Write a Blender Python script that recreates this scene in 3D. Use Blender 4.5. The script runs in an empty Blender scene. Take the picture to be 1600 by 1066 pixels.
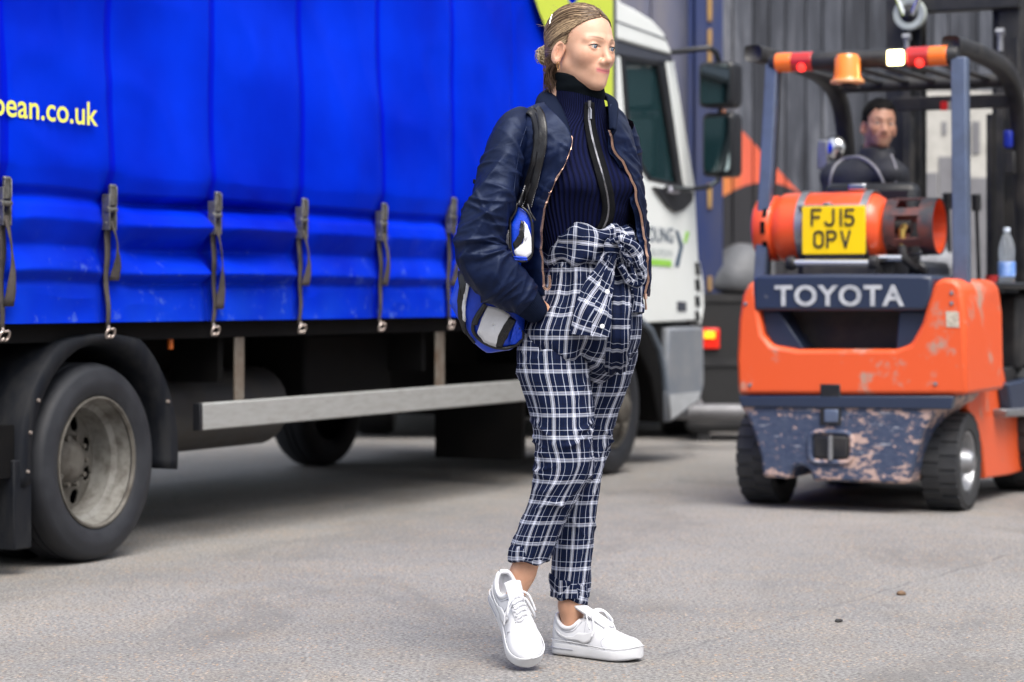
import bpy, math, random
import numpy as np
from mathutils import Vector, Matrix

random.seed(7)
RNG = np.random.RandomState(11)
R = math.radians
scene = bpy.context.scene
COL = scene.collection

# ------------------------------------------------------------------ camera
CAM_H = 0.958
FPX = 3777.8            # focal length in photo pixels (85 mm)
HZ = 465.0              # horizon row
cam_d = bpy.data.cameras.new("camera")
cam = bpy.data.objects.new("camera", cam_d)
COL.objects.link(cam)
cam.location = (0, 0, CAM_H)
cam.rotation_euler = (R(90), 0, 0)
cam_d.lens = 85
cam_d.sensor_width = 36
cam_d.shift_y = -68.0 / 1600
cam_d.clip_start = 0.1
cam_d.clip_end = 600
cam_d.dof.use_dof = True
cam_d.dof.focus_distance = 6.38
cam_d.dof.aperture_fstop = 3.4
scene.camera = cam

# ------------------------------------------------------------------ light
SUN_EL, SUN_AZ = 60.0, 160.0       # azimuth measured clockwise from +Y
world = bpy.data.worlds.new("World")
scene.world = world
world.use_nodes = True
wn = world.node_tree
sky = wn.nodes.new("ShaderNodeTexSky")
sky.sky_type = 'NISHITA'
sky.sun_disc = False
sky.sun_elevation = R(SUN_EL)
sky.sun_rotation = R(SUN_AZ)
sky.air_density = 1.0
sky.dust_density = 4.0
sky.ozone_density = 1.0
hs = wn.nodes.new("ShaderNodeHueSaturation")      # thin even cloud: a greyer sky
hs.inputs["Saturation"].default_value = 0.42
wn.links.new(sky.outputs[0], hs.inputs["Color"])
wn.links.new(hs.outputs[0], wn.nodes["Background"].inputs[0])
wn.nodes["Background"].inputs[1].default_value = 0.15
sun_d = bpy.data.lights.new("sun", 'SUN')
sun_d.energy = 1.5
sun_d.angle = R(40)
sun_d.color = (1.0, 0.94, 0.86)
sun = bpy.data.objects.new("sun", sun_d)
COL.objects.link(sun)
_sd = Vector((math.sin(R(SUN_AZ)) * math.cos(R(SUN_EL)), math.cos(R(SUN_AZ)) * math.cos(R(SUN_EL)), math.sin(R(SUN_EL))))
sun.rotation_euler = _sd.to_track_quat('Z', 'Y').to_euler()
scene.view_settings.view_transform = 'Standard'
scene.view_settings.look = 'None'
scene.view_settings.exposure = 1.05
scene.view_settings.gamma = 1.0
scene.view_settings.use_curve_mapping = False

# ------------------------------------------------------------------ helpers: objects
def tag(o, label=None, cat=None, group=None, kind=None):
    if label: o["label"] = label
    if cat: o["category"] = cat
    if group: o["group"] = group
    if kind: o["kind"] = kind
    return o

def empty(name, loc=(0, 0, 0), rz=0.0, label=None, cat=None, group=None, kind=None):
    o = bpy.data.objects.new(name, None)
    o.empty_display_size = 0.2
    COL.objects.link(o)
    o.location = loc
    o.rotation_euler = (0, 0, rz)
    return tag(o, label, cat, group, kind)

def link(name, me, parent=None):
    o = bpy.data.objects.new(name, me)
    COL.objects.link(o)
    if parent is not None:
        o.parent = parent
    return o

def raw_mesh(name, v, f, mat, parent=None, smooth=True, uv=None, col=None, sharp=None, bevel=0.0, solid=0.0, kind=None):
    me = bpy.data.meshes.new(name)
    v = np.asarray(v, dtype=np.float32)
    if isinstance(f, np.ndarray):
        n = f.shape[1]
        me.vertices.add(len(v)); me.vertices.foreach_set("co", v.ravel())
        me.loops.add(f.size); me.loops.foreach_set("vertex_index", f.astype(np.int32).ravel())
        me.polygons.add(len(f))
        me.polygons.foreach_set("loop_start", (np.arange(len(f)) * n).astype(np.int32))
        me.polygons.foreach_set("loop_total", np.full(len(f), n, dtype=np.int32))
        me.update(calc_edges=True)
    else:
        me.from_pydata(v.tolist(), [], f)
    if uv is not None:
        ul = me.uv_layers.new(name="UVMap")
        vi = np.empty(len(me.loops), dtype=np.int32)
        me.loops.foreach_get("vertex_index", vi)
        uv = np.asarray(uv, dtype=np.float32)
        ul.data.foreach_set("uv", (uv if len(uv) == len(vi) and len(uv) != len(v) else uv[vi]).ravel())
    if col is not None:
        ca = me.color_attributes.new("tint", 'FLOAT_COLOR', 'POINT')
        c4 = np.ones((len(v), 4), dtype=np.float32); c4[:, :3] = col
        ca.data.foreach_set("color", c4.ravel())
    me.validate()
    if smooth:
        me.polygons.foreach_set("use_smooth", np.ones(len(me.polygons), dtype=bool))
        if sharp: me.set_sharp_from_angle(angle=R(sharp))
    if mat is not None: me.materials.append(mat)
    o = link(name, me, parent)
    if solid:
        m = o.modifiers.new("s", 'SOLIDIFY'); m.thickness = abs(solid); m.offset = -1 if solid > 0 else 1
    if bevel:
        m = o.modifiers.new("b", 'BEVEL'); m.width = bevel; m.segments = 2; m.limit_method = 'ANGLE'; m.angle_limit = R(35)
    if kind: o["kind"] = kind
    return o

class MB:
    """collects shapes, then links them as one mesh object"""
    def __init__(s): s.v = []; s.f = []
    def add(s, v, f):
        b = len(s.v); s.v += [tuple(float(c) for c in p) for p in v]; s.f += [tuple(int(i) + b for i in q) for q in f]; return s
    def box(s, lo, hi, rot=None, piv=None):
        (a, b, c), (d, e, g) = lo, hi
        v = [Vector(p) for p in ((a,b,c),(d,b,c),(d,e,c),(a,e,c),(a,b,g),(d,b,g),(d,e,g),(a,e,g))]
        if rot is not None:
            pv = Vector(piv) if piv else Vector(((a+d)/2, (b+e)/2, (c+g)/2))
            v = [rot @ (p - pv) + pv for p in v]
        return s.add(v, [(0,3,2,1),(4,5,6,7),(0,1,5,4),(1,2,6,5),(2,3,7,6),(3,0,4,7)])
    def prism(s, poly, d0, d1, axis):
        """poly of 2D points extruded along axis ('x','y','z')"""
        n = len(poly)
        def p3(p, d): return {'x': (d, p[0], p[1]), 'y': (p[0], d, p[1]), 'z': (p[0], p[1], d)}[axis]
        v = [p3(p, d0) for p in poly] + [p3(p, d1) for p in poly]
        ar = sum(poly[i][0]*poly[(i+1) % n][1] - poly[(i+1) % n][0]*poly[i][1] for i in range(n))
        flip = (ar > 0) ^ (d1 > d0) ^ (axis == 'y')
        f = [tuple(range(n)), tuple(range(2*n-1, n-1, -1))] + [(i+n, (i+1) % n + n, (i+1) % n, i) for i in range(n)]
        if not flip: pass
        else: f = [tuple(reversed(q)) for q in f]
        # orientation: make it robust
        return s.add(v, f)
    def tube(s, pts, r, n=10, caps=True):
        pts = [Vector(p) for p in pts]; m = len(pts)
        rr = r if hasattr(r, '__len__') else [r]*m
        T = [(pts[min(i+1, m-1)] - pts[max(i-1, 0)]).normalized() for i in range(m)]
        up = Vector((0, 0, 1)) if abs(T[0].z) < .9 else Vector((1, 0, 0))
        N = T[0].cross(up).normalized(); v = []
        for i in range(m):
            N = (N - T[i]*N.dot(T[i])).normalized(); B = T[i].cross(N)
            for k in range(n):
                a = 2*math.pi*k/n
                v.append(pts[i] + (N*math.cos(a) + B*math.sin(a))*rr[i])
        f = [(i*n+k, i*n+(k+1) % n, (i+1)*n+(k+1) % n, (i+1)*n+k) for i in range(m-1) for k in range(n)]
        if caps: f += [tuple(range(n-1, -1, -1)), tuple((m-1)*n+k for k in range(n))]
        return s.add(v, f)
    def lathe(s, prof, axis='y', c=(0, 0, 0), n=40, close=False):
        """prof: list of (radius, along axis)"""
        v = []; m = len(prof)
        for (r, h) in prof:
            for k in range(n):
                a = 2*math.pi*k/n; q = (r*math.cos(a), r*math.sin(a))
                p = {'y': (q[0], h, q[1]), 'z': (q[0], q[1], h), 'x': (h, q[0], q[1])}[axis]
                v.append((p[0]+c[0], p[1]+c[1], p[2]+c[2]))
        f = [(i*n+k, i*n+(k+1) % n, (i+1)*n+(k+1) % n, (i+1)*n+k) for i in range(m-1) for k in range(n)]
        if close: f += [((m-1)*n+k, (m-1)*n+(k+1) % n, (k+1) % n, k) for k in range(n)]
        return s.add(v, f)
    def build(s, name, mat, parent=None, bevel=0.0, sharp=38, smooth=True, kind=None):
        o = raw_mesh(name, np.array(s.v), s.f, mat, parent, smooth=smooth, sharp=sharp, bevel=bevel, kind=kind)
        import bmesh
        bm = bmesh.new(); bm.from_mesh(o.data); bmesh.ops.recalc_face_normals(bm, faces=bm.faces); bm.to_mesh(o.data); bm.free()
        if smooth and sharp: o.data.set_sharp_from_angle(angle=R(sharp))
        return o

def copy_tree(o, parent=None):
    c = o.copy(); COL.objects.link(c)
    if parent is not None: c.parent = parent
    for ch in list(o.children): copy_tree(ch, c)
    return c

def text_obj(txt, name, mat, parent, origin, ex, ez, width=None, height=0.1, bold=0.0, thick=0.003, spacing=1.0):
    """flat lettering: origin = lower left, ex/ez = unit vectors along and up"""
    cu = bpy.data.curves.new("t", 'FONT'); cu.body = txt; cu.size = 1.0; cu.offset = bold; cu.space_character = spacing; cu.resolution_u = 4
    to = bpy.data.objects.new("t", cu); COL.objects.link(to)
    dg = bpy.context.evaluated_depsgraph_get()
    me = bpy.data.meshes.new_from_object(to.evaluated_get(dg))
    v = np.empty(len(me.vertices)*3); me.vertices.foreach_get("co", v); v = v.reshape(-1, 3)
    fs = [tuple(p.vertices) for p in me.polygons]
    bpy.data.objects.remove(to); bpy.data.curves.remove(cu); bpy.data.meshes.remove(me)
    x0, x1, y0, y1 = v[:, 0].min(), v[:, 0].max(), v[:, 1].min(), v[:, 1].max()
    caps = 0.70
    sz = height/caps; sx = (width/(x1-x0)) if width else sz
    o3, ex, ez = np.array(origin), np.array(ex, float), np.array(ez, float)
    nrm = np.cross(ex, ez)
    P = o3 + np.outer((v[:, 0]-x0)*sx, ex) + np.outer(v[:, 1]*sz, ez) + nrm*thick
    return raw_mesh(name, P, fs, mat, parent, smooth=False)

# ------------------------------------------------------------------ helpers: numeric
def smooth1(y, k):
    y = np.asarray(y, float)
    if k <= 0: return y
    n = int(3*k)+1; x = np.arange(-n, n+1); g = np.exp(-.5*(x/k)**2); g /= g.sum()
    yp = np.concatenate([2*y[0]-y[n:0:-1] if len(y) > n else np.full(n, y[0]), y, 2*y[-1]-y[-2:-n-2:-1] if len(y) > n else np.full(n, y[-1])])
    return np.convolve(yp, g, mode='valid')

def table(keys, q, k=0.0):
    """keys: rows (t, a, b, ...); smooth interpolation at q -> array len(q) x cols"""
    K = np.array(keys, float)
    out = np.stack([np.interp(q, K[:, 0], K[:, i]) for i in range(1, K.shape[1])], 1)
    if k > 0: out = np.stack([smooth1(out[:, i], k) for i in range(out.shape[1])], 1)
    return out

_LAT = np.random.RandomState(5).rand(64, 64, 64).astype(np.float32)
def noise3(p, seed=0):
    p = np.asarray(p, np.float64) + seed*7.31
    i = np.floor(p).astype(np.int64); f = p - i; f = f*f*(3-2*f)
    i0 = i & 63; i1 = (i+1) & 63
    x0, y0, z0 = i0[..., 0], i0[..., 1], i0[..., 2]; x1, y1, z1 = i1[..., 0], i1[..., 1], i1[..., 2]
    fx, fy, fz = f[..., 0], f[..., 1], f[..., 2]
    L = _LAT
    a = L[x0, y0, z0]*(1-fx)+L[x1, y0, z0]*fx; b = L[x0, y1, z0]*(1-fx)+L[x1, y1, z0]*fx
    c = L[x0, y0, z1]*(1-fx)+L[x1, y0, z1]*fx; d = L[x0, y1, z1]*(1-fx)+L[x1, y1, z1]*fx
    return (a*(1-fy)+b*fy)*(1-fz)+(c*(1-fy)+d*fy)*fz
def creases(t, th, n, seed, tr, slope, width, amp, ext):
    """sharp cloth creases: t rows x 1 (0..1 along), th 1 x cols (angle round)"""
    rs_ = np.random.RandomState(seed); d = np.zeros(np.broadcast_shapes(t.shape, th.shape))
    for _ in range(n):
        t0 = rs_.uniform(*tr); a0 = rs_.uniform(0, 2*np.pi); sl = rs_.uniform(*slope)*rs_.choice([-1, 1]); w = rs_.uniform(*width); am = rs_.uniform(*amp); ex = rs_.uniform(*ext); cv = rs_.uniform(-.02, .02)
        da = (th-a0+np.pi) % (2*np.pi)-np.pi
        x = (t-t0-sl*da-cv*da*da)/w
        d += am*np.exp(-(da/ex)**2)*(np.exp(-np.abs(x))*1.3-np.exp(-(x/2.2)**2)*.55)
    return d
def ridge(p, seed=0):
    return 1-np.abs(2*noise3(p, seed)-1)

def grid_normals(G, closed):
    if closed:
        du = np.roll(G, -1, 1)-np.roll(G, 1, 1)
    else:
        du = np.gradient(G, axis=1)
    dv = np.gradient(G, axis=0)
    n = np.cross(du, dv); n /= np.linalg.norm(n, axis=2, keepdims=True)+1e-12
    return n

def grid_obj(name, G, mat, parent, closed=True, uv=None, caps=(False, False), solid=0.0, flip=False, col=None, kind=None):
    """G: rows x cols x 3"""
    r, c = G.shape[:2]
    V = G.reshape(-1, 3); idx = np.arange(r*c).reshape(r, c)
    if closed:
        a = idx[:-1]; b = np.roll(idx, -1, 1)[:-1]; d = idx[1:]; e = np.roll(idx, -1, 1)[1:]
    else:
        a = idx[:-1, :-1]; b = idx[:-1, 1:]; d = idx[1:, :-1]; e = idx[1:, 1:]
    F = np.stack([a, b, e, d], -1).reshape(-1, 4)
    L = None
    if uv is None:
        du = np.linalg.norm(np.diff(np.concatenate([G, G[:, :1]], 1) if closed else G, axis=1), axis=2)
        cu = np.concatenate([np.zeros((r, 1)), np.cumsum(du, 1)], 1)
        mean = cu[:, -1].mean()
        frac = np.linspace(0, 1, cu.shape[1])
        U = np.tile(frac*mean, (r, 1))
        dvv = np.linalg.norm(np.diff(G, axis=0), axis=2).mean(1)
        Vv = np.concatenate([[0], np.cumsum(dvv)])
        uvg = np.stack([U, np.tile(Vv[:, None], (1, U.shape[1]))], -1)
    else:
        uvg = uv
    cc = uvg.shape[1]
    ii, jj = np.meshgrid(np.arange(r-1), np.arange(c if closed else c-1), indexing='ij')
    L = np.stack([uvg[ii, jj], uvg[ii, jj+1 if cc > c or not closed else (jj+1) % c], uvg[ii+1, jj+1 if cc > c or not closed else (jj+1) % c], uvg[ii+1, jj]], 2).reshape(-1, 2)
    if flip:
        F = F[:, ::-1].copy(); L = L.reshape(-1, 4, 2)[:, ::-1].reshape(-1, 2).copy()
    if any(caps) and closed:
        V2 = [V]; F2 = [F]; L2 = [L]; base = len(V)
        for w, row in ((0, idx[0]), (1, idx[-1])):
            if not caps[w]: continue
            V2.append(V[row].mean(0)[None]); nx = np.roll(row, -1)
            q = np.stack([row, nx, np.full_like(row, base), np.full_like(row, base)], 1)
            tri = np.stack([row, nx, np.full_like(row, base)], 1)
            # degenerate quads are avoided: split fan into quads of two neighbours
            e2 = np.arange(0, len(row)-1, 2)
            qq = np.stack([row[e2], row[e2+1], row[(e2+2) % len(row)], np.full(len(e2), base)], 1)
            F2.append(qq); L2.append(np.zeros((len(qq)*4, 2))); base += 1
        V = np.concatenate(V2); F = np.concatenate(F2); L = np.concatenate(L2)
        if col is not None: col = np.concatenate([col, np.repeat(col[-1:], len(V)-len(col), 0)])
    o = raw_mesh(name, V, F, mat, parent, uv=L, col=col, solid=solid, kind=kind)
    return o

def path_frames(P):
    P = np.asarray(P, float); n = len(P)
    T = np.gradient(P, axis=0); T /= np.linalg.norm(T, axis=1, keepdims=True)+1e-12
    N = np.zeros_like(P); ref = np.array([0, -1.0, 0.0])
    v = ref - T[0]*T[0].dot(ref); v /= np.linalg.norm(v)
    for i in range(n):
        v = v - T[i]*T[i].dot(v); v /= np.linalg.norm(v)+1e-12; N[i] = v
    B = np.cross(T, N)
    return T, N, B

def tube_grid(P, ra, rb=None, n=24, power=2.0):
    """P path; ra radius along the N axis (towards the viewer), rb along the B axis"""
    T, N, B = path_frames(P)
    ra = np.broadcast_to(np.asarray(ra, float), (len(P),)); rb = ra if rb is None else np.broadcast_to(np.asarray(rb, float), (len(P),))
    th = np.linspace(0, 2*np.pi, n, endpoint=False)
    c, s = np.cos(th), np.sin(th)
    if power != 2.0:
        c = np.sign(c)*np.abs(c)**(2/power); s = np.sign(s)*np.abs(s)**(2/power)
    return P[:, None] + N[:, None]*(c[None, :, None]*ra[:, None, None]) + B[:, None]*(s[None, :, None]*rb[:, None, None])

def resample(P, n, k=0.0):
    P = np.asarray(P, float)
    d = np.concatenate([[0], np.cumsum(np.linalg.norm(np.diff(P[:, :3], axis=0), axis=1))])
    q = np.linspace(0, d[-1], n)
    # catmull-rom style smoothing through a dense linear resample
    O = np.stack([np.interp(q, d, P[:, i]) for i in range(P.shape[1])], 1)
    if k > 0: O = np.stack([smooth1(O[:, i], k) for i in range(P.shape[1])], 1)
    return O

# ------------------------------------------------------------------ helpers: signed distance surfaces
def sd_ell(p, c, r):
    q = (p - np.array(c, np.float32)) / np.array(r, np.float32)
    k0 = np.sqrt((q*q).sum(-1)); k1 = np.sqrt(((q/np.array(r, np.float32))**2).sum(-1))
    return k0*(k0-1)/(k1+1e-9)
def sd_sph(p, c, r):
    q = p - np.array(c, np.float32); return np.sqrt((q*q).sum(-1)) - r
def sd_cone(p, a, b, r1, r2):
    a = np.array(a, np.float32); b = np.array(b, np.float32); ba = b-a
    h = np.clip(((p-a)@ba)/ba.dot(ba), 0, 1)
    q = p - a - h[..., None]*ba
    return np.sqrt((q*q).sum(-1)) - (r1+(r2-r1)*h)
def smin(a, b, k):
    h = np.maximum(k-np.abs(a-b), 0)/k; return np.minimum(a, b) - h*h*k*.25
def smax(a, b, k):
    return -smin(-a, -b, k)

def surfnet(fn, lo, hi, h):
    ax = [np.arange(l, u+h, h, dtype=np.float32) for l, u in zip(lo, hi)]
    P = np.stack(np.meshgrid(*ax, indexing='ij'), -1)
    F = fn(P)
    s = F < 0
    nx, ny, nz = F.shape
    def cs(a, i, j, k): return a[i:nx-1+i, j:ny-1+j, k:nz-1+k]
    cnt = sum(cs(s, i, j, k).astype(np.int8) for i in (0, 1) for j in (0, 1) for k in (0, 1))
    act = np.argwhere((cnt > 0) & (cnt < 8))
    cor = {(i, j, k): F[act[:, 0]+i, act[:, 1]+j, act[:, 2]+k] for i in (0, 1) for j in (0, 1) for k in (0, 1)}
    acc = np.zeros((len(act), 3)); num = np.zeros(len(act))
    for a in cor:
        for d in range(3):
            if a[d] == 1: continue
            b = list(a); b[d] = 1; fa, fb = cor[a], cor[tuple(b)]
            m = (fa < 0) != (fb < 0)
            t = np.where(m, fa/np.where(m, fa-fb, 1), 0)
            pt = np.tile(np.array(a, float), (len(act), 1)); pt[:, d] += t
            acc[m] += pt[m]; num[m] += 1
    V = (act + acc/num[:, None])*h + np.array(lo)
    ids = np.full((nx-1, ny-1, nz-1), -1, np.int64); ids[tuple(act.T)] = np.arange(len(act))
    faces = []
    for d in range(3):
        sl0 = [slice(1, -1)]*3; sl1 = [slice(1, -1)]*3
        sl0[d] = slice(0, -1); sl1[d] = slice(1, None)
        A = s[tuple(sl0)]; B = s[tuple(sl1)]
        e = np.argwhere(A != B); inside = A[tuple(e.T)]
        e = e + 1; e[:, d] -= 1
        o1, o2 = (d+1) % 3, (d+2) % 3
        def cell(a, b):
            q = e.copy(); q[:, o1] -= a; q[:, o2] -= b; return ids[tuple(q.T)]
        q = np.stack([cell(1, 1), cell(0, 1), cell(0, 0), cell(1, 0)], 1)
        q[~inside] = q[~inside][:, ::-1]
        faces.append(q)
    Fc = np.concatenate(faces); Fc = Fc[(Fc >= 0).all(1)]
    return V, Fc

# ------------------------------------------------------------------ helpers: materials
def new_mat(name):
    m = bpy.data.materials.new(name); m.use_nodes = True
    nt = m.node_tree; b = nt.nodes["Principled BSDF"]
    return m, nt, b
def nd(nt, t, **kw):
    n = nt.nodes.new(t)
    for k, v in kw.items(): setattr(n, k, v)
    return n
def math_n(nt, op, a, b=None, clamp=False):
    n = nd(nt, "ShaderNodeMath", operation=op); n.use_clamp = clamp
    for i, x in enumerate((a, b)):
        if x is None: continue
        if isinstance(x, (int, float)): n.inputs[i].default_value = x
        else: nt.links.new(x, n.inputs[i])
    return n.outputs[0]
def mix_n(nt, fac, a, b, mode='MIX'):
    n = nd(nt, "ShaderNodeMix", data_type='RGBA', blend_type=mode)
    for s, x in ((0, fac), (6, a), (7, b)):
        if isinstance(x, (int, float)): n.inputs[s].default_value = x
        elif isinstance(x, tuple): n.inputs[s].default_value = x if len(x) == 4 else x+(1,)
        else: nt.links.new(x, n.inputs[s])
    return n.outputs[2]
def noise_n(nt, scale, detail=4, rough=.55, vec=None, dist=0.0):
    n = nd(nt, "ShaderNodeTexNoise"); n.inputs["Scale"].default_value = scale; n.inputs["Detail"].default_value = detail
    n.inputs["Roughness"].default_value = rough; n.inputs["Distortion"].default_value = dist
    if vec is not None: nt.links.new(vec, n.inputs["Vector"])
    return n.outputs[0]
def ramp_n(nt, fac, stops, interp='LINEAR'):
    n = nd(nt, "ShaderNodeValToRGB"); cr = n.color_ramp; cr.interpolation = interp
    while len(cr.elements) < len(stops): cr.elements.new(0.5)
    for e, (p, c) in zip(cr.elements, stops):
        e.position = p; e.color = (c, c, c, 1) if isinstance(c, (int, float)) else tuple(c)+(1,)
    nt.links.new(fac, n.inputs[0]); return n.outputs[0]
def coord(nt, which="Object", scale=None):
    t = nd(nt, "ShaderNodeTexCoord"); o = t.outputs[which]
    if scale is not None:
        mp = nd(nt, "ShaderNodeMapping"); mp.inputs["Scale"].default_value = scale
        nt.links.new(o, mp.inputs["Vector"]); o = mp.outputs[0]
    return o
def bump_n(nt, b, h, strength=.3, dist=.01):
    n = nd(nt, "ShaderNodeBump"); n.inputs["Strength"].default_value = strength; n.inputs["Distance"].default_value = dist
    nt.links.new(h, n.inputs["Height"]); nt.links.new(n.outputs[0], b.inputs["Normal"])

def mat(name, c, rough=.5, metal=0.0, var=0.0, vscale=6.0, vc=None, bump=0.0, bscale=80.0, bdist=.003, spec=None, sheen=0.0, coat=0.0, stretch=None, emit=0.0, thr=None):
    """plain surface with procedural wear: var = amount of a second colour vc mixed in by noise"""
    m, nt, b = new_mat(name)
    b.inputs["Base Color"].default_value = tuple(c)+(1,)
    b.inputs["Roughness"].default_value = rough; b.inputs["Metallic"].default_value = metal
    if spec is not None: b.inputs["Specular IOR Level"].default_value = spec
    if sheen: b.inputs["Sheen Weight"].default_value = sheen
    if coat: b.inputs["Coat Weight"].default_value = coat
    if emit:
        b.inputs["Emission Color"].default_value = tuple(c)+(1,); b.inputs["Emission Strength"].default_value = emit
    vec = coord(nt, "Object", stretch)
    if var:
        n = noise_n(nt, vscale, 8, .65, vec)
        lo, hi = thr if thr else (.42, .68)
        f = math_n(nt, 'MULTIPLY', ramp_n(nt, n, [(lo, 0.0), (hi, 1.0)]), var)
        c2 = vc if vc else tuple(x*.45 for x in c)
        nt.links.new(mix_n(nt, f, tuple(c), tuple(c2)), b.inputs["Base Color"])
        nt.links.new(math_n(nt, 'ADD', math_n(nt, 'MULTIPLY', f, .25), rough, True), b.inputs["Roughness"])
    if bump:
        bump_n(nt, b, noise_n(nt, bscale, 5, .6, vec), bump, bdist)
    return m

# ------------------------------------------------------------------ frames
TH = math.atan2(.9027, .4303)
U = np.array([.4303, .9027]); NL = np.array([-.9027, .4303])     # forward, left (away)
class Frame:
    def __init__(s, x, y): s.o = np.array([x, y])
    def xz(s, px, py, yl):
        k = (px-800)/FPX; o = s.o+NL*yl
        x = (k*o[1]-o[0])/(U[0]-U[1]*k); Y = o[1]+U[1]*x
        return x, CAM_H-(py-HZ)/FPX*Y
    def yz(s, px, py, xl):
        k = (px-800)/FPX; o = s.o+U*xl
        y = (k*o[1]-o[0])/(NL[0]-NL[1]*k); Y = o[1]+NL[1]*y
        return y, CAM_H-(py-HZ)/FPX*Y
TF = Frame(-1.496, 8.763)     # lorry: rear wheel outer contact point
FF = Frame(1.59, 11.1)        # forklift: middle of its rear axle
# ================================================================== ground
def ground_mat():
    m, nt, b = new_mat("worn_concrete")
    v = coord(nt, "Object")
    big = noise_n(nt, .55, 6, .6, v, .6)
    mid = noise_n(nt, 5, 6, .65, v)
    fine = noise_n(nt, 90, 4, .7, v)
    c = mix_n(nt, ramp_n(nt, big, [(.3, 0.), (.7, 1.)]), (.222, .219, .216), (.350, .340, .325))
    c = mix_n(nt, math_n(nt, 'MULTIPLY', ramp_n(nt, mid, [(.45, 0.), (.75, 1.)]), .55), c, (.33, .265, .195))
    c = mix_n(nt, math_n(nt, 'MULTIPLY', ramp_n(nt, mid, [(.25, 1.), (.45, 0.)]), .5), c, (.165, .162, .165))
    st_ = ramp_n(nt, noise_n(nt, 1.1, 7, .7, coord(nt, "Object", (1, .5, 1)), 1.2), [(.52, 0.), (.66, .55)])
    c = mix_n(nt, st_, c, (.13, .122, .115))
    c = mix_n(nt, ramp_n(nt, fine, [(.42, .9), (.58, 0.)]), c, (.11, .105, .10))
    # loose tan and pale aggregate
    vo = nd(nt, "ShaderNodeTexVoronoi"); vo.inputs["Scale"].default_value = 95; nt.links.new(v, vo.inputs["Vector"])
    pick = nd(nt, "ShaderNodeSeparateColor"); nt.links.new(vo.outputs["Color"], pick.inputs[0])
    patch = ramp_n(nt, noise_n(nt, 1.6, 4, .6, v), [(.42, .0), (.62, 1.)])
    thr = math_n(nt, 'ADD', math_n(nt, 'MULTIPLY', patch, -.13), .95)
    stone = math_n(nt, 'MULTIPLY', math_n(nt, 'GREATER_THAN', pick.outputs[0], thr), math_n(nt, 'LESS_THAN', vo.outputs["Distance"], .43))
    sc = mix_n(nt, pick.outputs[1], (.42, .22, .09), (.52, .44, .36))
    c = mix_n(nt, math_n(nt, 'MULTIPLY', stone, .75), c, sc)
    dk = math_n(nt, 'MULTIPLY', math_n(nt, 'GREATER_THAN', pick.outputs[2], .93), math_n(nt, 'LESS_THAN', vo.outputs["Distance"], .4))
    c = mix_n(nt, math_n(nt, 'MULTIPLY', dk, .7), c, (.05, .05, .055))
    # a wandering crack across the slab
    sx = nd(nt, "ShaderNodeSeparateXYZ"); nt.links.new(v, sx.inputs[0])
    # line through (0.20,6.10) and (2.02,9.16)
    dx, dy = 1.75, 3.06; L = math.hypot(dx, dy)
    d = math_n(nt, 'ADD', math_n(nt, 'MULTIPLY', math_n(nt, 'SUBTRACT', sx.outputs[0], .2), dy/L), math_n(nt, 'MULTIPLY', math_n(nt, 'SUBTRACT', sx.outputs[1], 6.1), -dx/L))
    wob = math_n(nt, 'MULTIPLY', math_n(nt, 'SUBTRACT', noise_n(nt, 3.5, 6, .6, v), .5), .12)
    d = math_n(nt, 'ABSOLUTE', math_n(nt, 'ADD', d, wob))
    crack = math_n(nt, 'MULTIPLY', ramp_n(nt, d, [(0., 1.), (.009, 0.)]), ramp_n(nt, noise_n(nt, 7, 3, .5, v), [(.35, .1), (.6, .8)]))
    c = mix_n(nt, crack, c, (.09, .09, .09))
    nt.links.new(c, b.inputs["Base Color"])
    b.inputs["Roughness"].default_value = .82
    h = math_n(nt, 'ADD', fine, math_n(nt, 'MULTIPLY', stone, .5))
    bump_n(nt, b, h, .55, .006)
    return m
g = MB(); g.add([(-150, -60, 0), (150, -60, 0), (150, 240, 0), (-150, 240, 0)], [(0, 1, 2, 3)])
ground = g.build("ground", ground_mat()); tag(ground, kind="structure")
ground["label"] = "worn grey concrete yard with tan aggregate and a long crack"

def pebble(px, py, r, m, label):
    Y = CAM_H*FPX/(py-HZ); X = (px-800)/FPX*Y
    th = np.linspace(0, np.pi, 7); ph = np.linspace(0, 2*np.pi, 10, endpoint=False)
    G = np.stack([np.outer(np.sin(th), np.cos(ph)), np.outer(np.sin(th), np.sin(ph)), np.outer(np.cos(th), np.ones(10))*.55], -1)
    G = G*r*(.75+.5*noise3(G*1.3+px, 3))[..., None] + np.array([0, 0, r*.3])
    o = grid_obj("pebble", G, m, None, True, flip=True); o.location = (X, Y, 0)
    tag(o, label, "pebble")
stone_dark = mat("stone_dark", (.03, .03, .032), .8, var=.6, vscale=60, bump=.4)
stone_brown = mat("stone_brown", (.16, .10, .06), .85, var=.6, vscale=60, bump=.4)
pebble(1310, 972, .012, stone_dark, "small black pebble alone on the open concrete right of the white trainers")
pebble(1408, 930, .016, stone_brown, "flat brown stone lying on concrete below the forklift")

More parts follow.
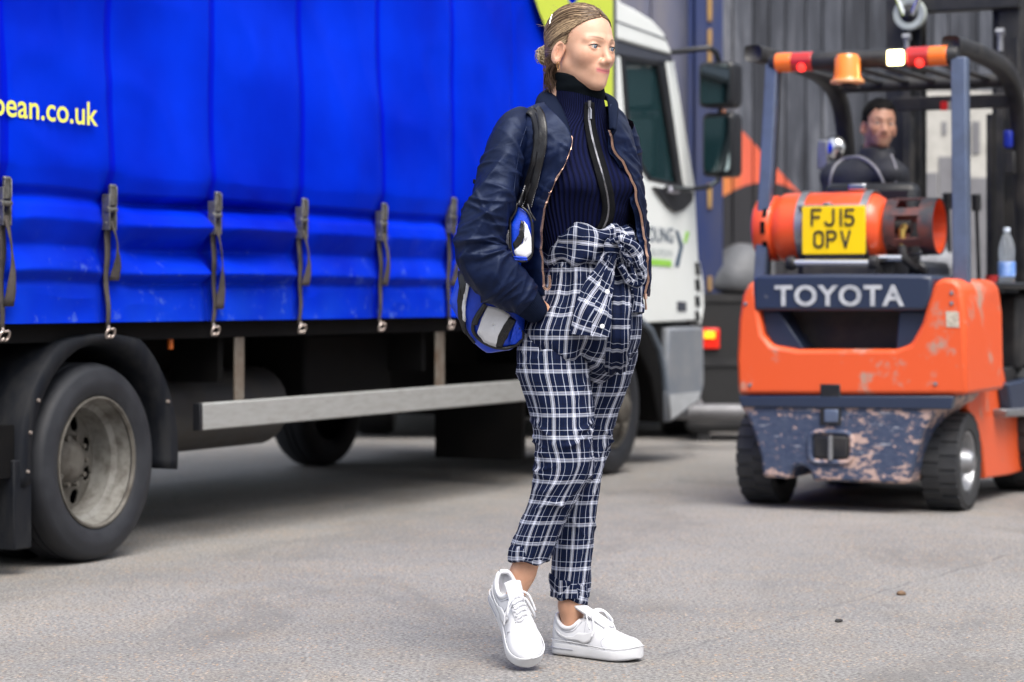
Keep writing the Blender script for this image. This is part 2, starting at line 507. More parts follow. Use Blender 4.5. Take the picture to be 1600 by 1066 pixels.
# ================================================================== backdrop: plank wall
def plank_mat():
    m, nt, b = new_mat("weathered_planks")
    ge = nd(nt, "ShaderNodeNewGeometry"); sp = nd(nt, "ShaderNodeSeparateXYZ"); nt.links.new(ge.outputs["Position"], sp.inputs[0])
    mp = nd(nt, "ShaderNodeMapping"); mp.inputs["Scale"].default_value = (9, 9, .7); nt.links.new(ge.outputs["Position"], mp.inputs[0])
    n = noise_n(nt, 1.6, 8, .65, mp.outputs[0], .4)
    c = ramp_n(nt, n, [(.28, (.018, .021, .029)), (.5, (.062, .069, .086)), (.72, (.18, .19, .215))])
    oi = nd(nt, "ShaderNodeObjectInfo")
    c = mix_n(nt, .9, c, ramp_n(nt, oi.outputs["Random"], [(0, (.4, .41, .45)), (.55, (.95, .95, .98)), (1, (1.8, 1.75, 1.7))]), 'MULTIPLY')
    # faded mural paint: vermilion slope, yellow rim and dark disc
    X, Z = sp.outputs[0], sp.outputs[2]
    wob = math_n(nt, 'MULTIPLY', math_n(nt, 'SUBTRACT', noise_n(nt, 2.2, 3, .5, ge.outputs["Position"]), .5), .1)
    X = math_n(nt, 'ADD', X, wob)
    slope = math_n(nt, 'LESS_THAN', Z, math_n(nt, 'SUBTRACT', math_n(nt, 'ADD', 2.25, math_n(nt, 'MULTIPLY', X, 0)), math_n(nt, 'MULTIPLY', math_n(nt, 'SUBTRACT', X, 1.64), 1.08)))
    reg = math_n(nt, 'MULTIPLY', slope, math_n(nt, 'MULTIPLY', math_n(nt, 'LESS_THAN', X, 2.35), math_n(nt, 'GREATER_THAN', Z, 1.2)))
    hue = ramp_n(nt, math_n(nt, 'SUBTRACT', X, .9), [(.55, (.70, .50, .04)), (.65, (.80, .27, .05)), (.8, (.80, .13, .06))])
    fade = ramp_n(nt, n, [(.3, .75), (.7, .97)])
    c = mix_n(nt, math_n(nt, 'MULTIPLY', reg, fade), c, hue)
    ddx = math_n(nt, 'SUBTRACT', X, 1.86); ddz = math_n(nt, 'SUBTRACT', Z, 1.34)
    rr = math_n(nt, 'SQRT', math_n(nt, 'ADD', math_n(nt, 'MULTIPLY', ddx, ddx), math_n(nt, 'MULTIPLY', ddz, ddz)))
    disc = ramp_n(nt, rr, [(.46, 1.), (.47, 0.)])
    c = mix_n(nt, disc, c, (.025, .025, .03))
    nt.links.new(c, b.inputs["Base Color"]); b.inputs["Roughness"].default_value = .8
    bump_n(nt, b, n, .5, .02)
    return m
WY = 17.8
wall = empty("plank_wall", (0, WY, 0), 0, "tall wall of dark weathered vertical planks with faded orange mural behind forklift", "wall")
pm = plank_mat()
x = 1.15; i = 0
while x < 9.5:
    w = random.choice((.12, .15, .18, .21)); dy = random.uniform(-.012, .012)
    mb = MB(); mb.box((x, dy, 0.02), (x+w-.012, dy+.035, 4.4+random.uniform(-.05, .05)))
    mb.build("plank", pm, wall, smooth=False); x += w
mb = MB(); mb.box((1.1, .04, 0.0), (9.6, .12, 4.3)); mb.build("backing_board", mat("backing", (.012, .012, .014), .9), wall, smooth=False)
# pale painted city panel on the wall
pale = empty("painted_panel", (0, WY-.07, 0), 0, "pale cream painted board with grey tower shapes seen through the forklift mast", "panel")
def px_wall(px, py, Y): return (px-800)/FPX*Y, CAM_H-(py-HZ)/FPX*Y
cream = mat("cream_paint", (.44, .43, .40), .8, var=.5, vscale=5)
greyp = mat("grey_paint", (.17, .17, .185), .8, var=.4, vscale=5)
a = px_wall(1447, 142, WY-.07); c = px_wall(1640, 455, WY-.07)
mb = MB(); mb.box((a[0], 0, c[1]), (c[0], .03, a[1])); mb.build("board", cream, pale, smooth=False)
for (l, t, r_, b_) in ((1472, 190, 1479, 210), (1447, 270, 1465, 455), (1467, 245, 1500, 455), (1519, 190, 1531, 240), (1501, 278, 1548, 455), (1560, 200, 1600, 455)):
    p, q = px_wall(l, t, WY-.08), px_wall(r_, b_, WY-.08)
    mb = MB(); mb.box((p[0], -.012, q[1]), (q[0], -.002, p[1])); mb.build("tower_shape", greyp, pale, smooth=False)

# ---------------- navy box trailer behind the cab
TY = 16.2
navy_rust = mat("weathered_navy", (.085, .092, .15), .65, var=.8, vscale=1.6, vc=(.17, .16, .17), stretch=(3, 3, .6), bump=.3, bscale=20)
navy_deep = mat("deep_navy_steel", (.012, .025, .10), .5, var=.5, vscale=3, vc=(.05, .05, .07), stretch=(3, 3, .5))
ochre = mat("ochre_rust", (.34, .20, .06), .8, var=.7, vscale=6, vc=(.08, .07, .09))
black_steel = mat("black_steel", (.012, .012, .014), .55, var=.5, vscale=6, vc=(.04, .038, .036))
trailer = empty("box_trailer", (0, TY, 0), 0, "weathered slate blue box trailer with navy corner post parked behind the white cab", "trailer")
for k in range(9):
    x0 = -1.35 + k*.285
    mb = MB(); mb.box((x0, 0 if k % 2 else .03, .85), (x0+.28, .08, 3.9)); mb.build("rear_panel", navy_rust, trailer, bevel=.012)
mb = MB(); mb.box((1.22, -.05, .6), (1.41, .1, 3.95)); mb.build("corner_post", navy_deep, trailer, bevel=.01)
for z0, z1 in ((1.0, 1.1), (1.55, 1.72), (2.05, 2.16), (2.5, 2.75), (2.8, 3.1)):
    mb = MB(); mb.box((1.305, -.066, z0), (1.335, -.052, z1)); mb.build("rust_hinge", ochre, trailer, bevel=.004)
mb = MB(); mb.tube([(1.19, -.05, .9), (1.19, -.05, 3.9)], .018); mb.build("locking_bar", navy_deep, trailer)
mb = MB(); mb.box((-1.4, .1, .3), (1.41, 5, .85)); mb.build("chassis", black_steel, trailer)
mb = MB(); mb.box((-1.4, .1, .85), (1.41, 5, 3.9)); mb.build("body_box", navy_deep, trailer)
mb = MB(); mb.tube([(-.2, -.9, .235), (1.55, -.9, .235)], .05, 12); mb.tube([(.6, -.9, .235), (.6, .3, .4)], .03, 8); mb.tube([(1.2, -.9, .235), (1.2, .3, .4)], .03, 8)
mb.build("bumper_bar", mat("grey_steel", (.2, .2, .21), .5, .3, var=.4), trailer)
lamp = MB(); p = px_wall(1097, 513, TY-.1); q = px_wall(1124, 545, TY-.1)
lamp.box((p[0], -.12, q[1]), (q[0], -.06, p[1])); tl = lamp.build("tail_lamp", mat("red_lens", (.6, .02, .01), .25, emit=.25), trailer, bevel=.01)
lamp = MB(); p = px_wall(1100, 518, TY-.13); q = px_wall(1117, 529, TY-.13)
lamp.box((p[0], -.135, q[1]), (q[0], -.121, p[1])); lamp.build("amber_lens", mat("amber_lens_lit", (.9, .5, .02), .2, emit=.6), tl, bevel=.004)
mb = MB()
for sx_ in (-1.1, 1.05):
    mb = MB(); mb.lathe([(.1, -.02), (.3, -.02), (.45, .0), (.47, .05), (.47, .22), (.45, .27), (.3, .28)], 'x', (sx_, .8, .47), 32); mb.build("tyre", black_steel, trailer)

# ---------------- wrapped bundle standing in front of the wall
def bundle_fn(p):
    d = smax(sd_ell(p, (0, 0, 1.0), (.26, .22, .26)), 1.0-p[..., 2], .04)
    d = smin(d, sd_ell(p, (.05, 0, 1.12), (.18, .2, .2)), .1)
    return d + (noise3(p*7, 1)-.5)*.05
V, F = surfnet(bundle_fn, (-.3, -.3, .86), (.3, .3, 1.5), .025)
bu = raw_mesh("covered_bundle", V, F, mat("grey_tarpaulin", (.11, .115, .125), .55, var=.5, bump=.4, bscale=12, bdist=.02)); bu.location = (1.52, 16.3, 0)
tag(bu, "lumpy grey tarpaulin bundle resting on a black crate beside the forklift's left post", "bundle")
cr_ = empty("equipment_crate", (1.52, 16.35, 0), 0, "tall black equipment crate between box trailer and forklift", "crate")
mb = MB(); mb.box((-.34, -.24, .06), (.34, .24, .985)); mb.build("crate_body", mat("crate_black", (.010, .010, .011), .6, var=.4), cr_, bevel=.015)
for z_ in (.1, .5, .93):
    mb = MB(); mb.box((-.35, -.252, z_), (.35, -.243, z_+.05)); mb.build("crate_band", black_steel, cr_)
for x_ in (-.28, .2):
    mb = MB(); mb.box((x_, -.22, 0.0), (x_+.08, .22, .058)); mb.build("skid", black_steel, cr_)

# ---------------- brick warehouse beyond the right edge of the frame (seen in glass and mirrors)
brickm = mat("sooty_brick", (.22, .15, .12), .85, var=.7, vscale=2.5, bump=.3)
winm = mat("dark_window", (.02, .03, .035), .08)
sky_block_hall = empty("warehouse", (-26, -15, 0), 0, "unseen pale rendered warehouse with dark windows added behind the photographer to block low sky light", "building")
mb = MB(); mb.box((0, -6, 0), (60, 0, 9)); mb.build("wall", mat("pale_render", (.34, .34, .33), .85, var=.5, vscale=1.2), sky_block_hall)  # out-of-view building, added to cut horizon light and deepen shade under the vehicles
for k in range(11):
    for z in (1.4, 5.0):
        mb = MB(); mb.box((1.5+k*5.2, .01, z), (4.6+k*5.2, .06, z+2.4)); wv = mb.build("window", winm, sky_block_hall)
        mb = MB(); mb.box((1.4+k*5.2, .0, z-.14), (4.7+k*5.2, .14, z-.002)); mb.build("sill", cream, wv)
shed = empty("warehouse", (21, 16, 0), 0, "sooty brick warehouse with tall windows beyond the yard's right side", "building")
mb = MB(); mb.box((0, -14, 0), (6, 26, 7.5)); mb.build("wall", brickm, shed)
for k in range(7):
    for z in (1.2, 4.4):
        mb = MB(); mb.box((-.06, -12+k*5.2, z), (-.01, -9.6+k*5.2, z+2.2)); wv = mb.build("window", winm, shed)
        mb = MB(); mb.box((-.12, -12.1+k*5.2, z-.12), (-.0, -9.5+k*5.2, z)); mb.build("sill", cream, wv)
# ================================================================== lorry
strap_px = [0, 172, 333, 472, 592, 704, 800, 893]
strap_x = [TF.xz(p, 300, -.03)[0] for p in strap_px]
def curtain_mat():
    m, nt, b = new_mat("blue_pvc_curtain")
    v = coord(nt, "Object")
    s = nd(nt, "ShaderNodeSeparateXYZ"); nt.links.new(v, s.inputs[0])
    n = noise_n(nt, 1.3, 4, .5, v)
    c = mix_n(nt, ramp_n(nt, n, [(.32, 0.), (.7, 1.)]), (.0002, .0085, .36), (.0002, .030, .66))
    for xs_ in strap_x[:-2]:      # welded bands behind each strap
        dx_ = math_n(nt, 'ABSOLUTE', math_n(nt, 'SUBTRACT', s.outputs[0], xs_-.004))
        c = mix_n(nt, math_n(nt, 'MULTIPLY', ramp_n(nt, dx_, [(.020, 1.), (.026, 0.)]), .75), c, (.0003, .003, .46))
    # scuffs along the hem
    sc = noise_n(nt, 14, 8, .7, v)
    low = ramp_n(nt, s.outputs[2], [(.86, 1.), (1.25, 0.)])
    low2 = nd(nt, "ShaderNodeMapRange"); nt.links.new(s.outputs[2], low2.inputs[0]); low2.inputs[1].default_value = 1.28; low2.inputs[2].default_value = .9
    f = math_n(nt, 'MULTIPLY', ramp_n(nt, sc, [(.58, 0.), (.72, 1.)]), math_n(nt, 'MULTIPLY', low2.outputs[0], .5))
    c = mix_n(nt, f, c, (.16, .27, .52))
    dirt = math_n(nt, 'MULTIPLY', math_n(nt, 'MULTIPLY', low2.outputs[0], .35), ramp_n(nt, noise_n(nt, 3, 5, .6, v), [(.35, .2), (.7, 1.)]))
    c = mix_n(nt, dirt, c, (.012, .075, .42))
    nt.links.new(c, b.inputs["Base Color"])
    b.inputs["Roughness"].default_value = .45
    b.inputs["Specular IOR Level"].default_value = .025
    bump_n(nt, b, noise_n(nt, 2.2, 3, .5, v), .25, .03)
    return m
lorry = empty("curtainsider_lorry", (-1.496, 8.763, 0), TH, "blue curtainsider lorry with white cab and yellow lettering parked behind the walking woman", "lorry")
rubber = mat("tyre_rubber", (.009, .0105, .015), .6, var=.6, vscale=7, vc=(.028, .031, .038), bump=.3, bscale=60)
mudg = mat("mudguard_plastic", (.0035, .005, .009), .65, spec=.2, var=.5, vscale=5, vc=(.03, .03, .03), stretch=(4, 4, .8))
under = mat("chassis_black", (.0025, .0025, .003), .75, var=.5, vscale=5, vc=(.009, .008, .007), spec=.15)
alu = mat("dull_aluminium", (.40, .41, .40), .48, .35, var=.55, vscale=9, vc=(.26, .25, .23), stretch=(1, 1, 5))
galv = mat("rusty_galvanised", (.17, .15, .125), .6, .2, var=.8, vscale=9, vc=(.10, .06, .035))
web_m = mat("dirty_webbing", (.035, .030, .028), .85, var=.8, vscale=9, vc=(.12, .10, .09), bump=.3, bscale=200)
buckle_m = mat("zinc_buckle", (.24, .24, .225), .4, .75, var=.8, vscale=34, vc=(.05, .045, .04))
hook_m = mat("steel_hook", (.50, .44, .40), .35, .8, var=.5, vscale=40, vc=(.2, .1, .06))
cab_m = mat("white_cab_paint", (.82, .85, .83), .3, coat=.3, var=.25, vscale=2.5, vc=(.70, .73, .70))
trim_m = mat("grey_cab_trim", (.05, .056, .075), .5)
blackp = mat("black_plastic", (.012, .013, .016), .35)
glass_m = mat("dark_cab_glass", (.012, .035, .04), .04, spec=.8)
lime_m = mat("lime_print", (.55, .65, .06), .5)
yel_m = mat("yellow_print", (.80, .78, .12), .5)
CT, CB = 3.25, .868
CX0, CX1 = -1.5, 4.66
# curtain sheet with pleats and sagging folds
nx, nz = 620, 200
gx = np.linspace(CX0, CX1, nx); gz = np.concatenate([np.linspace(CT, 1.42, 60), np.linspace(1.41, CB, nz-60)])
Xg, Zg = np.meshgrid(gx, gz)
P3 = np.stack([Xg*1.2, Zg*0+3, Zg*3], -1)
sag = (noise3(np.stack([Xg*1.6, Zg*0, Zg*0+.5], -1), 2)-.5)
zz = Zg + sag*.035
prof = np.interp(zz, [.86, .90, .985, 1.005, 1.04, 1.085, 1.13, 1.17, 1.22, 1.27, 1.305, 1.33, 1.40, 1.6, 2.2, 3.3],
                 [.012, .010, .006, -.004, .030, .010, -.016, .006, .030, .010, -.030, .004, .012, .010, .0, .0])
d = np.array([smooth1(prof[:, j], 2.0) for j in range(0, nx, 4)])
prof = np.stack([np.interp(np.arange(nx), np.arange(0, nx, 4), d[:, i]) for i in range(nz)], 0)
low = np.clip((1.42-Zg)/.12, 0, 1)
amp = .75+.7*(noise3(np.stack([Xg*1.1, Zg*1.5, Zg*0], -1), 4)-.5)*2
dist = np.min(np.abs(Xg[..., None]-np.array(strap_x)), -1)
pinch = np.exp(-(dist/.06)**2)
off = prof*2.2*amp*(1-.55*pinch) - pinch*low*.03
off += .020*(ridge(np.stack([Xg*.9+Zg*.5, Zg*2.6, Zg*0], -1), 21)**2-.4)*np.clip((2.2-Zg)/.6, 0, 1)*(1-low)
off += .012*(noise3(np.stack([Xg*1.7, Zg*2.3, Zg*0], -1), 6)-.5)*2 + .022*(noise3(np.stack([Xg*.8, Zg*1.3, Zg*0], -1), 8)-.5)*2
off -= np.exp(-(dist/.022)**2)*.006*np.clip((Zg-1.35)/.2, 0, 1)
off += .010*(ridge(np.stack([Xg*2.3+Zg, Zg*3.1, Zg*0], -1), 13)**2-.4)*(1-low)*.8
off += .006*(ridge(np.stack([Xg*5, Zg*9, Zg*0], -1), 3)-.5)*low
YC = -.03 - off
G = np.stack([Xg, YC, Zg], -1)
grid_obj("curtain", G, curtain_mat(), lorry, closed=False, flip=True)
def curtain_y(x_, z_):
    i = np.argmin(np.abs(gz-z_)); j = np.argmin(np.abs(gx-x_)); return YC[i, j]
# printed lettering and lime device on the curtain
x0, zb = TF.xz(0, 200, -.045); x1, _ = TF.xz(147, 205, -.045)
wpean = x1-x0
text_obj("european.co.uk", "lettering", yel_m, lorry, (x1-wpean*1.60, -.062, 1.572), (1, 0, 0), (0, 0, 1), width=wpean*1.60, height=.082, bold=.012, thick=0)
def flat(name, pts, yl, m, parent, th=.003, fr=TF):
    mb = MB(); mb.prism([fr.xz(a, b_, yl) for a, b_ in pts], yl, yl-th, 'y'); return mb.build(name, m, parent, smooth=False)
flat("lime_stripe", [(826, -30), (842, 18), (853, 45), (880, 92), (910, 125), (952, 188), (957, 188), (957, -30), (912, -30), (902, 2), (892, 10), (886, -2), (880, -30)], -.062, lime_m, lorry)
# top rail, front post
mb = MB(); mb.box((CX0, -.03, CT), (CX1+.1, .03, CT+.1)); mb.build("top_rail", alu, lorry)
mb = MB(); xa = TF.xz(949, 100, -.05)[0]; mb.box((xa, -.055, .80), (xa+.12, .06, 3.35)); mb.build("front_post", mat("post_grey", (.10, .105, .115), .5, .3), lorry, bevel=.008)
mb = MB(); mb.box((CX0, .07, CB), (CX1, 2.2, 3.3)); mb.build("load_box", under, lorry)
# ratchet straps
def make_strap(xs, dz, k):
    st = empty("ratchet_strap"); st.parent = lorry
    yb = min(curtain_y(xs, z_) for z_ in (1.0, 1.1, 1.2, 1.3)) - .012
    zt = 1.367+dz; w = .021
    mb = MB()
    for s_ in (-1, 1):
        mb.box((xs+s_*w-.003, yb-.03, zt-.165), (xs+s_*w+.003, yb+.004, zt-.035))
    mb.box((xs-w, yb-.008, zt-.155), (xs+w, yb-.002, zt-.12)); mb.tube([(xs-w-.008, yb-.02, zt-.09), (xs+w+.008, yb-.02, zt-.09)], .011, 10); mb.tube([(xs-w-.006, yb-.012, zt-.14), (xs+w+.006, yb-.012, zt-.14)], .006, 8)
    bk = mb.build("buckle", buckle_m, st, bevel=.0015)
    mb = MB(); mb.box((xs-.016, yb-.03, zt-.075), (xs+.014, yb-.018, zt-.004)); mb.tube([(xs-.018, yb-.026, zt-.006), (xs+.017, yb-.026, zt-.006)], .008, 8); mb.box((xs+.016, yb-.034, zt-.07), (xs+.021, yb-.012, zt-.006))
    mb.build("lever", buckle_m, bk, bevel=.003)
    zs = np.linspace(zt-.12, .845, 16); rnd0 = random.Random(k+50); sw = rnd0.uniform(-.008, .010)
    def ribbon(pts, wv, name, th=.004):
        P = np.array(pts); wv = np.broadcast_to(np.array(wv), (len(P),))
        Gl = []
        for p_, w_ in zip(P, wv):
            ca, sa = math.cos(p_[3]), math.sin(p_[3])
            Gl.append([(p_[0]-w_*ca, p_[1]-w_*sa, p_[2]), (p_[0]-w_*.3*ca, p_[1]-w_*.3*sa-.002, p_[2]), (p_[0]+w_*.3*ca, p_[1]+w_*.3*sa-.002, p_[2]), (p_[0]+w_*ca, p_[1]+w_*sa, p_[2])])
        return grid_obj(name, np.array(Gl), web_m, st, closed=False, solid=th, flip=True)
    rnd = random.Random(k)
    ribbon([(xs+.004+.004*math.sin(i*.5+k)+sw*math.sin(i/15*3.1), yb-.004+.003*math.sin(i*.9), z_, .15) for i, z_ in enumerate(zs)], np.linspace(.024, .014, 16), "webbing")
    ln = rnd.uniform(.20, .33); tw = rnd.uniform(.4, 1.5)
    zt2 = np.linspace(zt-.13, zt-.13-ln, 14)
    ribbon([(xs+.010+.012*math.sin(i/13*2.4)+.008*rnd.random()*.4, yb-.016-.02*math.sin(i/13*3.0), z_, tw*.45*math.sin(i*.35)) for i, z_ in enumerate(zt2)], np.linspace(.019, .019, 14), "loose_tail")
    mb = MB()
    for s_ in (-1, 1):
        pts = [(xs+.006, yb-.004, .855), (xs+.006+s_*.006, yb-.008, .842)]
        for a in np.linspace(90, -150, 11):
            pts.append((xs+.006+s_*.012+s_*.014*math.cos(R(a)), yb-.012-.006*math.sin(R(a)), .828+.016*math.sin(R(a))))
        mb.tube(pts, .0045, 8)
    mb.build("hook", hook_m, st)
for k, (xs, dz) in enumerate(zip(strap_x, [.0, 0, 0, 0, .004, .055, .02, .02])):
    make_strap(xs, dz, k)
# chassis and clutter underneath
mb = MB(); mb.box((CX0, .02, .80), (CX1, 2.2, .864)); mb.build("deck_bearer", under, lorry)
mb = MB(); mb.box((.62, .55, .50), (4.2, .66, .80)); mb.box((-1.5, .75, .45), (4.6, .83, .80)); mb.box((-1.5, 1.45, .45), (4.6, 1.53, .80)); mb.build("frame_rail", under, lorry)
mb = MB(); mb.box((.7, 1.75, .27), (3.9, 2.0, .82)); mb.build("far_locker", under, lorry)
mb = MB(); mb.lathe([(0, .0), (.15, .0), (.17, .02), (.17, 1.33), (.15, 1.35), (0, 1.35)], 'x', (.42, .42, .49), 28); mb.build("air_tank", mat("tank_grey", (.018, .018, .019), .55, var=.6, vscale=8, vc=(.045, .038, .03)), lorry)
mb = MB(); mb.box((1.9, .25, .52), (2.7, .55, .80)); mb.build("tool_locker", under, lorry, bevel=.02)
mb = MB(); mb.box((CX0, .3, .52), (-.55, 2.0, .8)); mb.build("rear_crossmember", under, lorry)
mb = MB(); mb.box((3.85, .12, .13), (3.89, .62, .62)); mb.build("mudflap", under, lorry)
mb = MB(); mb.lathe([(.02, 0), (.06, 0), (.06, 1.75), (.02, 1.75)], 'y', (0, .15, .361), 16); mb.lathe([(.02, 0), (.16, .55), (.16, .9), (.02, 1.4)], 'y', (0, .15, .361), 16); mb.build("rear_axle", under, lorry)
mb = MB(); mb.lathe([(.02, 0), (.05, 0), (.05, 1.6), (.02, 1.6)], 'y', (4.77, .15, .361), 16); mb.build("front_axle", under, lorry)
xo, zo = TF.xz(266, 522, .05)
mb = MB(); mb.lathe([(0, 0), (.011, .002), (.012, .03), (.010, .075), (0, .08)], 'z', (xo, .05, zo-.06), 12); mb.build("marker_lamp", mat("orange_lens", (.55, .12, .015), .3), lorry)
# side guard
xg0, _ = TF.xz(310, 640, -.005)
mb = MB(); mb.box((xg0+.02, -.012, .443), (3.9, .02, .548)); sg = mb.build("side_guard", alu, lorry, bevel=.006)
mb = MB(); mb.box((xg0, -.014, .442), (xg0+.02, .022, .549)); mb.build("end_cap", blackp, sg, bevel=.004)
for (pa, pb) in ((366, 381), (680, 694)):
    xa, xb = TF.xz(pa, 560, .03)[0], TF.xz(pb, 560, .03)[0]
    mb = MB(); mb.box((xa, .024, .46), (xb-.004, .036, .865)); mb.build("guard_post", galv, lorry, bevel=.004)
    mb = MB(); mb.box((xa-.05, .075, .62), (xa-.01, .3, .80)); mb.build("post_bracket", under, lorry)
# wheels
def tyre_prof(Rr, rim, w):
    return [(rim-.004, .030), (rim+.002, .012), (rim+.012, .004), (rim+.05, -.010), (Rr-.055, -.010), (Rr-.03, -.002), (Rr-.022, .000), (Rr-.012, .012), (Rr-.004, .028), (Rr, .045), (Rr, .070), (Rr-.010, .072), (Rr-.010, .082), (Rr, .084), (Rr, w/2-.005), (Rr-.010, w/2-.004), (Rr-.010, w/2+.004), (Rr, w/2+.005), (Rr, w-.05), (Rr-.03, w-.005), (rim+.01, w), (rim-.004, w-.03)]
rim_m = mat("dusty_rim", (.12, .112, .097), .65, .15, var=.8, vscale=11, vc=(.045, .036, .028), bump=.3, bscale=40)
rim_pale = mat("chalky_rim_barrel", (.19, .187, .172), .6, .1, var=.85, vscale=16, vc=(.07, .06, .05), bump=.4, bscale=40)
RW, RR = .361, .236
def ring_with_holes(name, mt, parent, r0, r1, y0, y1, cx, cz, nh, hr0, hr1, hw):
    """dished disc with real openings"""
    nr, na = 14, 160
    rs = np.linspace(r0, r1, nr); v = []; f = []
    for i, r_ in enumerate(rs):
        for k in range(na):
            a = 2*math.pi*k/na; t = i/(nr-1)
            v.append((cx+r_*math.cos(a), y0+(y1-y0)*t, cz+r_*math.sin(a)))
    for i in range(nr-1):
        rm = .5*(rs[i]+rs[i+1])
        for k in range(na):
            am = (2*math.pi*(k+.5)/na) % (2*math.pi/nh) - math.pi/nh
            if ((rm-(hr0+hr1)/2)/((hr1-hr0)/2))**2 + (am*rm/hw)**2 < 1: continue
            f.append((i*na+k, (i+1)*na+k, (i+1)*na+(k+1) % na, i*na+(k+1) % na))
    return raw_mesh(name, np.array(v), f, mt, parent, solid=.008)
def rear_wheel():
    w = empty("rear_wheel"); w.parent = lorry; c = (0, 0, RW)
    mb = MB(); mb.lathe(tyre_prof(RW, RR, .22), 'y', c, 80); mb.lathe(tyre_prof(RW, RR, .22), 'y', (0, .25, RW), 60); mb.build("tyre", rubber, w, sharp=60)
    for rr_ in (.262, .318, .330):
        pass
    mb = MB(); mb.lathe([(RR-.012, .012), (RR-.004, .002), (RR+.003, .004), (RR+.002, .02), (RR-.012, .03)], 'y', c, 80); mb.build("rim_lip", rim_m, w)
    mb = MB(); mb.lathe([(RR-.010, .02), (RR-.018, .05), (RR-.022, .07), (RR-.040, .085), (RR-.044, .14), (RR-.050, .16)], 'y', c, 80); mb.build("rim_barrel", rim_pale, w)
    ring_with_holes("wheel_disc", rim_m, w, .095, RR-.045, .140, .160, 0, RW, 8, .118, .176, .029)
    mb = MB(); mb.lathe([(RR-.03, .2), (0, .22)], 'y', c, 40); mb.build("dark_well", under, w)
    mb = MB(); mb.lathe([(.097, .142), (.088, .132), (.074, .118), (.060, .108), (.045, .104), (0, .103)], 'y', c, 40); hb = mb.build("hub", rim_m, w)
    for k in range(10):
        a = 2*math.pi*k/10; mb = MB(); mb.lathe([(0, .112), (.010, .112), (.011, .142)], 'y', (.088*math.cos(a), 0, RW+.088*math.sin(a)), 6); mb.build("nut", rim_m, hb, smooth=False)
    return w
rear_wheel()
mb = MB(); mb.lathe(tyre_prof(RW, RR, .22), 'y', (0, 1.72, RW), 40); mb.build("tyre", rubber, lorry)
def front_wheel(yl):
    w = empty("front_wheel"); w.parent = lorry; c = (4.77, yl, RW)
    mb = MB(); mb.lathe(tyre_prof(RW, .215, .23), 'y', c, 64); mb.build("tyre", rubber, w, sharp=60)
    mb = MB(); mb.lathe([(.218, .002), (.20, .0), (.195, .03), (.16, .035), (.14, .0), (.10, -.012), (.085, -.02), (.08, -.055), (.06, -.07), (0, -.072)], 'y', c, 48); mb.build("wheel_disc", rim_m, w)
    for k in range(8):
        a = 2*math.pi*k/8+.2; mb = MB(); mb.lathe([(0, -.045), (.012, -.045), (.014, .01)], 'y', (c[0]+.115*math.cos(a), yl, RW+.115*math.sin(a)), 6); mb.build("nut", rim_m, w, smooth=False)
front_wheel(0)
mb = MB(); mb.lathe(tyre_prof(RW, .215, .23) + [(0, .1)], 'y', (4.72, 1.72, RW), 40); mb.build("tyre", rubber, lorry)
# rear mudguard
def mudguard():
    n = 44; a0, a1 = R(-8), R(188)
    def arc(r_, y_, sx=1.0): return [(r_*sx*math.cos(a), y_, RW+.012+r_*math.sin(a)) for a in np.linspace(a0, a1, n)]
    G = np.array([arc(.415, .55), arc(.415, .02), arc(.43, -.012), arc(.478, -.02), arc(.492, -.008), arc(.492, .55)])
    # flatten the top under the deck
    G[..., 2] = np.where(G[..., 2] > .80, .80+(G[..., 2]-.80)*.35, G[..., 2])
    mg = grid_obj("mudguard", G, mudg, lorry, closed=False, solid=.004)
    mb = MB()
    for a in (R(150), R(165), R(182), R(25)):
        mb.lathe([(0, -.030), (.006, -.028), (.008, -.018)], 'y', (.455*math.cos(a), 0, RW+.012+.455*math.sin(a)), 8)
    mb.build("bolt", hook_m, mg)
    xs = [-.505, -.40]
    mb = MB(); mb.box((-.52, -.015, .09), (-.42, .5, .40)); mb.build("mudflap", mudg, lorry, bevel=.006)
    mb = MB(); mb.box((-1.4, .0, .34), (-.5, .3, .52)); mb.build("tail_bracket", under, lorry)
mudguard()
# --- cab
CY = .06
def cz(pts, yl=CY): return [TF.xz(a, b_, yl) for a, b_ in pts]
prof = cz([(950, -18), (966, 4), (986, 14), (1014, 31), (1033, 52), (1045, 84), (1053, 96), (1085, 292), (1091, 400), (1097, 505), (960, 505)], CY)
mb = MB(); mb.prism(prof, CY+.075, 2.1, 'y'); mb.build("cab_body", cab_m, lorry, bevel=.03)
def cabpiece(name, pts, y0, y1, m, bev=.006, parent=lorry):
    mb = MB(); mb.prism(cz(pts), y0, y1, 'y'); return mb.build(name, m, parent, bevel=bev)
cabpiece("roof_side", [(955, -10), (966, 4), (986, 14), (1014, 31), (1033, 52), (1046, 86), (1010, 76), (955, 60)], CY-.02, CY+.072, cab_m, .012)
mb = MB(); mb.tube([(*TF.xz(957, 33, CY)[:1], CY-.022, TF.xz(957, 33, CY)[1]), (TF.xz(1037, 62, CY)[0], CY-.022, TF.xz(1037, 62, CY)[1])], .004, 6); mb.build("roof_gutter", trim_m, lorry)
cabpiece("window_trim", [(955, 61), (1010, 77), (1047, 87), (1051, 96), (1030, 97), (972, 87), (955, 84)], CY-.006, CY+.072, trim_m)
dr = cabpiece("door", [(955, 85), (970, 88), (977, 186), (990, 245), (1012, 281), (1068, 294), (1086, 296), (1091, 400), (1096, 500), (955, 508)], CY, CY+.072, cab_m, .008)
cabpiece("windscreen_pillar", [(1039, 95), (1053, 95), (1086, 294), (1068, 293), (1061, 270)], CY-.002, CY+.072, cab_m, .008)
gl = cabpiece("side_glass", [(968, 86), (1037, 97), (1066, 293), (1012, 280), (989, 244), (976, 186)], CY+.02, CY+.028, glass_m, 0)
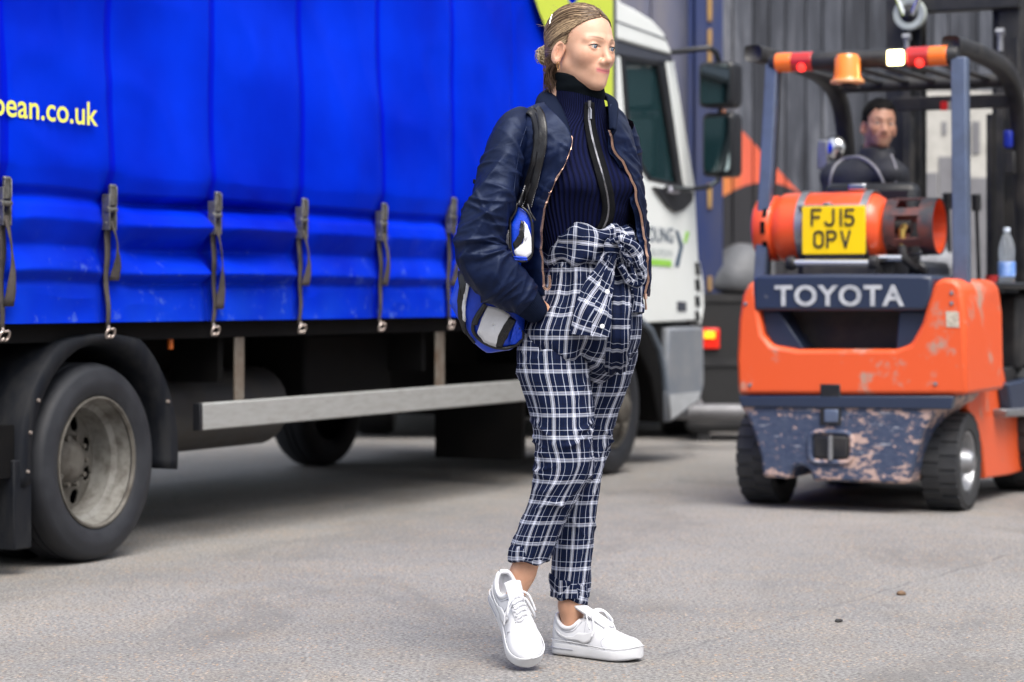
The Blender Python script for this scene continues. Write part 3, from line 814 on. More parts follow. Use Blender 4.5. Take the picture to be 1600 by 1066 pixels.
for pts in ([(970, 86), (976, 86), (983, 186), (996, 242), (1016, 277), (1012, 281), (989, 245), (976, 186)], [(1027, 97), (1039, 97), (1067, 292), (1058, 289)], [(1010, 275), (1068, 289), (1068, 295), (1010, 281)], [(970, 86), (1038, 97), (1037, 104), (971, 94)]):
    cabpiece("window_seal", pts, CY-.004, CY+.02, blackp, .002, gl)
flat("mirror_shield", [(1018, 292), (1082, 301), (1079, 315), (1066, 328), (1054, 332), (1042, 324)], CY-.004, blackp, lorry, .012)
p = TF.xz(1042, 297, CY)
mb = MB(); mb.box((p[0]-.06, CY-.05, p[1]-.02), (p[0]+.09, CY-.003, p[1]+.02)); mb.build("door_handle", mat("silver_grip", (.4, .4, .46), .35), lorry, bevel=.012)
# vent grille at the front corner
for (t, b_) in ((410, 431), (436, 455), (462, 480), (486, 503)):
    flat("vent_slot", [(1086, t), (1092, t+1), (1094, b_), (1087, b_-2)], CY-.003, blackp, lorry, .004)
mb = MB(); mb.tube([(TF.xz(a, b_, CY)[0], CY+.03, TF.xz(a, b_, CY)[1]) for a, b_ in ((1087, 396), (1098, 412), (1103, 440), (1104, 480), (1100, 505))], .012, 8); mb.build("corner_vane", cab_m, lorry)
# lettering on the door
navyp = mat("navy_print", (.02, .06, .12), .5); greyt = mat("pale_print", (.42, .47, .48), .5); limeg = mat("green_print", (.30, .62, .08), .5)
def text_on_cab(t, l, base, r_, hpx, m, bold=0.0):
    a = TF.xz(l, base, CY); b_ = TF.xz(r_, base, CY); hgt = hpx*13.6/FPX
    text_obj(t, "lettering", m, dr, (a[0], CY-.004, a[1]), (1, 0, 0), (0, 0, 1), width=b_[0]-a[0], height=hgt, bold=bold, thick=0)
text_on_cab("YOUNG", 1004, 377, 1051, 24, navyp, .004)
text_on_cab("EUROPEAN", 1008, 400, 1050, 13, greyt)
flat("green_bar", [(1012, 404), (1049, 407), (1049, 417), (1012, 414)], CY-.002, limeg, dr)
flat("logo_chevron", [(1055, 360), (1059, 361), (1067, 385), (1060, 417), (1054, 416), (1062, 386)], CY-.002, navyp, dr)
flat("logo_tick", [(1072, 362), (1077, 363), (1072, 380), (1068, 379)], CY-.002, limeg, dr)
flat("door_badge", [(1058, 471), (1072, 472), (1072, 487), (1058, 486)], CY-.002, trim_m, dr)
# lower skirt and arch
cabpiece("step_panel", [(1043, 512), (1098, 510), (1099, 600), (1092, 627), (1046, 661), (1040, 600)], CY-.01, CY+.25, mat("skirt_grey", (.16, .18, .21), .45, var=.5, vscale=5, vc=(.3, .3, .3)), .02)
flat("skirt_flash", [(1045, 617), (1094, 612), (1088, 626), (1048, 655)], CY-.012, mat("pale_skirt", (.42, .44, .46), .45, var=.4), lorry, .006)
cabpiece("wheel_arch", [(955, 505), (1040, 505), (1043, 660), (1036, 660), (1022, 590), (1000, 540), (955, 520)], CY+.02, CY+.5, under, .01)
mb = MB(); mb.tube([(TF.xz(a, b_, 0)[0], .0, TF.xz(a, b_, 0)[1]) for a, b_ in ((1000, 500), (1016, 515), (1030, 545), (1037, 575), (1041, 610))], .018, 8); mb.build("arch_lip", mat("lip_grey", (.12, .15, .19), .45), lorry)
mb = MB(); mb.box((4.8, .2, .30), (6.1, 2.0, .85)); mb.build("cab_floor", under, lorry)
mb = MB(); mb.box((5.75, .1, .25), (6.15, 2.1, .62)); mb.build("bumper", trim_m, lorry, bevel=.03)
# mirrors on arms
MYL = -.16
def mz(a, b_, yl=MYL): q = TF.xz(a, b_, yl); return (q[0], yl, q[1])
mb = MB(); mb.tube([mz(1046, 82, .06), mz(1075, 79, -.05), mz(1108, 75), mz(1119, 82), mz(1124, 100), mz(1126, 130)], .017, 10); mb.build("mirror_arm", blackp, lorry)
mb = MB(); mb.tube([mz(1040, 294, .04), mz(1080, 296, -.05), mz(1108, 292), mz(1122, 283), mz(1125, 262), mz(1125, 170)], .014, 10); mb.build("mirror_arm", blackp, lorry)
mirror_m = mat("mirror_glass", (.55, .68, .70), .03, 1.0)
def mirror(l, t, r_, b_):
    xl = mz((l+r_)/2, (t+b_)/2)[0]
    (y0, z1) = TF.yz(l, t, xl); (y1, z0) = TF.yz(r_, b_, xl)
    mb = MB(); rr_ = .035
    ya, yb = min(y0, y1), max(y0, y1)
    pts = []
    for cx_, cz_, a0 in ((yb-rr_, z1-rr_, 0), (ya+rr_, z1-rr_, 90), (ya+rr_, z0+rr_, 180), (yb-rr_, z0+rr_, 270)):
        for a in np.linspace(a0, a0+90, 6): pts.append((cx_+rr_*math.cos(R(a)), cz_+rr_*math.sin(R(a))))
    mb.prism(pts, xl-.03, xl+.13, 'x'); mo = mb.build("mirror_housing", blackp, lorry, bevel=.02)
    cy_, czz = (ya+yb)/2, (z0+z1)/2
    mb = MB(); mb.prism([(cy_+(p_[0]-cy_)*.8, czz+(p_[1]-czz)*.84) for p_ in pts], xl-.034, xl-.045, 'x')
    mb.build("mirror_glass", mirror_m, mo, bevel=0)
mirror(1093, 98, 1149, 167)
mirror(1099, 177, 1149, 276)
# ================================================================== forklift
fork = empty("forklift", (1.59, 11.1, 0), TH, "scraped orange and navy forklift truck seen from behind with orange gas bottle", "forklift")
orange = mat("forklift_orange", (.70, .092, .020), .45, var=.9, vscale=4.2, vc=(.36, .26, .20), thr=(.58, .67), coat=.1)
navy_c = mat("forklift_navy", (.017, .028, .060), .42, var=.85, vscale=9, vc=(.15, .15, .17), thr=(.66, .74), coat=.15)
def scraped():
    m, nt, b = new_mat("scraped_navy")
    v = coord(nt, "Object", (4, 4, 8))
    n1 = noise_n(nt, 5.2, 10, .74, v, .2); n2 = noise_n(nt, 9, 4, .6, v)
    s = nd(nt, "ShaderNodeSeparateXYZ"); nt.links.new(coord(nt, "Object"), s.inputs[0])
    zb = math_n(nt, 'ABSOLUTE', math_n(nt, 'SUBTRACT', s.outputs[2], .47)); bias = ramp_n(nt, zb, [(0., .085), (.08, 0.)])
    yb_ = math_n(nt, 'ABSOLUTE', math_n(nt, 'ADD', s.outputs[1], .05)); zc2 = math_n(nt, 'ABSOLUTE', math_n(nt, 'SUBTRACT', s.outputs[2], .28))
    bias2 = ramp_n(nt, math_n(nt, 'MAXIMUM', yb_, math_n(nt, 'MULTIPLY', zc2, 1.3)), [(.06, .12), (.17, 0.)])
    bias3 = ramp_n(nt, math_n(nt, 'ABSOLUTE', s.outputs[1]), [(.36, 0.), (.50, .10)]); bias = math_n(nt, 'ADD', bias, bias3); bias4 = ramp_n(nt, s.outputs[2], [(.15, .10), (.21, 0.)]); bias = math_n(nt, 'ADD', bias, bias4)
    bg_ = math_n(nt, 'MULTIPLY', noise_n(nt, 1.4, 2, .5, coord(nt, "Object", (3, 3, 3))), .16)
    nn_ = math_n(nt, 'ADD', math_n(nt, 'ADD', n1, math_n(nt, 'SUBTRACT', bg_, .085)), math_n(nt, 'ADD', bias, bias2))
    f = ramp_n(nt, nn_, [(.596, 0.), (.612, 1.)])
    rust = mix_n(nt, n2, (.56, .40, .35), (.36, .25, .21))
    c = mix_n(nt, ramp_n(nt, n2, [(.35, 0.), (.7, 1.)]), (.030, .046, .095), (.062, .082, .135))
    c = mix_n(nt, f, c, rust)
    f2 = ramp_n(nt, noise_n(nt, 3.1, 6, .7, coord(nt, "Object", (1.6, 1.6, 14))), [(.63, 0.), (.65, .7)])
    c = mix_n(nt, f2, c, (.42, .43, .47))
    nt.links.new(c, b.inputs["Base Color"]); b.inputs["Roughness"].default_value = .5
    bump_n(nt, b, f, .3, .003)
    return m
scr = scraped()
guard_m = mat("guard_slate", (.085, .115, .19), .42, var=.5, vscale=6, vc=(.04, .05, .07), coat=.2)
mast_m = mat("greasy_mast", (.006, .007, .010), .5, var=.6, vscale=6, vc=(.05, .045, .04))
chrome = mat("chrome", (.75, .76, .78), .18, 1.0)
steel = mat("dull_steel", (.35, .36, .38), .4, .8, var=.5, vscale=20)
XR = -.36
def fz(pts, xl): return [FF.yz(a, b_, xl) for a, b_ in pts]
def fpiece(name, pts, x0, x1, m, bev=.006, parent=fork, xl=None):
    mb = MB(); mb.prism(fz(pts, XR if xl is None else xl), x0, x1, 'x'); return mb.build(name, m, parent, bevel=bev)
def fbox(name, l, t, r_, b_, x0, x1, m, bev=.004, parent=fork):
    (y0, z1), (y1, z0) = FF.yz(l, t, x0), FF.yz(r_, b_, x0)
    mb = MB(); mb.box((x0, min(y0, y1), z0), (x1, max(y0, y1), z1)); return mb.build(name, m, parent, bevel=bev)
cw = fpiece("counterweight", [(1152, 617), (1150, 560), (1153, 500), (1159, 462), (1168, 443), (1180, 438), (1184, 480), (1191, 522), (1204, 539), (1245, 546), (1398, 546), (1422, 538), (1440, 505), (1452, 462), (1460, 441), (1474, 434), (1492, 437), (1503, 449), (1508, 490), (1511, 617)], XR, .30, orange, .028)
fpiece("recess_panel", [(1178, 440), (1465, 440), (1450, 520), (1420, 560), (1200, 560), (1180, 500)], XR+.20, .3, mast_m, 0)
for pts in ([(1184, 486), (1212, 486), (1250, 545), (1246, 548), (1204, 541), (1190, 520)], [(1400, 486), (1448, 486), (1440, 508), (1422, 540), (1398, 548), (1394, 545)]):
    fpiece("recess_cheek", pts, XR+.05, XR+.22, navy_c, .012)
tc = fpiece("top_cover", [(1178, 486), (1176, 440), (1182, 430), (1300, 428), (1440, 429), (1458, 432), (1456, 462), (1446, 486)], XR-.005, .28, navy_c, .016)
yl0, zl0 = FF.yz(1209, 477, XR-.02); yl1, _ = FF.yz(1412, 477, XR-.02)
wht = mat("white_letter", (.46, .48, .50), .55, var=.7, vscale=26, vc=(.2, .22, .25))
text_obj("TOYOTA", "lettering", wht, tc, (XR-.008, yl0, zl0), (0, -1, 0), (0, 0, 1), width=yl0-yl1, height=.088, bold=.030, thick=.002, spacing=1.12)
lw = fpiece("lower_weight", [(1155, 618), (1490, 618), (1478, 632), (1458, 648), (1442, 674), (1430, 712), (1420, 757), (1268, 752), (1265, 738), (1257, 730), (1245, 728), (1236, 733), (1233, 749), (1190, 746), (1187, 715), (1178, 682), (1166, 652), (1154, 634)], XR+.01, .12, scr, .02)
fpiece("ledge", [(1154, 619), (1491, 619), (1486, 640), (1158, 636)], XR-.004, XR+.05, navy_c, .006)
hole = fbox("tow_slot", 1270, 680, 1326, 718, XR-.002, XR+.02, mast_m, .012)
mb = MB(); q = FF.yz(1298, 700, XR); mb.tube([(XR-.004, q[0], q[1]-.055), (XR-.004, q[0], q[1]+.055)], .012, 8); mb.build("tow_pin", steel, hole)
(y0, z1), (y1, z0) = FF.yz(1264, 674, XR), FF.yz(1331, 724, XR)
mb = MB()
pts = []
for k in range(28):
    a = 2*math.pi*k/28; sg_ = lambda t: math.copysign(abs(t)**.45, t)
    pts.append((XR+.006, (y0+y1)/2+(y0-y1)/2*sg_(math.cos(a)), (z0+z1)/2+(z1-z0)/2*sg_(math.sin(a))))
mb.tube(pts+[pts[0]], .012, 8, caps=False); mb.build("slot_rim", scr, hole)
fbox("coupling_recess", 1281, 600, 1313, 664, XR-.003, XR+.06, mast_m, .004)
fbox("coupling_block", 1287, 640, 1309, 661, XR-.012, XR+.01, guard_m, .006)
for (px, py) in ((1487, 458), (1487, 474), (1165, 475), (1462, 600), (1172, 602)):
    q = FF.yz(px, py, XR); mb = MB(); mb.lathe([(0, -.006), (.009, -.005), (.011, .004)], 'x', (XR, q[0], q[1]), 6); mb.build("bolt", steel, cw, smooth=False)
fpiece("warning_sticker", [(1478, 486), (1498, 487), (1499, 512), (1479, 511)], XR-.0025, XR+.002, mat("faded_sticker", (.55, .50, .40), .6, var=.6, vscale=60, vc=(.12, .10, .09)), 0, cw)
# chassis, side panels
mb = MB(); mb.box((.10, -.30, .20), (1.25, .30, 1.0)); mb.box((.35, -.47, .42), (1.2, .47, .62)); mb.box((.30, -.42, .62), (.62, .42, 1.04)); mb.build("chassis", mast_m, fork, bevel=.01)
def fside(name, pts, yl, m, th=.04, bev=.01):
    mb = MB(); mb.prism([FF.xz(a, b_, yl) for a, b_ in pts], yl, yl+th, 'y'); return mb.build(name, m, fork, bevel=bev)
for s_ in (0, 1):
    o = fside("side_panel", [(1513, 505), (1522, 470), (1540, 492), (1560, 540), (1582, 640), (1612, 655), (1612, 732), (1580, 742), (1540, 748), (1536, 700), (1528, 665), (1513, 640)], -.50, orange, .05)
    if s_:
        o.location.y = .95
fside("side_window", [(1520, 478), (1538, 484), (1556, 500), (1562, 540), (1545, 545), (1528, 500)], -.515, mat("scuffed_cover", (.12, .14, .16), .3, var=.5), .012)
fside("step_plate", [(1576, 600), (1640, 585), (1640, 650), (1583, 650)], -.56, navy_c, .06)
fside("step_rail", [(1574, 640), (1640, 634), (1640, 648), (1576, 652)], -.57, steel, .08)
# wheels
lug_m = mat("solid_rubber", (.018, .020, .024), .6, var=.5, vscale=10, vc=(.06, .06, .06), bump=.3)
def fwheel(x_, y_out, Rr, wd, sgn):
    w = empty("wheel"); w.parent = fork
    c = (x_, y_out, Rr); s_ = sgn
    pr = [(Rr*.60, .03), (Rr*.66, .004), (Rr*.9, .0), (Rr*.97, .012), (Rr*.975, wd-.012), (Rr*.9, wd), (Rr*.6, wd-.02)]
    mb = MB(); mb.lathe([(a, s_*b_) for a, b_ in pr], 'y', c, 48)
    nl = 22
    for k in range(nl):
        for side in (0, 1):
            a = 2*math.pi*(k+.5*side)/nl; ca, sa = math.cos(a), math.sin(a)
            y0, y1 = (.004, wd*.52) if side == 0 else (wd*.48, wd-.004)
            r0, r1 = Rr*.95, Rr; hw = Rr*.095
            v = []
            for (rr_, hh) in ((r0, hw*1.1), (r1, hw)):
                for (t, yy) in ((-hh, y0), (hh, y0), (hh, y1), (-hh, y1)):
                    v.append((c[0]+ca*rr_-sa*t, c[1]+s_*yy, c[2]+sa*rr_+ca*t))
            mb.add(v, [(4, 5, 6, 7), (0, 1, 5, 4), (1, 2, 6, 5), (2, 3, 7, 6), (3, 0, 4, 7)])
    mb.build("tyre", lug_m, w, sharp=30)
    mb = MB(); mb.lathe([(Rr*.62, s_*.01), (Rr*.58, s_*.012), (Rr*.5, s_*.05), (Rr*.3, s_*.055), (Rr*.24, s_*.0), (Rr*.16, s_*-.02), (0, s_*-.025)], 'y', c, 32); mb.build("hub", steel, w)
fwheel(0, -.52, .22, .17, 1); fwheel(0, .52, .22, .17, -1)
fwheel(1.30, -.56, .335, .22, 1); fwheel(1.30, .56, .335, .22, -1)
# overhead guard
def P(px, py, x): y, z = FF.yz(px, py, x); return (x, y, z)
XG = -.16
lp = [P(1190, 436, XG), P(1190, 400, XG), P(1209, 112, XG), P(1209, 98, XG)]
def squarebar(name, pts, w, m):
    v = []
    for p_ in pts:
        for (dx, dy) in ((-w, -w), (w, -w), (w, w), (-w, w)): v.append((p_[0]+dx, p_[1]+dy, p_[2]))
    mb = MB(); mb.add(v, [(3, 2, 1, 0), (4, 5, 6, 7), (0, 1, 5, 4), (1, 2, 6, 5), (2, 3, 7, 6), (3, 0, 4, 7)]); return mb.build(name, m, fork, bevel=.006)
squarebar("guard_post", [P(1189, 440, XG), P(1208, 100, XG)], .028, guard_m)
squarebar("guard_post", [P(1503, 470, XG), P(1500, 90, XG)], .034, guard_m)
mb = MB(); mb.tube([P(1196, 440, XG+.09), P(1214, 110, XG+.09)], .024, 8); mb.build("post_flange", mast_m, fork)
mb = MB(); mb.tube([P(1512, 470, XG+.09), P(1510, 100, XG+.09)], .016, 8); mb.build("post_flange", mast_m, fork)
a, b_ = np.array(P(1204, 99, XG)), np.array(P(1498, 86, XG))
mb = MB(); mb.tube([a, a*.97+b_*.03, a*.5+b_*.5, a*.03+b_*.97, b_], [.034, .042, .042, .042, .036], 18); beam = mb.build("rear_beam", mast_m, fork)
dirb = (b_-a)/np.linalg.norm(b_-a)
def lens(px0, px1, m, r_=.0455, name="lamp_lens"):
    t0 = (px0-1204)/294; t1 = (px1-1204)/294
    mb = MB(); mb.tube([a+(b_-a)*t0, a+(b_-a)*t1], r_, 18); return mb.build(name, m, beam, bevel=.004)
or_l = mat("orange_lens", (.85, .16, .012), .2, coat=.5); rd_l = mat("red_lens_dark", (.42, .012, .012), .2, coat=.5)
lens(1214, 1240, or_l); lens(1240, 1273, rd_l); lens(1421, 1454, rd_l); lens(1454, 1482, or_l)
lit = mat("lit_work_lamp", (1.0, .86, .45), .3, emit=6.0)
c0 = P(1404, 92, XG)
mb = MB(); mb.box((XG-.062, c0[1]-.037, c0[2]-.032), (XG-.035, c0[1]+.037, c0[2]+.034)); mb.build("work_lamp", lit, beam, bevel=.008)
rl = mat("red_glow", (1.0, .03, .02), .3, emit=1.0)
for px in (1256, 1440):
    q = P(px, 106 if px < 1300 else 99, XG); mb = MB(); mb.lathe([(0, -.049), (.018, -.046), (.022, -.03)], 'x', (XG, q[1], q[2]), 12); mb.build("red_bulb", rl, beam)
# amber beacon on a bracket
q = P(1324, 128, XG-.13)
mb = MB(); mb.lathe([(0, .125), (.045, .122), (.058, .10), (.060, .03), (.066, .012), (.072, .0)], 'z', (XG-.13, q[1], q[2]), 32); bc = mb.build("beacon", mat("amber_dome", (.85, .22, .01), .15, coat=.6), fork)
mb = MB(); mb.lathe([(0, -.008), (.075, -.008), (.078, .0), (.072, .01), (0, .012)], 'z', (XG-.13, q[1], q[2]), 32); mb.build("beacon_base", mat("pale_amber_base", (.55, .24, .10), .4), bc)
mb = MB(); mb.box((XG-.15, q[1]-.02, q[2]-.022), (XG, q[1]+.02, q[2]-.009)); mb.build("beacon_bracket", mast_m, bc)
# roof frame : rails curve down to the front pillars
def rail(y0, y1, name):
    pts = [(XG, y0, 2.085), (.3, y0, 2.09), (.75, (y0+y1)/2, 2.075), (1.0, y1, 2.03), (1.14, y1, 1.93), (1.2, y1, 1.75), (1.28, y1, 1.3), (1.33, y1, .95)]
    Pn = resample(np.array(pts), 60, 2.0); return grid_obj(name, tube_grid(Pn, .042, .038, 16, power=4), mast_m, fork, True, caps=(True, True))
rail(.455, .44, "roof_rail"); rail(-.475, -.46, "roof_rail")
mb = MB(); mb.tube([(1.0, .45, 2.02), (1.0, -.47, 2.02)], .035, 10); mb.build("front_header", mast_m, fork)
for k in range(6):
    y_ = .33-k*.135
    mb = MB(); mb.box((XG+.02, y_-.022, 2.02), (1.0, y_+.022, 2.04)); mb.build("roof_bar", mast_m, fork, bevel=.01)
# front cross member with reflector
q0, q1 = P(1395, 162, 1.1), P(1585, 158, 1.1)
mb = MB(); mb.box((1.1, q1[1], q1[2]-.03), (1.14, q0[1], q0[2]+.03)); mb.build("cross_bar", mast_m, fork, bevel=.005)
q0, q1 = P(1469, 159, 1.08), P(1487, 172, 1.08); qm = P(1480, 165, 1.08)
mb = MB(); mb.box((1.085, qm[1], q1[2]), (1.098, q0[1], q0[2])); mb.build("red_reflector", mat("reflector_red", (.7, .02, .02), .3), fork)
mb = MB(); mb.box((1.085, q1[1], q1[2]), (1.098, qm[1]-.001, q0[2])); mb.build("white_reflector", cream, fork)
# mast
mast = empty("mast"); mast.parent = fork
for s_ in (1, -1):
    for (yy, w_, x0) in ((.30, .055, 1.62), (.235, .045, 1.70)):
        mb = MB(); yc = s_*yy
        mb.box((x0, yc-w_, .08), (x0+.016, yc+w_, 3.2)); mb.box((x0+.1, yc-w_, .08), (x0+.116, yc+w_, 3.2)); mb.box((x0+.016, yc+s_*(w_-.016), .08), (x0+.1, yc+s_*w_, 3.2))
        mb.build("mast_rail", mast_m, mast, bevel=.003)
    mb = MB(); mb.tube([(1.58, s_*.13, .3), (1.58, s_*.13, 1.0)], .045, 14); mb.tube([(1.58, s_*.22, .25), (1.58, s_*.22, 1.9)], .030, 12); mb.build("lift_cylinder", mast_m, mast)
q = P(1490, 6, 1.6); mb = MB(); mb.box((1.57, -.36, q[2]-.04), (1.66, .26, q[2]+.12)); mb.build("mast_crosshead", mast_m, mast, bevel=.008)
q = P(1422, 22, 1.54); mb = MB(); mb.lathe([(.05, -.022), (.066, -.026), (.082, -.026), (.084, -.015), (.072, .0), (.084, .015), (.082, .026), (.05, .022)], 'x', q, 32); pul = mb.build("chain_pulley", mat("pale_sheave", (.42, .46, .44), .4, .3, var=.4), mast)
mb = MB(); mb.lathe([(0, -.05), (.02, -.048), (.022, -.03), (.05, -.02), (.05, .02), (0, .02)], 'x', q, 20); mb.build("pulley_hub", mast_m, pul)
for s_ in (-1, 1):
    mb = MB(); mb.tube([(q[0]-.035, q[1]+s_*.02, q[2]-.01), (q[0]-.035, q[1]+s_*.065, q[2]+.1)], .012, 8); mb.build("pulley_fork", chrome, pul)
for (px, py, pyb) in ((1417, 58, 80), (1563, 50, 80)):
    qa, qb = P(px, py, 1.52), P(px, pyb, 1.52)
    mb = MB(); mb.tube([qa, (qa[0], qa[1], (qa[2]*.6+qb[2]*.4)), qb], [.02, .014, .016], 10); mb.tube([(qa[0], qa[1]-.02, qa[2]), (qa[0], qa[1]+.02, qa[2])], .02, 8); mb.build("chain_anchor", steel, mast)
    mb = MB(); mb.box((qb[0]-.01, qb[1]-.018, .5), (qb[0]+.01, qb[1]+.018, qb[2])); mb.build("lift_chain", mast_m, mast)
mb = MB(); mb.tube([P(1590, 60, 1.5), P(1592, 200, 1.5), P(1588, 330, 1.5)], .014, 8); mb.build("hydraulic_hose", mast_m, mast)
mb = MB(); mb.box((1.58, -.34, .75), (1.64, .34, .95)); mb.box((1.58, -.34, .2), (1.64, .34, .34)); mb.build("mast_tie", mast_m, mast)
# interior: seat, dash, levers, mirror
mb = MB(); mb.box((.42, -.20, 1.02), (.86, .30, 1.13)); mb.build("seat_cushion", blackp, fork, bevel=.03)
mb = MB(); mb.box((.32, -.18, 1.10), (.44, .28, 1.50)); mb.build("seat_back", blackp, fork, bevel=.04)
mb = MB(); mb.box((1.02, -.50, .60), (1.30, .45, .98)); mb.build("dash", mast_m, fork, bevel=.03)
mb = MB(); mb.prism([(.55, -.48), (.55, -.30), (1.05, -.30), (1.3, -.36), (1.3, -.60), (1.0, -.60), (.72, -.52)], 1.00, 1.03, 'z'); mb.build("side_shelf", blackp, fork, bevel=.008)
mb = MB()
for (px, t) in ((1480, 308), (1503, 305), (1525, 310)):
    qa = P(px, t, 1.05); mb.tube([(1.12, qa[1], .95), (1.06, qa[1], qa[2]-.05)], .010, 8); mb.tube([(1.06, qa[1], qa[2]-.06), (1.05, qa[1], qa[2]+.02)], .024, 10)
mb.build("control_levers", blackp, fork)
mb = MB(); pts = [(.98+.07*math.sin(t), .1+.17*math.cos(t), 1.32+.15*math.sin(t)) for t in np.linspace(0, 2*math.pi, 25)]
mb.tube(pts, .014, 8, caps=False); mb.tube([(1.0, .1, 1.32), (1.15, .1, 1.0)], .03, 10); mb.box((.97, -.05, 1.31), (.99, .25, 1.33)); mb.build("steering_wheel", blackp, fork)
q = P(1303, 232, 1.02); mb = MB(); mb.lathe([(0, -.02), (.03, -.017), (.05, -.008), (.058, .005)], 'x', q, 24)
mi = mb.build("rear_mirror", chrome, fork)
mb = MB(); mb.lathe([(.058, .0), (.064, .004), (.06, .03), (0, .05)], 'x', q, 24); mb.tube([(q[0]+.03, q[1], q[2]), (1.2, .44, 1.75)], .012, 8); mb.build("mirror_shell", blackp, mi)
q = P(1287, 250, 1.02); mb = MB(); mb.box((1.0, q[1]-.03, q[2]-.05), (1.03, q[1]+.03, q[2]+.1)); mb.build("lamp_bracket", steel, fork, bevel=.01)
q = P(1588, 218, 1.15); mb = MB(); mb.box((1.10, q[1]+.012, q[2]-.045), (1.15, q[1]+.055, q[2]+.045)); mb.build("blue_lamp", mat("blue_housing", (.005, .02, .30), .35), fork, bevel=.012)
mb = MB(); mb.box((1.11, q[1]-.0, q[2]-.17), (1.15, q[1]+.05, q[2]-.06)); mb.build("lamp_stem", mast_m, fork, bevel=.006)
# gas bottle on its cradle
gb = empty("gas_bottle"); gb.parent = fork
gas_m = mat("gas_bottle_orange", (.80, .085, .016), .34, var=.35, vscale=5, vc=(.55, .06, .02), coat=.3)
GX = -.06; GZ = 1.278; Rg = .163
pr = [(.09, .455), (.135, .452), (.148, .44), (.150, .40), (.152, .365), (.140, .358), (.148, .345), (.160, .325), (Rg, .30), (Rg, .05), (Rg, -.06), (.155, -.10), (.135, -.14), (.10, -.165), (.05, -.175), (0, -.178)]
mb = MB(); mb.lathe(pr, 'y', (GX, 0, GZ), 48); mb.lathe([(0, .40), (.135, .40)], 'y', (GX, 0, GZ), 32); mb.build("cylinder", gas_m, gb, sharp=70)
mb = MB()
for (a_, yy) in ((150, .385), (180, .39), (215, .385)):
    ca, sa = math.cos(R(a_)), math.sin(R(a_)); mb.box((GX+.1505*ca-.004, yy-.012, GZ+.1505*sa-.028), (GX+.1505*ca+.004, yy+.01, GZ+.1505*sa+.028), Matrix.Rotation(-R(a_-180), 3, 'Y'))
mb.build("foot_slot", under, gb)
mb = MB(); mb.lathe([(.125, -.17), (.128, -.17), (.128, -.225), (.125, -.225)], 'y', (GX, 0, GZ), 36, close=True); mb.lathe([(.125, -.33), (.129, -.33), (.129, -.40), (.125, -.40)], 'y', (GX, 0, GZ), 36, close=True)
for a_ in (20, 100, 150, 215, 260, 330):
    ca, sa = math.cos(R(a_)), math.sin(R(a_)); mb.box((GX+.126*ca-.02, -.34, GZ+.126*sa-.004), (GX+.126*ca+.02, -.2, GZ+.126*sa+.004), Matrix.Rotation(-R(a_+90), 3, 'Y'))
mb.build("valve_collar", mat("collar_steel", (.05, .05, .058), .35, .4, var=.7, vc=(.30, .06, .03)), gb)
mb = MB(); mb.lathe([(.122, -.33), (.124, -.33), (.124, -.395), (.122, -.395)], 'y', (GX, 0, GZ), 36, close=True); mb.build("collar_lining", gas_m, gb)
mb = MB(); mb.tube([(GX, -.17, GZ), (GX, -.27, GZ)], .03, 12); mb.build("valve_body", black_steel, gb)
brass = mat("brass", (.65, .45, .12), .3, .9)
mb = MB(); mb.tube([(GX-.05, -.25, GZ), (GX-.09, -.25, GZ-.02), (GX-.09, -.25, GZ-.09)], [.016, .018, .014], 10); mb.build("brass_fitting", brass, gb)
mb = MB(); mb.tube([(GX-.09, -.25, GZ-.09), (GX-.10, -.26, GZ-.14), (GX-.06, -.30, GZ-.18), (GX+.05, -.30, GZ-.2)], .022, 10); mb.build("gas_hose", black_steel, gb)
for yy in (.215, -.085):
    mb = MB(); mb.lathe([(Rg+.002, yy-.018), (Rg+.006, yy-.018), (Rg+.006, yy+.018), (Rg+.002, yy+.018)], 'y', (GX, 0, GZ), 40, close=True); mb.build("clamp_band", steel, gb)
mb = MB(); mb.box((GX-.03, -.06, GZ+Rg+.004), (GX+.03, .02, GZ+Rg+.035)); mb.build("band_latch", chrome, gb, bevel=.006)
mb = MB(); mb.box((GX-Rg-.02, -.10, GZ+.085), (GX-Rg+.03, .215, GZ+.10)); mb.box((GX-Rg-.02, .06, GZ+.06), (GX-Rg+.03, .09, GZ+.11)); mb.build("band_bridge", steel, gb, bevel=.003)
# plate, cradle
XP = -.262
(y0, z1), (y1, z0) = FF.yz(1253, 323, XP), FF.yz(1352, 397, XP)
mb = MB(); mb.box((XP, y1, z0), (XP+.008, y0, z1)); pl = mb.build("number_plate", mat("plate_yellow", (.85, .58, .0), .3, coat=.3), fork, bevel=.0035)
plt = mat("plate_black", (.01, .012, .02), .5)
def plate_text(t, l, base, r_, hpx):
    ya, zb_ = FF.yz(l, base, XP); yb, _ = FF.yz(r_, base, XP)
    text_obj(t, "lettering", plt, pl, (XP-.003, ya, zb_), (0, -1, 0), (0, 0, 1), width=ya-yb, height=hpx*10.9/FPX, bold=.004, thick=0, spacing=1.1)
STK = {'F': [[(0, 0), (0, 1), (.62, 1)], [(0, .52), (.5, .52)]], 'J': [[(.58, 1), (.58, .22), (.48, .04), (.3, 0), (.12, .04), (0, .18)]], '1': [[(.1, 0), (.1, 1)]],
       '5': [[(.58, 1), (.06, 1), (.02, .55), (.3, .60), (.52, .52), (.6, .32), (.52, .1), (.3, 0), (.1, .03), (0, .14)]],
       'O': [[(.3, 0), (.08, .06), (0, .22), (0, .78), (.08, .94), (.3, 1), (.52, .94), (.6, .78), (.6, .22), (.52, .06), (.3, 0)]],
       'P': [[(0, 0), (0, 1), (.4, 1), (.56, .92), (.6, .76), (.56, .58), (.4, .48), (0, .48)]], 'V': [[(0, 1), (.3, 0), (.6, 1)]]}
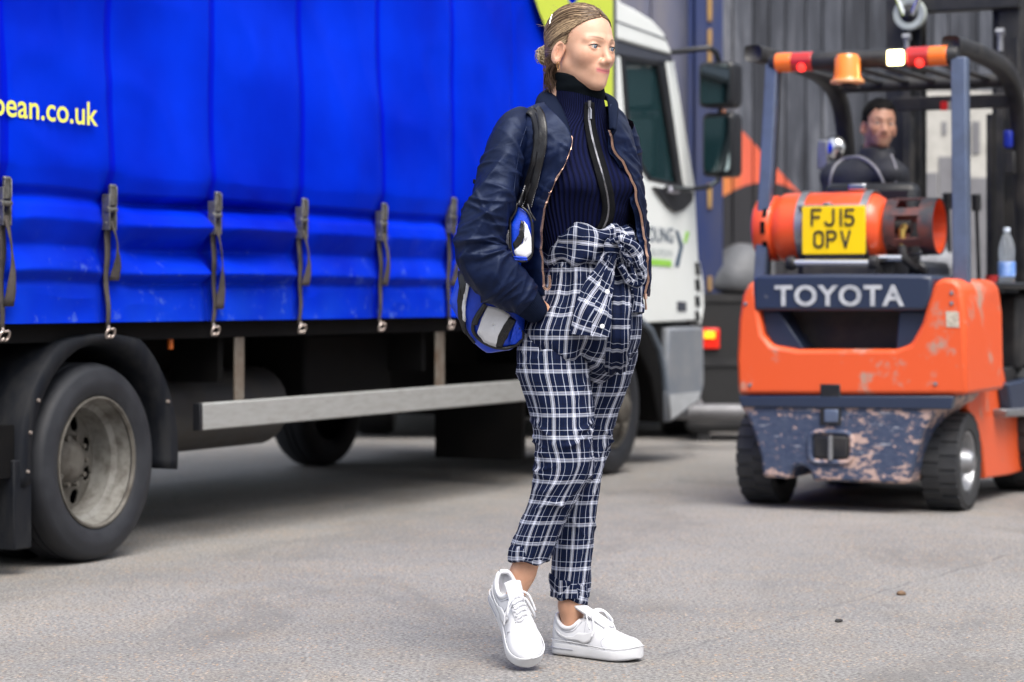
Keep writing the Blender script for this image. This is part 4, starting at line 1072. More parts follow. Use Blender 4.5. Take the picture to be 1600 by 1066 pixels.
def plate_text(t, lefts, base, hpx, wpx):
    for ch_, l in zip(t, lefts):
        ya, zb_ = FF.yz(l, base, XP); yb, _ = FF.yz(l+wpx, base, XP); hh = hpx*10.9/FPX; mb = MB()
        for st_ in STK[ch_]:
            for a_, b2 in zip(st_[:-1], st_[1:]):
                p0 = np.array([ya+(yb-ya)*a_[0]/.6, zb_+hh*a_[1]]); p1 = np.array([ya+(yb-ya)*b2[0]/.6, zb_+hh*b2[1]]); t_ = (p1-p0)/np.linalg.norm(p1-p0); n2 = np.array([-t_[1], t_[0]])*.0052; e_ = t_*.0045
                q4 = [p0-e_+n2, p0-e_-n2, p1+e_-n2, p1+e_+n2]
                mb.add([(XP-.0045, *q_) for q_ in q4]+[(XP-.0015, *q_) for q_ in q4], [(0, 1, 2, 3), (4, 7, 6, 5), (0, 4, 5, 1), (1, 5, 6, 2), (2, 6, 7, 3), (3, 7, 4, 0)])
        mb.build("lettering", plt, pl, smooth=False)
plate_text("FJ15", (1269, 1290, 1312, 1321), 352, 24, 13); plate_text("OPV", (1273, 1293, 1315), 386, 24, 13)
mb = MB(); mb.box((XP+.012, y1+.01, z0-.04), (XP+.03, y0-.01, z1-.01)); mb.build("plate_backing", mast_m, fork, bevel=.003)
q0, q1 = P(1237, 411, XP), P(1366, 411, XP)
mb = MB(); mb.tube([(XP-.005, q0[1], q0[2]), (XP-.005, q1[1], q1[2])], .017, 12); mb.build("hinge_bar", chrome, fork)
for yy in (q0[1], q1[1]):
    mb = MB(); mb.lathe([(0, -.02), (.030, -.018), (.034, 0), (.030, .018), (0, .02)], 'y', (XP-.005, yy, q0[2]), 18); mb.build("hinge_knuckle", mast_m, fork)
q2 = P(1255, 430, XP); q3 = P(1370, 430, XP)
mb = MB(); mb.box((XP-.02, q3[1], 1.06), (GX+.15, q2[1], 1.10)); mb.box((GX-.1, q3[1]-.05, 1.05), (GX+.14, q2[1]+.06, 1.125)); mb.build("bottle_cradle", mast_m, fork, bevel=.006)
mb = MB(); mb.tube([(GX-.12, -.13, 1.135), (GX-.12, -.26, 1.135)], .018, 10); mb.build("cradle_pin", chrome, fork)

# ---------------- small things on the side shelf
def to_world(p): return (1.59+p[0]*U[0]+p[1]*NL[0], 11.1+p[0]*U[1]+p[1]*NL[1], p[2])
wb = empty("water_bottle", to_world((1.1, -.415, 1.031)), TH, "clear plastic water bottle with blue label on the forklift's side shelf", "bottle")
m, nt, b = new_mat("clear_plastic"); b.inputs["Base Color"].default_value = (.85, .92, 1, 1); b.inputs["Roughness"].default_value = .08; b.inputs["Transmission Weight"].default_value = .85; b.inputs["IOR"].default_value = 1.15
mb = MB(); mb.lathe([(0, 0), (.036, .0), (.040, .008), (.039, .05), (.041, .08), (.038, .12), (.041, .14), (.040, .17), (.034, .20), (.020, .235), (.014, .245), (.014, .258)], 'z', (0, 0, 0), 28); mb.build("bottle_body", m, wb)
mb = MB(); mb.lathe([(.0405, .03), (.0425, .032), (.0425, .10), (.0405, .102)], 'z', (0, 0, 0), 28); mb.build("label_wrap", mat("blue_label", (.12, .28, .75), .4, var=.6, vscale=40, vc=(.6, .7, .9)), wb)
mb = MB(); mb.lathe([(.016, .25), (.0165, .252), (.0165, .268), (.015, .271), (0, .271)], 'z', (0, 0, 0), 20); mb.build("cap", mat("cap_white", (.6, .68, .8), .4), wb)
cupo = MB(); cupo.lathe([(0, 0), (.026, 0), (.032, .03), (.033, .034), (.030, .033), (.026, .008), (0, .006)], 'z', (0, 0, 0), 20)
cu = cupo.build("red_cap", mat("red_plastic", (.45, .03, .03), .4)); cu.location = to_world((.86, -.40, 1.031)); tag(cu, "small red plastic cap on the shelf beside the water bottle", "cap")
# ================================================================== people: shared head
def head_sdf(p, male=False, full=True):
    q = p.copy(); q[..., 1] = np.abs(q[..., 1])
    d = sd_ell(q, (-.012, 0, .03), (.100, .074, .083))
    d = smin(d, sd_ell(q, (.034, 0, -.030), (.056, .0505, .077)), .035)
    jw = .005 if male else 0.0
    d = smin(d, sd_cone(q, (.000, .0435+jw, -.052), (.068, .009+jw, -.091), .0135, .0140), .035)
    d = smin(d, sd_sph(q, (.0755, 0, -.0915), .0160), .02)
    d = smin(d, sd_sph(q, (.055, .0365, -.024), .0245), .025)
    d = smin(d, sd_cone(q, (.0845, .012, .0185), (.066, .046, .017), .0075, .006), .016)
    d = smax(d, -sd_sph(q, (.104, .0335, .0005), .0175), .016)
    d = smin(d, sd_cone(q, (.0835, 0, .006), (.1045, 0, -.031), .0065, .0085), .012)
    d = smin(d, sd_sph(q, (.1065, 0, -.0345), .0095), .009)
    d = smin(d, sd_sph(q, (.0965, .0118, -.0385), .0078), .007)
    d = smax(d, -sd_cone(q, (.100, .0058, -.0485), (.094, .0062, -.042), .0028, .002), .003)
    d = smin(d, sd_ell(q, (.076, 0, -.060), (.0195, .027, .020)), .02)
    # lips with a slight smile
    d = smin(d, sd_cone(q, (.0925, .004, -.0570), (.0800, .0255, -.0585), .0044, .0022), .0045)
    d = smin(d, sd_cone(q, (.0915, 0, -.0668), (.0805, .0225, -.0610), .0054, .0024), .0045)
    # eyelids
    lid = sd_sph(q, (.0725, .0315, .0), .0152)
    d = smin(d, lid, .004)
    d = smax(d, -sd_ell(q, (.0905, .0317, -.0006), (.0125, .0148, .0054)), .0015)
    # ear
    ca, sa = math.cos(.45), math.sin(.45)
    e = np.stack([(q[..., 0]+.006)*ca-(q[..., 1]-.0770)*sa, (q[..., 1]-.0770)*ca+(q[..., 0]+.006)*sa, q[..., 2]+.020], -1).astype(np.float32)*np.float32(1.07)
    e2 = e.copy(); e2[..., 0] = e[..., 0]+.22*e[..., 2]*-1
    ear = sd_ell(e2, (0, 0, 0), (.0185, .0075, .032))
    ear = smin(ear, sd_sph(e2, (.006, -.001, -.027), .0075), .008)
    ear = smax(ear, -sd_ell(e2, (.0035, .0055, .003), (.0112, .0070, .0215)), .003)
    ear = smin(ear, sd_cone(e2, (-.004, .001, .012), (-.003, .001, -.014), .0028, .0028), .003)
    d = smin(d, ear, .006)
    d = smin(d, sd_cone(p, (-.022, 0, -.07), (-.048, 0, -.20), .046 if not male else .058, .048 if not male else .064), .03)
    return d

def skin_mat(name, base, red):
    m, nt, b = new_mat(name)
    at = nd(nt, "ShaderNodeVertexColor", layer_name="tint")
    n = noise_n(nt, 60, 5, .6, coord(nt, "Object"))
    c = mix_n(nt, .5, at.outputs[0], ramp_n(nt, n, [(.3, (.93, .90, .88)), (.7, (1.07, 1.08, 1.1))]), 'MULTIPLY')
    c = mix_n(nt, .8, at.outputs[0], ramp_n(nt, noise_n(nt, 28, 6, .7, coord(nt, "Object")), [(.3, (.90, .84, .80)), (.5, (1, 1, 1)), (.72, (1.06, 1.08, 1.1))]), 'MULTIPLY')
    c = mix_n(nt, ramp_n(nt, noise_n(nt, 240, 2, .5, coord(nt, "Object")), [(.64, 0.), (.74, .08)]), c, (.42, .20, .12))
    nt.links.new(c, b.inputs["Base Color"])
    b.inputs["Roughness"].default_value = .46
    b.inputs["Subsurface Weight"].default_value = .12
    b.inputs["Subsurface Radius"].default_value = (1.0, .35, .2); b.inputs["Subsurface Scale"].default_value = .008
    bump_n(nt, b, noise_n(nt, 600, 3, .6, coord(nt, "Object")), .08, .001)
    return m

def head_tint(V, base, lip, male=False, brow=(.16, .10, .06)):
    c = np.tile(np.array(base, float), (len(V), 1))
    f, s, u = V[:, 0], np.abs(V[:, 1]), V[:, 2]
    def blend(w, col):
        nonlocal c; w = np.clip(w, 0, 1)[:, None]; c = c*(1-w)+np.array(col)*w
    cheek = np.exp(-(((f-.07)/.03)**2+((s-.042)/.022)**2+((u+.032)/.022)**2))
    blend(cheek*.35, (base[0]*1.0, base[1]*.72, base[2]*.66))
    nose = np.exp(-(((f-.105)/.014)**2+(s/.016)**2+((u+.036)/.014)**2)); blend(nose*.3, (base[0], base[1]*.75, base[2]*.7))
    ear = np.exp(-(((f+.006)/.03)**2+((s-.078)/.010)**2+((u+.022)/.04)**2)); blend(ear*.4, (base[0], base[1]*.68, base[2]*.6))
    lc = -.0618 + .15*np.maximum(s-.006, 0)
    lipw = (1-np.clip((s-.022)/.005, 0, 1))*(f > .074)
    dl_ = u-lc; lipm = np.where(dl_ > 0, np.clip(1.6-dl_/.0045, 0, 1), np.clip(1.6+dl_/.0058, 0, 1)); blend(lipw*lipm, lip)
    blend(lipw*np.clip(1-np.abs(dl_)/.0017, 0, 1)*.8, tuple(x*.35 for x in lip))
    by = .0205+.004*np.sin(np.clip((s-.012)/.04, 0, 1)*2.6)
    bw = np.clip(1.2-np.abs(u-by)/(.0045 if male else .0030), 0, 1)*np.clip((s-.010)/.005, 0, 1)*np.clip((.052-s)/.012, 0, 1)*(f > .04)
    blend(bw*(.95 if male else .8), brow)
    # lash line rim of the lids
    er = np.sqrt(((s-.0317)/.0152)**2+((u+.0002)/.0068)**2)
    lw_ = np.clip(1-np.abs(er-1.0)/.22, 0, 1)*(f > .07)*(u > -.0015); blend(lw_*.75, (.06, .035, .03))
    if male:
        st = np.clip((-.046-u)/.02, 0, 1)*(f > .0)*np.clip((u+.13)/.02, 0, 1)*(1-np.clip(lipw*np.clip(1.6-np.abs(u-lc)/.0085, 0, 1), 0, 1)); blend(st*.35, (.13, .085, .07))
    return c

def orient(yaw, pitch=0, roll=0):
    """columns F,S,U : forward, her left, up. yaw 0 looks at the camera, + turns towards +x"""
    cy, sy = math.cos(yaw), math.sin(yaw)
    F = np.array([sy, -cy, 0]); S = np.array([cy, sy, 0]); Uu = np.array([0, 0, 1.])
    F2 = F*math.cos(pitch)-Uu*math.sin(pitch); U2 = F*math.sin(pitch)+Uu*math.cos(pitch)
    S2 = S*math.cos(roll)-U2*math.sin(roll); U3 = S*math.sin(roll)+U2*math.cos(roll)
    return np.stack([F2, S2, U3], 1)

eye_white = mat("eye_white", (.62, .60, .58), .15, coat=.5)
def iris_mat(nm, c1):
    m, nt, b = new_mat(nm)
    g = nd(nt, "ShaderNodeTexCoord"); sp = nd(nt, "ShaderNodeSeparateXYZ"); nt.links.new(g.outputs["Object"], sp.inputs[0])
    r_ = math_n(nt, 'SQRT', math_n(nt, 'ADD', math_n(nt, 'MULTIPLY', sp.outputs[1], sp.outputs[1]), math_n(nt, 'MULTIPLY', sp.outputs[2], sp.outputs[2])))
    c = ramp_n(nt, math_n(nt, 'MULTIPLY', r_, 100), [(0, (.004, .004, .005)), (.24, (.004, .004, .005)), (.28, c1), (.50, tuple(x*.6 for x in c1)), (.60, (.02, .02, .03)), (.66, (.60, .57, .55))])
    fr = math_n(nt, 'GREATER_THAN', sp.outputs[0], 0.0)
    c = mix_n(nt, fr, (.60, .56, .54), c)
    nt.links.new(c, b.inputs["Base Color"]); b.inputs["Roughness"].default_value = .08; b.inputs["Coat Weight"].default_value = .6
    return m
def eyes(parent, M3, org, c1, look=(.0, .0)):
    im = iris_mat("iris", c1)
    th = np.linspace(0, np.pi, 20); ph = np.linspace(0, 2*np.pi, 28, endpoint=False)
    Gs = np.stack([np.outer(np.cos(th), np.ones(28)), np.outer(np.sin(th), np.cos(ph)), np.outer(np.sin(th), np.sin(ph))], -1)*.0138
    Gs[..., 0] += .0016*np.exp(-((Gs[..., 1]**2+Gs[..., 2]**2)/.005**2))*(Gs[..., 0] > 0)
    for s_ in (-1, 1):
        o = grid_obj("eye", Gs, im, parent, True)
        Mt = Matrix([[*M3[i], 0] for i in range(3)]+[[0, 0, 0, 1]])
        loc = org + M3 @ np.array([.0725, .0315*s_, 0])
        o.matrix_local = Matrix.Translation(Vector(loc)) @ Mt @ Matrix.Rotation(look[0], 4, 'Z') @ Matrix.Rotation(look[1], 4, 'Y')

# ================================================================== forklift driver
DSX = -.02
dw = np.array(to_world((.66, .115, 0)))
driver = empty("person", tuple(dw), 0, "forklift driver with short black hair in dark jacket with grey piping glancing back", "person")
dM = orient(R(6), R(2), R(4))*1.03; dH = np.array([0.015, 0.0, 1.80])
FW = np.array([U[0], U[1], 0]); LF = np.array([NL[0], NL[1], 0]); UP = np.array([0, 0, 1.])
def D(f, l, z): return (FW*f+LF*l+UP*z)
def driver_limbs(p, g=0.0):
    d = sd_cone(p, D(.0, .08, 1.12), D(.02, .06, 1.48), .145+g, .135+g)
    d = smin(d, sd_cone(p, D(.08, .21, 1.545), D(-.05, -.08, 1.545), .075+g, .075+g), .08)
    d = smin(d, sd_cone(p, D(-.05, -.09, 1.54), D(.02, -.13, 1.26), .064+g, .054+g), .05)
    d = smin(d, sd_cone(p, D(.08, .23, 1.54), D(.16, .27, 1.29), .064+g, .054+g), .05)
    d = smin(d, sd_cone(p, D(.16, .27, 1.29), D(.30, .15, 1.34), .050+g, .040+g), .03)
    d = smin(d, sd_cone(p, D(.02, -.13, 1.26), D(.26, -.10, 1.24), .050+g, .042+g), .03)
    return d
def driver_body(p):
    d = driver_limbs(p, -.012)
    for s_, kx, kl in ((1, .46, .13), (-1, .46, -.20)):
        d = smin(d, sd_cone(p, D(.0, .09*s_, 1.13), D(kx, kl, 1.13), .085, .062), .06)
        d = smin(d, sd_cone(p, D(kx, kl, 1.13), D(kx+.12, kl, .72), .058, .042), .03)
        d = smin(d, sd_cone(p, D(kx+.10, kl, .69), D(kx+.26, kl, .66), .042, .035), .03)
    for (a, b_) in ((D(.30, .15, 1.34), D(.34, .12, 1.36)), (D(.26, -.12, 1.24), D(.31, -.10, 1.26))):
        d = smin(d, sd_cone(p, a, b_, .036, .034), .03)
        for k in range(4):
            o = D(.02, -.018+.012*k, .0)
            d = smin(d, sd_cone(p, b_+o*.8, b_+o*1.4+D(.055-.004*abs(k-1.5), 0, -.012), .0105, .0085), .008)
    d = smin(d, sd_cone(p, D(.02, .03, 1.5), dH+dM @ np.array([-.03, 0, -.09]), .062, .056), .04)
    return d
Vb, Fb = surfnet(driver_body, (-.42, -.55, .58), (.85, .75, 1.80), .016)
def hf(p): return head_sdf(p, True)
Vh, Fh = surfnet(hf, (-.125, -.098, -.135), (.125, .098, .125), .0034)
dskin = (.50, .27, .185)
cb = np.tile(np.array(dskin), (len(Vb), 1)); ch = head_tint(Vh, dskin, (.34, .13, .10), True, (.02, .014, .012))
Vhw = Vh @ dM.T + dH
body = raw_mesh("body", np.concatenate([Vb, Vhw]), np.concatenate([Fb, Fh+len(Vb)]), skin_mat("driver_skin", dskin, .2), driver, col=np.concatenate([cb, ch]))
eyes(driver, dM, dH, (.05, .025, .012), (R(-8), 0))
def dhair(p):
    q = p.copy(); q[..., 1] = np.abs(q[..., 1])
    d = sd_ell(q, (-.014, 0, .033), (.1025, .0780, .0895))
    d = smin(d, sd_sph(q, (-.055, 0, -.02), .058), .03)
    cut = q[..., 0] - np.interp(q[..., 2], [-.1, -.05, -.02, .0, .03, .055, .075, .1, .13], [-.06, -.035, -.012, .030, .034, .062, .082, .105, .13]) + (noise3(q*np.array([60, 60, 60]), 8)-.5)*.012
    cut = cut+.016*np.exp(-((q[..., 1]-.042)/.014)**2)*(q[..., 2] > .03)-.006*np.exp(-(q[..., 1]/.02)**2)
    d = smax(d, cut*.75, .004)
    return d + (noise3(p*130, 2)-.5)*.005
V, F = surfnet(dhair, (-.13, -.1, -.12), (.12, .1, .14), .005)
raw_mesh("hair", V @ dM.T + dH, F, mat("black_hair", (.006, .0055, .0055), .7, bump=.8, bscale=260, stretch=(1, 1, .3), spec=.15), driver)
mb = MB(); rd = np.random.RandomState(9); kv = V[rd.choice(len(V), 900)]
for p0 in kv:      # short cropped strands
    if p0[2] < -.07: continue
    nr_ = p0-np.array([-.014, 0, .03]); nr_ /= np.linalg.norm(nr_); tg = np.array([.5, rd.normal()*.5, -.4+rd.normal()*.4]); tg -= nr_*tg.dot(nr_); tg /= np.linalg.norm(tg)
    pts = [p0-nr_*.003, p0+nr_*.003+tg*.006, p0+nr_*.002+tg*.014]
    mb.tube([dM @ q_+dH for q_ in pts], [.0016, .0014, .0006], 4)
mb.build("cropped_strands", bpy.data.materials["black_hair"], driver, kind="stuff")
jk = mat("driver_jacket", (.014, .016, .024), .65, var=.5, vscale=8, vc=(.035, .038, .05), bump=.4, bscale=25, bdist=.01)
def djacket(p):
    d = driver_limbs(p, .012)
    dd = sd_cone(p, D(.02, .03, 1.52), dH+dM @ np.array([-.020, 0, -.118]), .100, .090); d = smin(d, dd, .05)
    cut = sd_sph(p, dH+dM @ np.array([.0, 0, -.03]), .105)
    d = smax(d, -cut, .02)
    w = (ridge(p*np.array([5, 5, 9]), 3)-.5)*.022
    d = smax(d, -(p[..., 2]-1.09), .02)
    return d + w
V, F = surfnet(djacket, (-.5, -.6, 1.02), (.6, .75, 1.78), .012)
raw_mesh("jacket", V, F, jk, driver)
def drape_on(V, pts, off):
    """points (x,z offset path) pressed onto the surface from the camera side, in local space"""
    out = []
    for (x_, z_) in pts:
        dd = (V[:, 0]-x_)**2+(V[:, 2]-z_)**2; k = np.argsort(dd)[:14]
        out.append((x_, V[k, 1].min()-off, z_))
    return np.array(out)
def dl(px, py): Yd = dw[1]-.15; return ((px-800)/FPX*Yd-dw[0], CAM_H-(py-HZ)/FPX*Yd)
pp = resample(drape_on(V, [dl(*q) for q in ((1306, 290), (1308, 268), (1316, 252), (1332, 242), (1348, 242), (1360, 250), (1372, 266), (1382, 290))], .004), 30, 1.5)
grid_obj("piping", tube_grid(pp, .007, .008, 8), mat("reflective_grey", (.30, .30, .33), .5, var=.3), driver, True, caps=(True, True))
pp = resample(drape_on(V, [dl(*q) for q in ((1396, 240), (1399, 262), (1399, 292))], .004), 12, 1)
grid_obj("piping", tube_grid(pp, .004, .005, 8), mat("reflective_grey_trim", (.28, .28, .31), .5, var=.3), driver, True, caps=(True, True))
def dtrous(p):
    d = 9
    for s_, kx, kl in ((1, .46, .13), (-1, .46, -.20)):
        d = np.minimum(d, sd_cone(p, D(.0, .09*s_, 1.13), D(kx, kl, 1.13), .097, .074))
        d = smin(d, sd_cone(p, D(kx, kl, 1.13), D(kx+.12, kl, .78), .070, .054), .03)
    d = smin(d, sd_cone(p, D(-.04, .08, 1.13), D(-.04, -.08, 1.13), .10, .10), .05)
    return d + (ridge(p*8, 5)-.5)*.014
V, F = surfnet(dtrous, (-.45, -.5, .70), (.85, .75, 1.28), .014)
raw_mesh("trousers", V, F, mat("pale_denim", (.38, .39, .42), .85, var=.4, vscale=10), driver)
# ================================================================== walking woman
WY0 = 6.46; PPM = FPX/WY0; WX0 = (880-800)/PPM
woman = empty("person", (WX0, WY0, 0), 0, "woman walking in navy bomber jacket, checked trousers and white trainers", "person")
def W(px, py, d=0.0):
    s_ = 1+d/WY0
    return np.array([(px-800)/PPM*s_-WX0, d, CAM_H+(HZ-py)/PPM*s_])
def topx(V):
    V = np.asarray(V); Y = WY0+V[..., 1]
    return np.stack([800+FPX*(V[..., 0]+WX0)/Y, HZ-FPX*(V[..., 2]-CAM_H)/Y], -1)
def drape(path, surf, off, rad=7.0, default=None):
    """place picture-plane path points (px,py) on the nearest camera-facing part of surf (Nx3)"""
    S2 = topx(surf); out = []; last = default
    for (px, py) in path:
        dd = (S2[:, 0]-px)**2+(S2[:, 1]-py)**2
        k = np.where(dd < rad*rad)[0]
        if len(k) == 0: k = np.argsort(dd)[:6]
        dep = np.percentile(surf[k, 1], 12)
        out.append(dep)
    out = smooth1(np.array(out), 1.2) if len(out) > 6 else np.array(out)
    return np.array([W(px, py, dd-off) for (px, py), dd in zip(path, out)])
YAW = R(40)
Ff = np.array([math.sin(YAW), -math.cos(YAW), 0]); Ss = np.array([math.cos(YAW), math.sin(YAW), 0])
def rings(keys, n=96, rows=80, k=3.0, power=2.25, yaw=None):
    """keys (py, pxL, pxR, rho, depth): elliptical rings seen from the camera between pxL and pxR"""
    ys = [q[0] for q in keys]; q = np.linspace(ys[0], ys[-1], rows)
    T = table(keys, q, k)
    th = np.linspace(0, 2*np.pi, n, endpoint=False)
    f_, s_ = (Ff, Ss) if yaw is None else (np.array([math.sin(yaw), -math.cos(yaw), 0]), np.array([math.cos(yaw), math.sin(yaw), 0]))
    G = []
    c = np.sign(np.cos(th))*np.abs(np.cos(th))**(2/power); s = np.sign(np.sin(th))*np.abs(np.sin(th))**(2/power)
    for y, (L, Rr, rho, dep) in zip(q, T):
        C = W((L+Rr)/2, y, dep); H = (Rr-L)/2/PPM*(1+dep/WY0)
        ex = (c[:, None]*rho*f_+s[:, None]*s_)
        a = H/np.abs(ex[:, 0]).max()
        G.append(C+ex*a)
    return np.array(G), th, q

# ---------------- colours
sweat_m, nt, b = new_mat("ribbed_navy_knit")
uvn = coord(nt, "UV"); sp = nd(nt, "ShaderNodeSeparateXYZ"); nt.links.new(uvn, sp.inputs[0])
w_ = math_n(nt, 'ABSOLUTE', math_n(nt, 'SINE', math_n(nt, 'MULTIPLY', sp.outputs[0], math.pi/.0105)))
nt.links.new(mix_n(nt, w_, (.0008, .0016, .011), (.0022, .0045, .034)), b.inputs["Base Color"])
b.inputs["Roughness"].default_value = .85; b.inputs["Specular IOR Level"].default_value = .12
bump_n(nt, b, w_, .8, .004)
black_knit = mat("black_knit", (.0025, .0045, .007), .9, bump=.3, bscale=400, spec=.1)
def nylon(name, c1, c2):
    m, nt, b = new_mat(name)
    v = coord(nt, "Object")
    n = noise_n(nt, 16, 6, .6, coord(nt, "Object", (1, 1, 1.8)), 1.2)
    nt.links.new(mix_n(nt, ramp_n(nt, n, [(.35, 0.), (.7, 1.)]), c1, c2), b.inputs["Base Color"])
    b.inputs["Roughness"].default_value = .50
    b.inputs["Specular IOR Level"].default_value = .30; b.inputs["Specular Tint"].default_value = (.55, .68, 1, 1)
    h = math_n(nt, 'ADD', n, math_n(nt, 'MULTIPLY', noise_n(nt, 45, 3, .5, v, .8), .3))
    bump_n(nt, b, h, .16, .010)
    return m
jack_m = nylon("navy_nylon", (.0012, .0036, .019), (.0024, .0068, .033))
lin_m = nylon("navy_lining", (.003, .006, .02), (.004, .008, .028))
rib_m, nt, b = new_mat("navy_rib")
sp = nd(nt, "ShaderNodeSeparateXYZ"); nt.links.new(coord(nt, "UV"), sp.inputs[0])
w_ = math_n(nt, 'ABSOLUTE', math_n(nt, 'SINE', math_n(nt, 'MULTIPLY', sp.outputs[0], math.pi/.0042)))
nt.links.new(mix_n(nt, w_, (.0022, .005, .017), (.0045, .0095, .029)), b.inputs["Base Color"]); b.inputs["Roughness"].default_value = .8; b.inputs["Specular IOR Level"].default_value = .12
bump_n(nt, b, w_, .3, .0015)
copper = mat("copper_zip", (.80, .50, .38), .28, .9)
gunmetal = mat("gunmetal_zip", (.32, .32, .35), .3, .9)
tape_m = mat("zip_tape", (.005, .0055, .007), .9, var=.4, vscale=80, vc=(.016, .016, .018), spec=.1)

def plaid_mat(name="checked_cotton", turn=0.0, per=.059):
    m, nt, b = new_mat(name)
    mp = nd(nt, "ShaderNodeMapping"); mp.inputs["Rotation"].default_value = (0, 0, turn); nt.links.new(coord(nt, "UV"), mp.inputs[0])
    sp = nd(nt, "ShaderNodeSeparateXYZ"); nt.links.new(mp.outputs[0], sp.inputs[0])
    wh, nv, bk, gy = (.64, .67, .80), (.0020, .0064, .030), (.0015, .002, .006), (.30, .33, .42)
    th2 = (.50, .54, .68)
    def stripes(x, lst):
        fr = math_n(nt, 'FRACT', math_n(nt, 'MULTIPLY', x, 1/per)); return ramp_n(nt, fr, lst, 'CONSTANT')
    wv = stripes(sp.outputs[0], [(0, nv), (.095, bk), (.115, nv), (.270, th2), (.305, nv), (.33, nv), (.51, bk), (.525, wh), (.55, bk), (.575, wh), (.67, bk), (.695, wh), (.72, bk), (.735, nv), (.895, th2), (.925, nv)])
    wf = stripes(sp.outputs[1], [(0, nv), (.12, bk), (.145, nv), (.30, th2), (.33, nv), (.54, bk), (.56, wh), (.60, gy), (.66, wh), (.70, gy), (.74, bk), (.765, nv), (.92, nv)])
    c = mix_n(nt, .47, wv, wf)
    # woven thread contrast
    th = noise_n(nt, 900, 2, .5, coord(nt, "Object"))
    c = mix_n(nt, .25, c, ramp_n(nt, th, [(.3, .75), (.7, 1.2)]), 'MULTIPLY')
    nt.links.new(c, b.inputs["Base Color"]); b.inputs["Roughness"].default_value = .8; b.inputs["Specular IOR Level"].default_value = .15
    bump_n(nt, b, noise_n(nt, 22, 4, .55, coord(nt, "Object", (1, 1, 1)), .8), .35, .010)
    return m
plaid = plaid_mat()
white_leather, nt, b = new_mat("white_leather")
b.inputs["Base Color"].default_value = (.64, .65, .685, 1); b.inputs["Roughness"].default_value = .45
bump_n(nt, b, noise_n(nt, 220, 4, .6, coord(nt, "Object")), .12, .002)
white_rub = mat("white_rubber", (.60, .61, .635), .5, bump=.1, var=.3, vscale=18, vc=(.48, .46, .42), thr=(.55, .75))
white_lace = mat("white_lace", (.74, .75, .79), .8, bump=.3, bscale=500)
dark_dot = mat("eyelet_black", (.02, .02, .03), .5)

# ---------------- head, neck, ankles and hidden limbs: one body mesh
HM = orient(R(43), R(4), R(3)); HO = W(908, 75, -.055)
Vh, Fh = surfnet(lambda p: head_sdf(p), (-.122, -.097, -.19), (.124, .097, .122), .0015)
base = (.62, .36, .25)
ch = head_tint(Vh, base, (.56, .17, .175), False, (.22, .13, .08))
Vhw = Vh @ HM.T + HO
ankR = [W(866, 590, -.10), W(884, 712, -.12), W(817, 895, -.09), W(806, 925, -.09)]
ankL = [W(935, 590, .04), W(912, 740, .05), W(893, 945, .02), W(894, 976, .020)]
shR, elR, hdR = W(808, 208, -.12), W(750, 392, -.22), W(828, 474, -.165)
shL, elL, hdL = W(968, 222, .09), W(990, 372, .12), W(985, 472, .02)
def body_fn(p):
    d = sd_ell(p, W(900, 280, -.03), (.115, .085, .19))
    d = smin(d, sd_ell(p, W(902, 480, -.03), (.135, .11, .17)), .1)
    d = smin(d, sd_cone(p, W(897, 215, -.03), W(907, 120, -.045), .052, .044), .05)
    for A, r_ in ((ankR, (.066, .048, .031, .028)), (ankL, (.066, .036, .033, .029))):
        for i in range(3): d = smin(d, sd_cone(p, A[i], A[i+1], r_[i], r_[i+1]), .02)
    for s_, e_, h_ in ((shR, elR, hdR), (shL, elL, hdL)):
        d = smin(d, sd_cone(p, s_, e_, .034, .032), .02); d = smin(d, sd_cone(p, e_, h_, .032, .024), .02)
        dv = np.array([.55, .80, -.55]) if h_ is hdR else np.array([-.65, -.1, -.75]); dv /= np.linalg.norm(dv); tip = h_+dv*.06
        d = smin(d, sd_cone(p, h_, tip, .028, .032), .02)
        for k in range(4):
            o = np.array([-.024+.016*k, 0, 0]); d = smin(d, sd_cone(p, tip+o, tip+o+dv*(.07-.006*abs(k-1.4)), .0095, .0075), .006)
        d = smin(d, sd_cone(p, h_+dv*.02+np.array([.025, 0, 0]), h_+dv*.07+np.array([.045, -.01, 0]), .012, .009), .01)
    return d
Vb, Fb = surfnet(body_fn, (-.36, -.36, .04), (.28, .26, 1.56), .011)
cb = np.tile(np.array(base)*np.array([.92, .86, .80]), (len(Vb), 1))
raw_mesh("body", np.concatenate([Vb, Vhw]), np.concatenate([Fb, Fh+len(Vb)]), skin_mat("fair_skin", base, .2), woman, col=np.concatenate([cb, ch]))
eyes(woman, HM, HO, (.16, .24, .33), (R(6), R(3)))
def HL(f, s, u): return HM @ np.array([f, s, u]) + HO
# upper lash line
for s_ in (-1, 1):
    pts = []
    for t in np.linspace(-1, 1, 13):
        ss = .0317+.0144*t; uu = -.0004+.0057*math.sqrt(max(0, 1-(t*.97)**2)); rr_ = .0155
        f_ = .0725+math.sqrt(max(1e-6, rr_**2-(ss-.0315)**2-uu**2)); pts.append(HL(f_, s_*ss, uu))
    mb = MB(); mb.tube(pts, [.0005]+[.0011]*11+[.0005], 6); mb.build("eyelash", mat("lash", (.02, .013, .012), .6), woman)

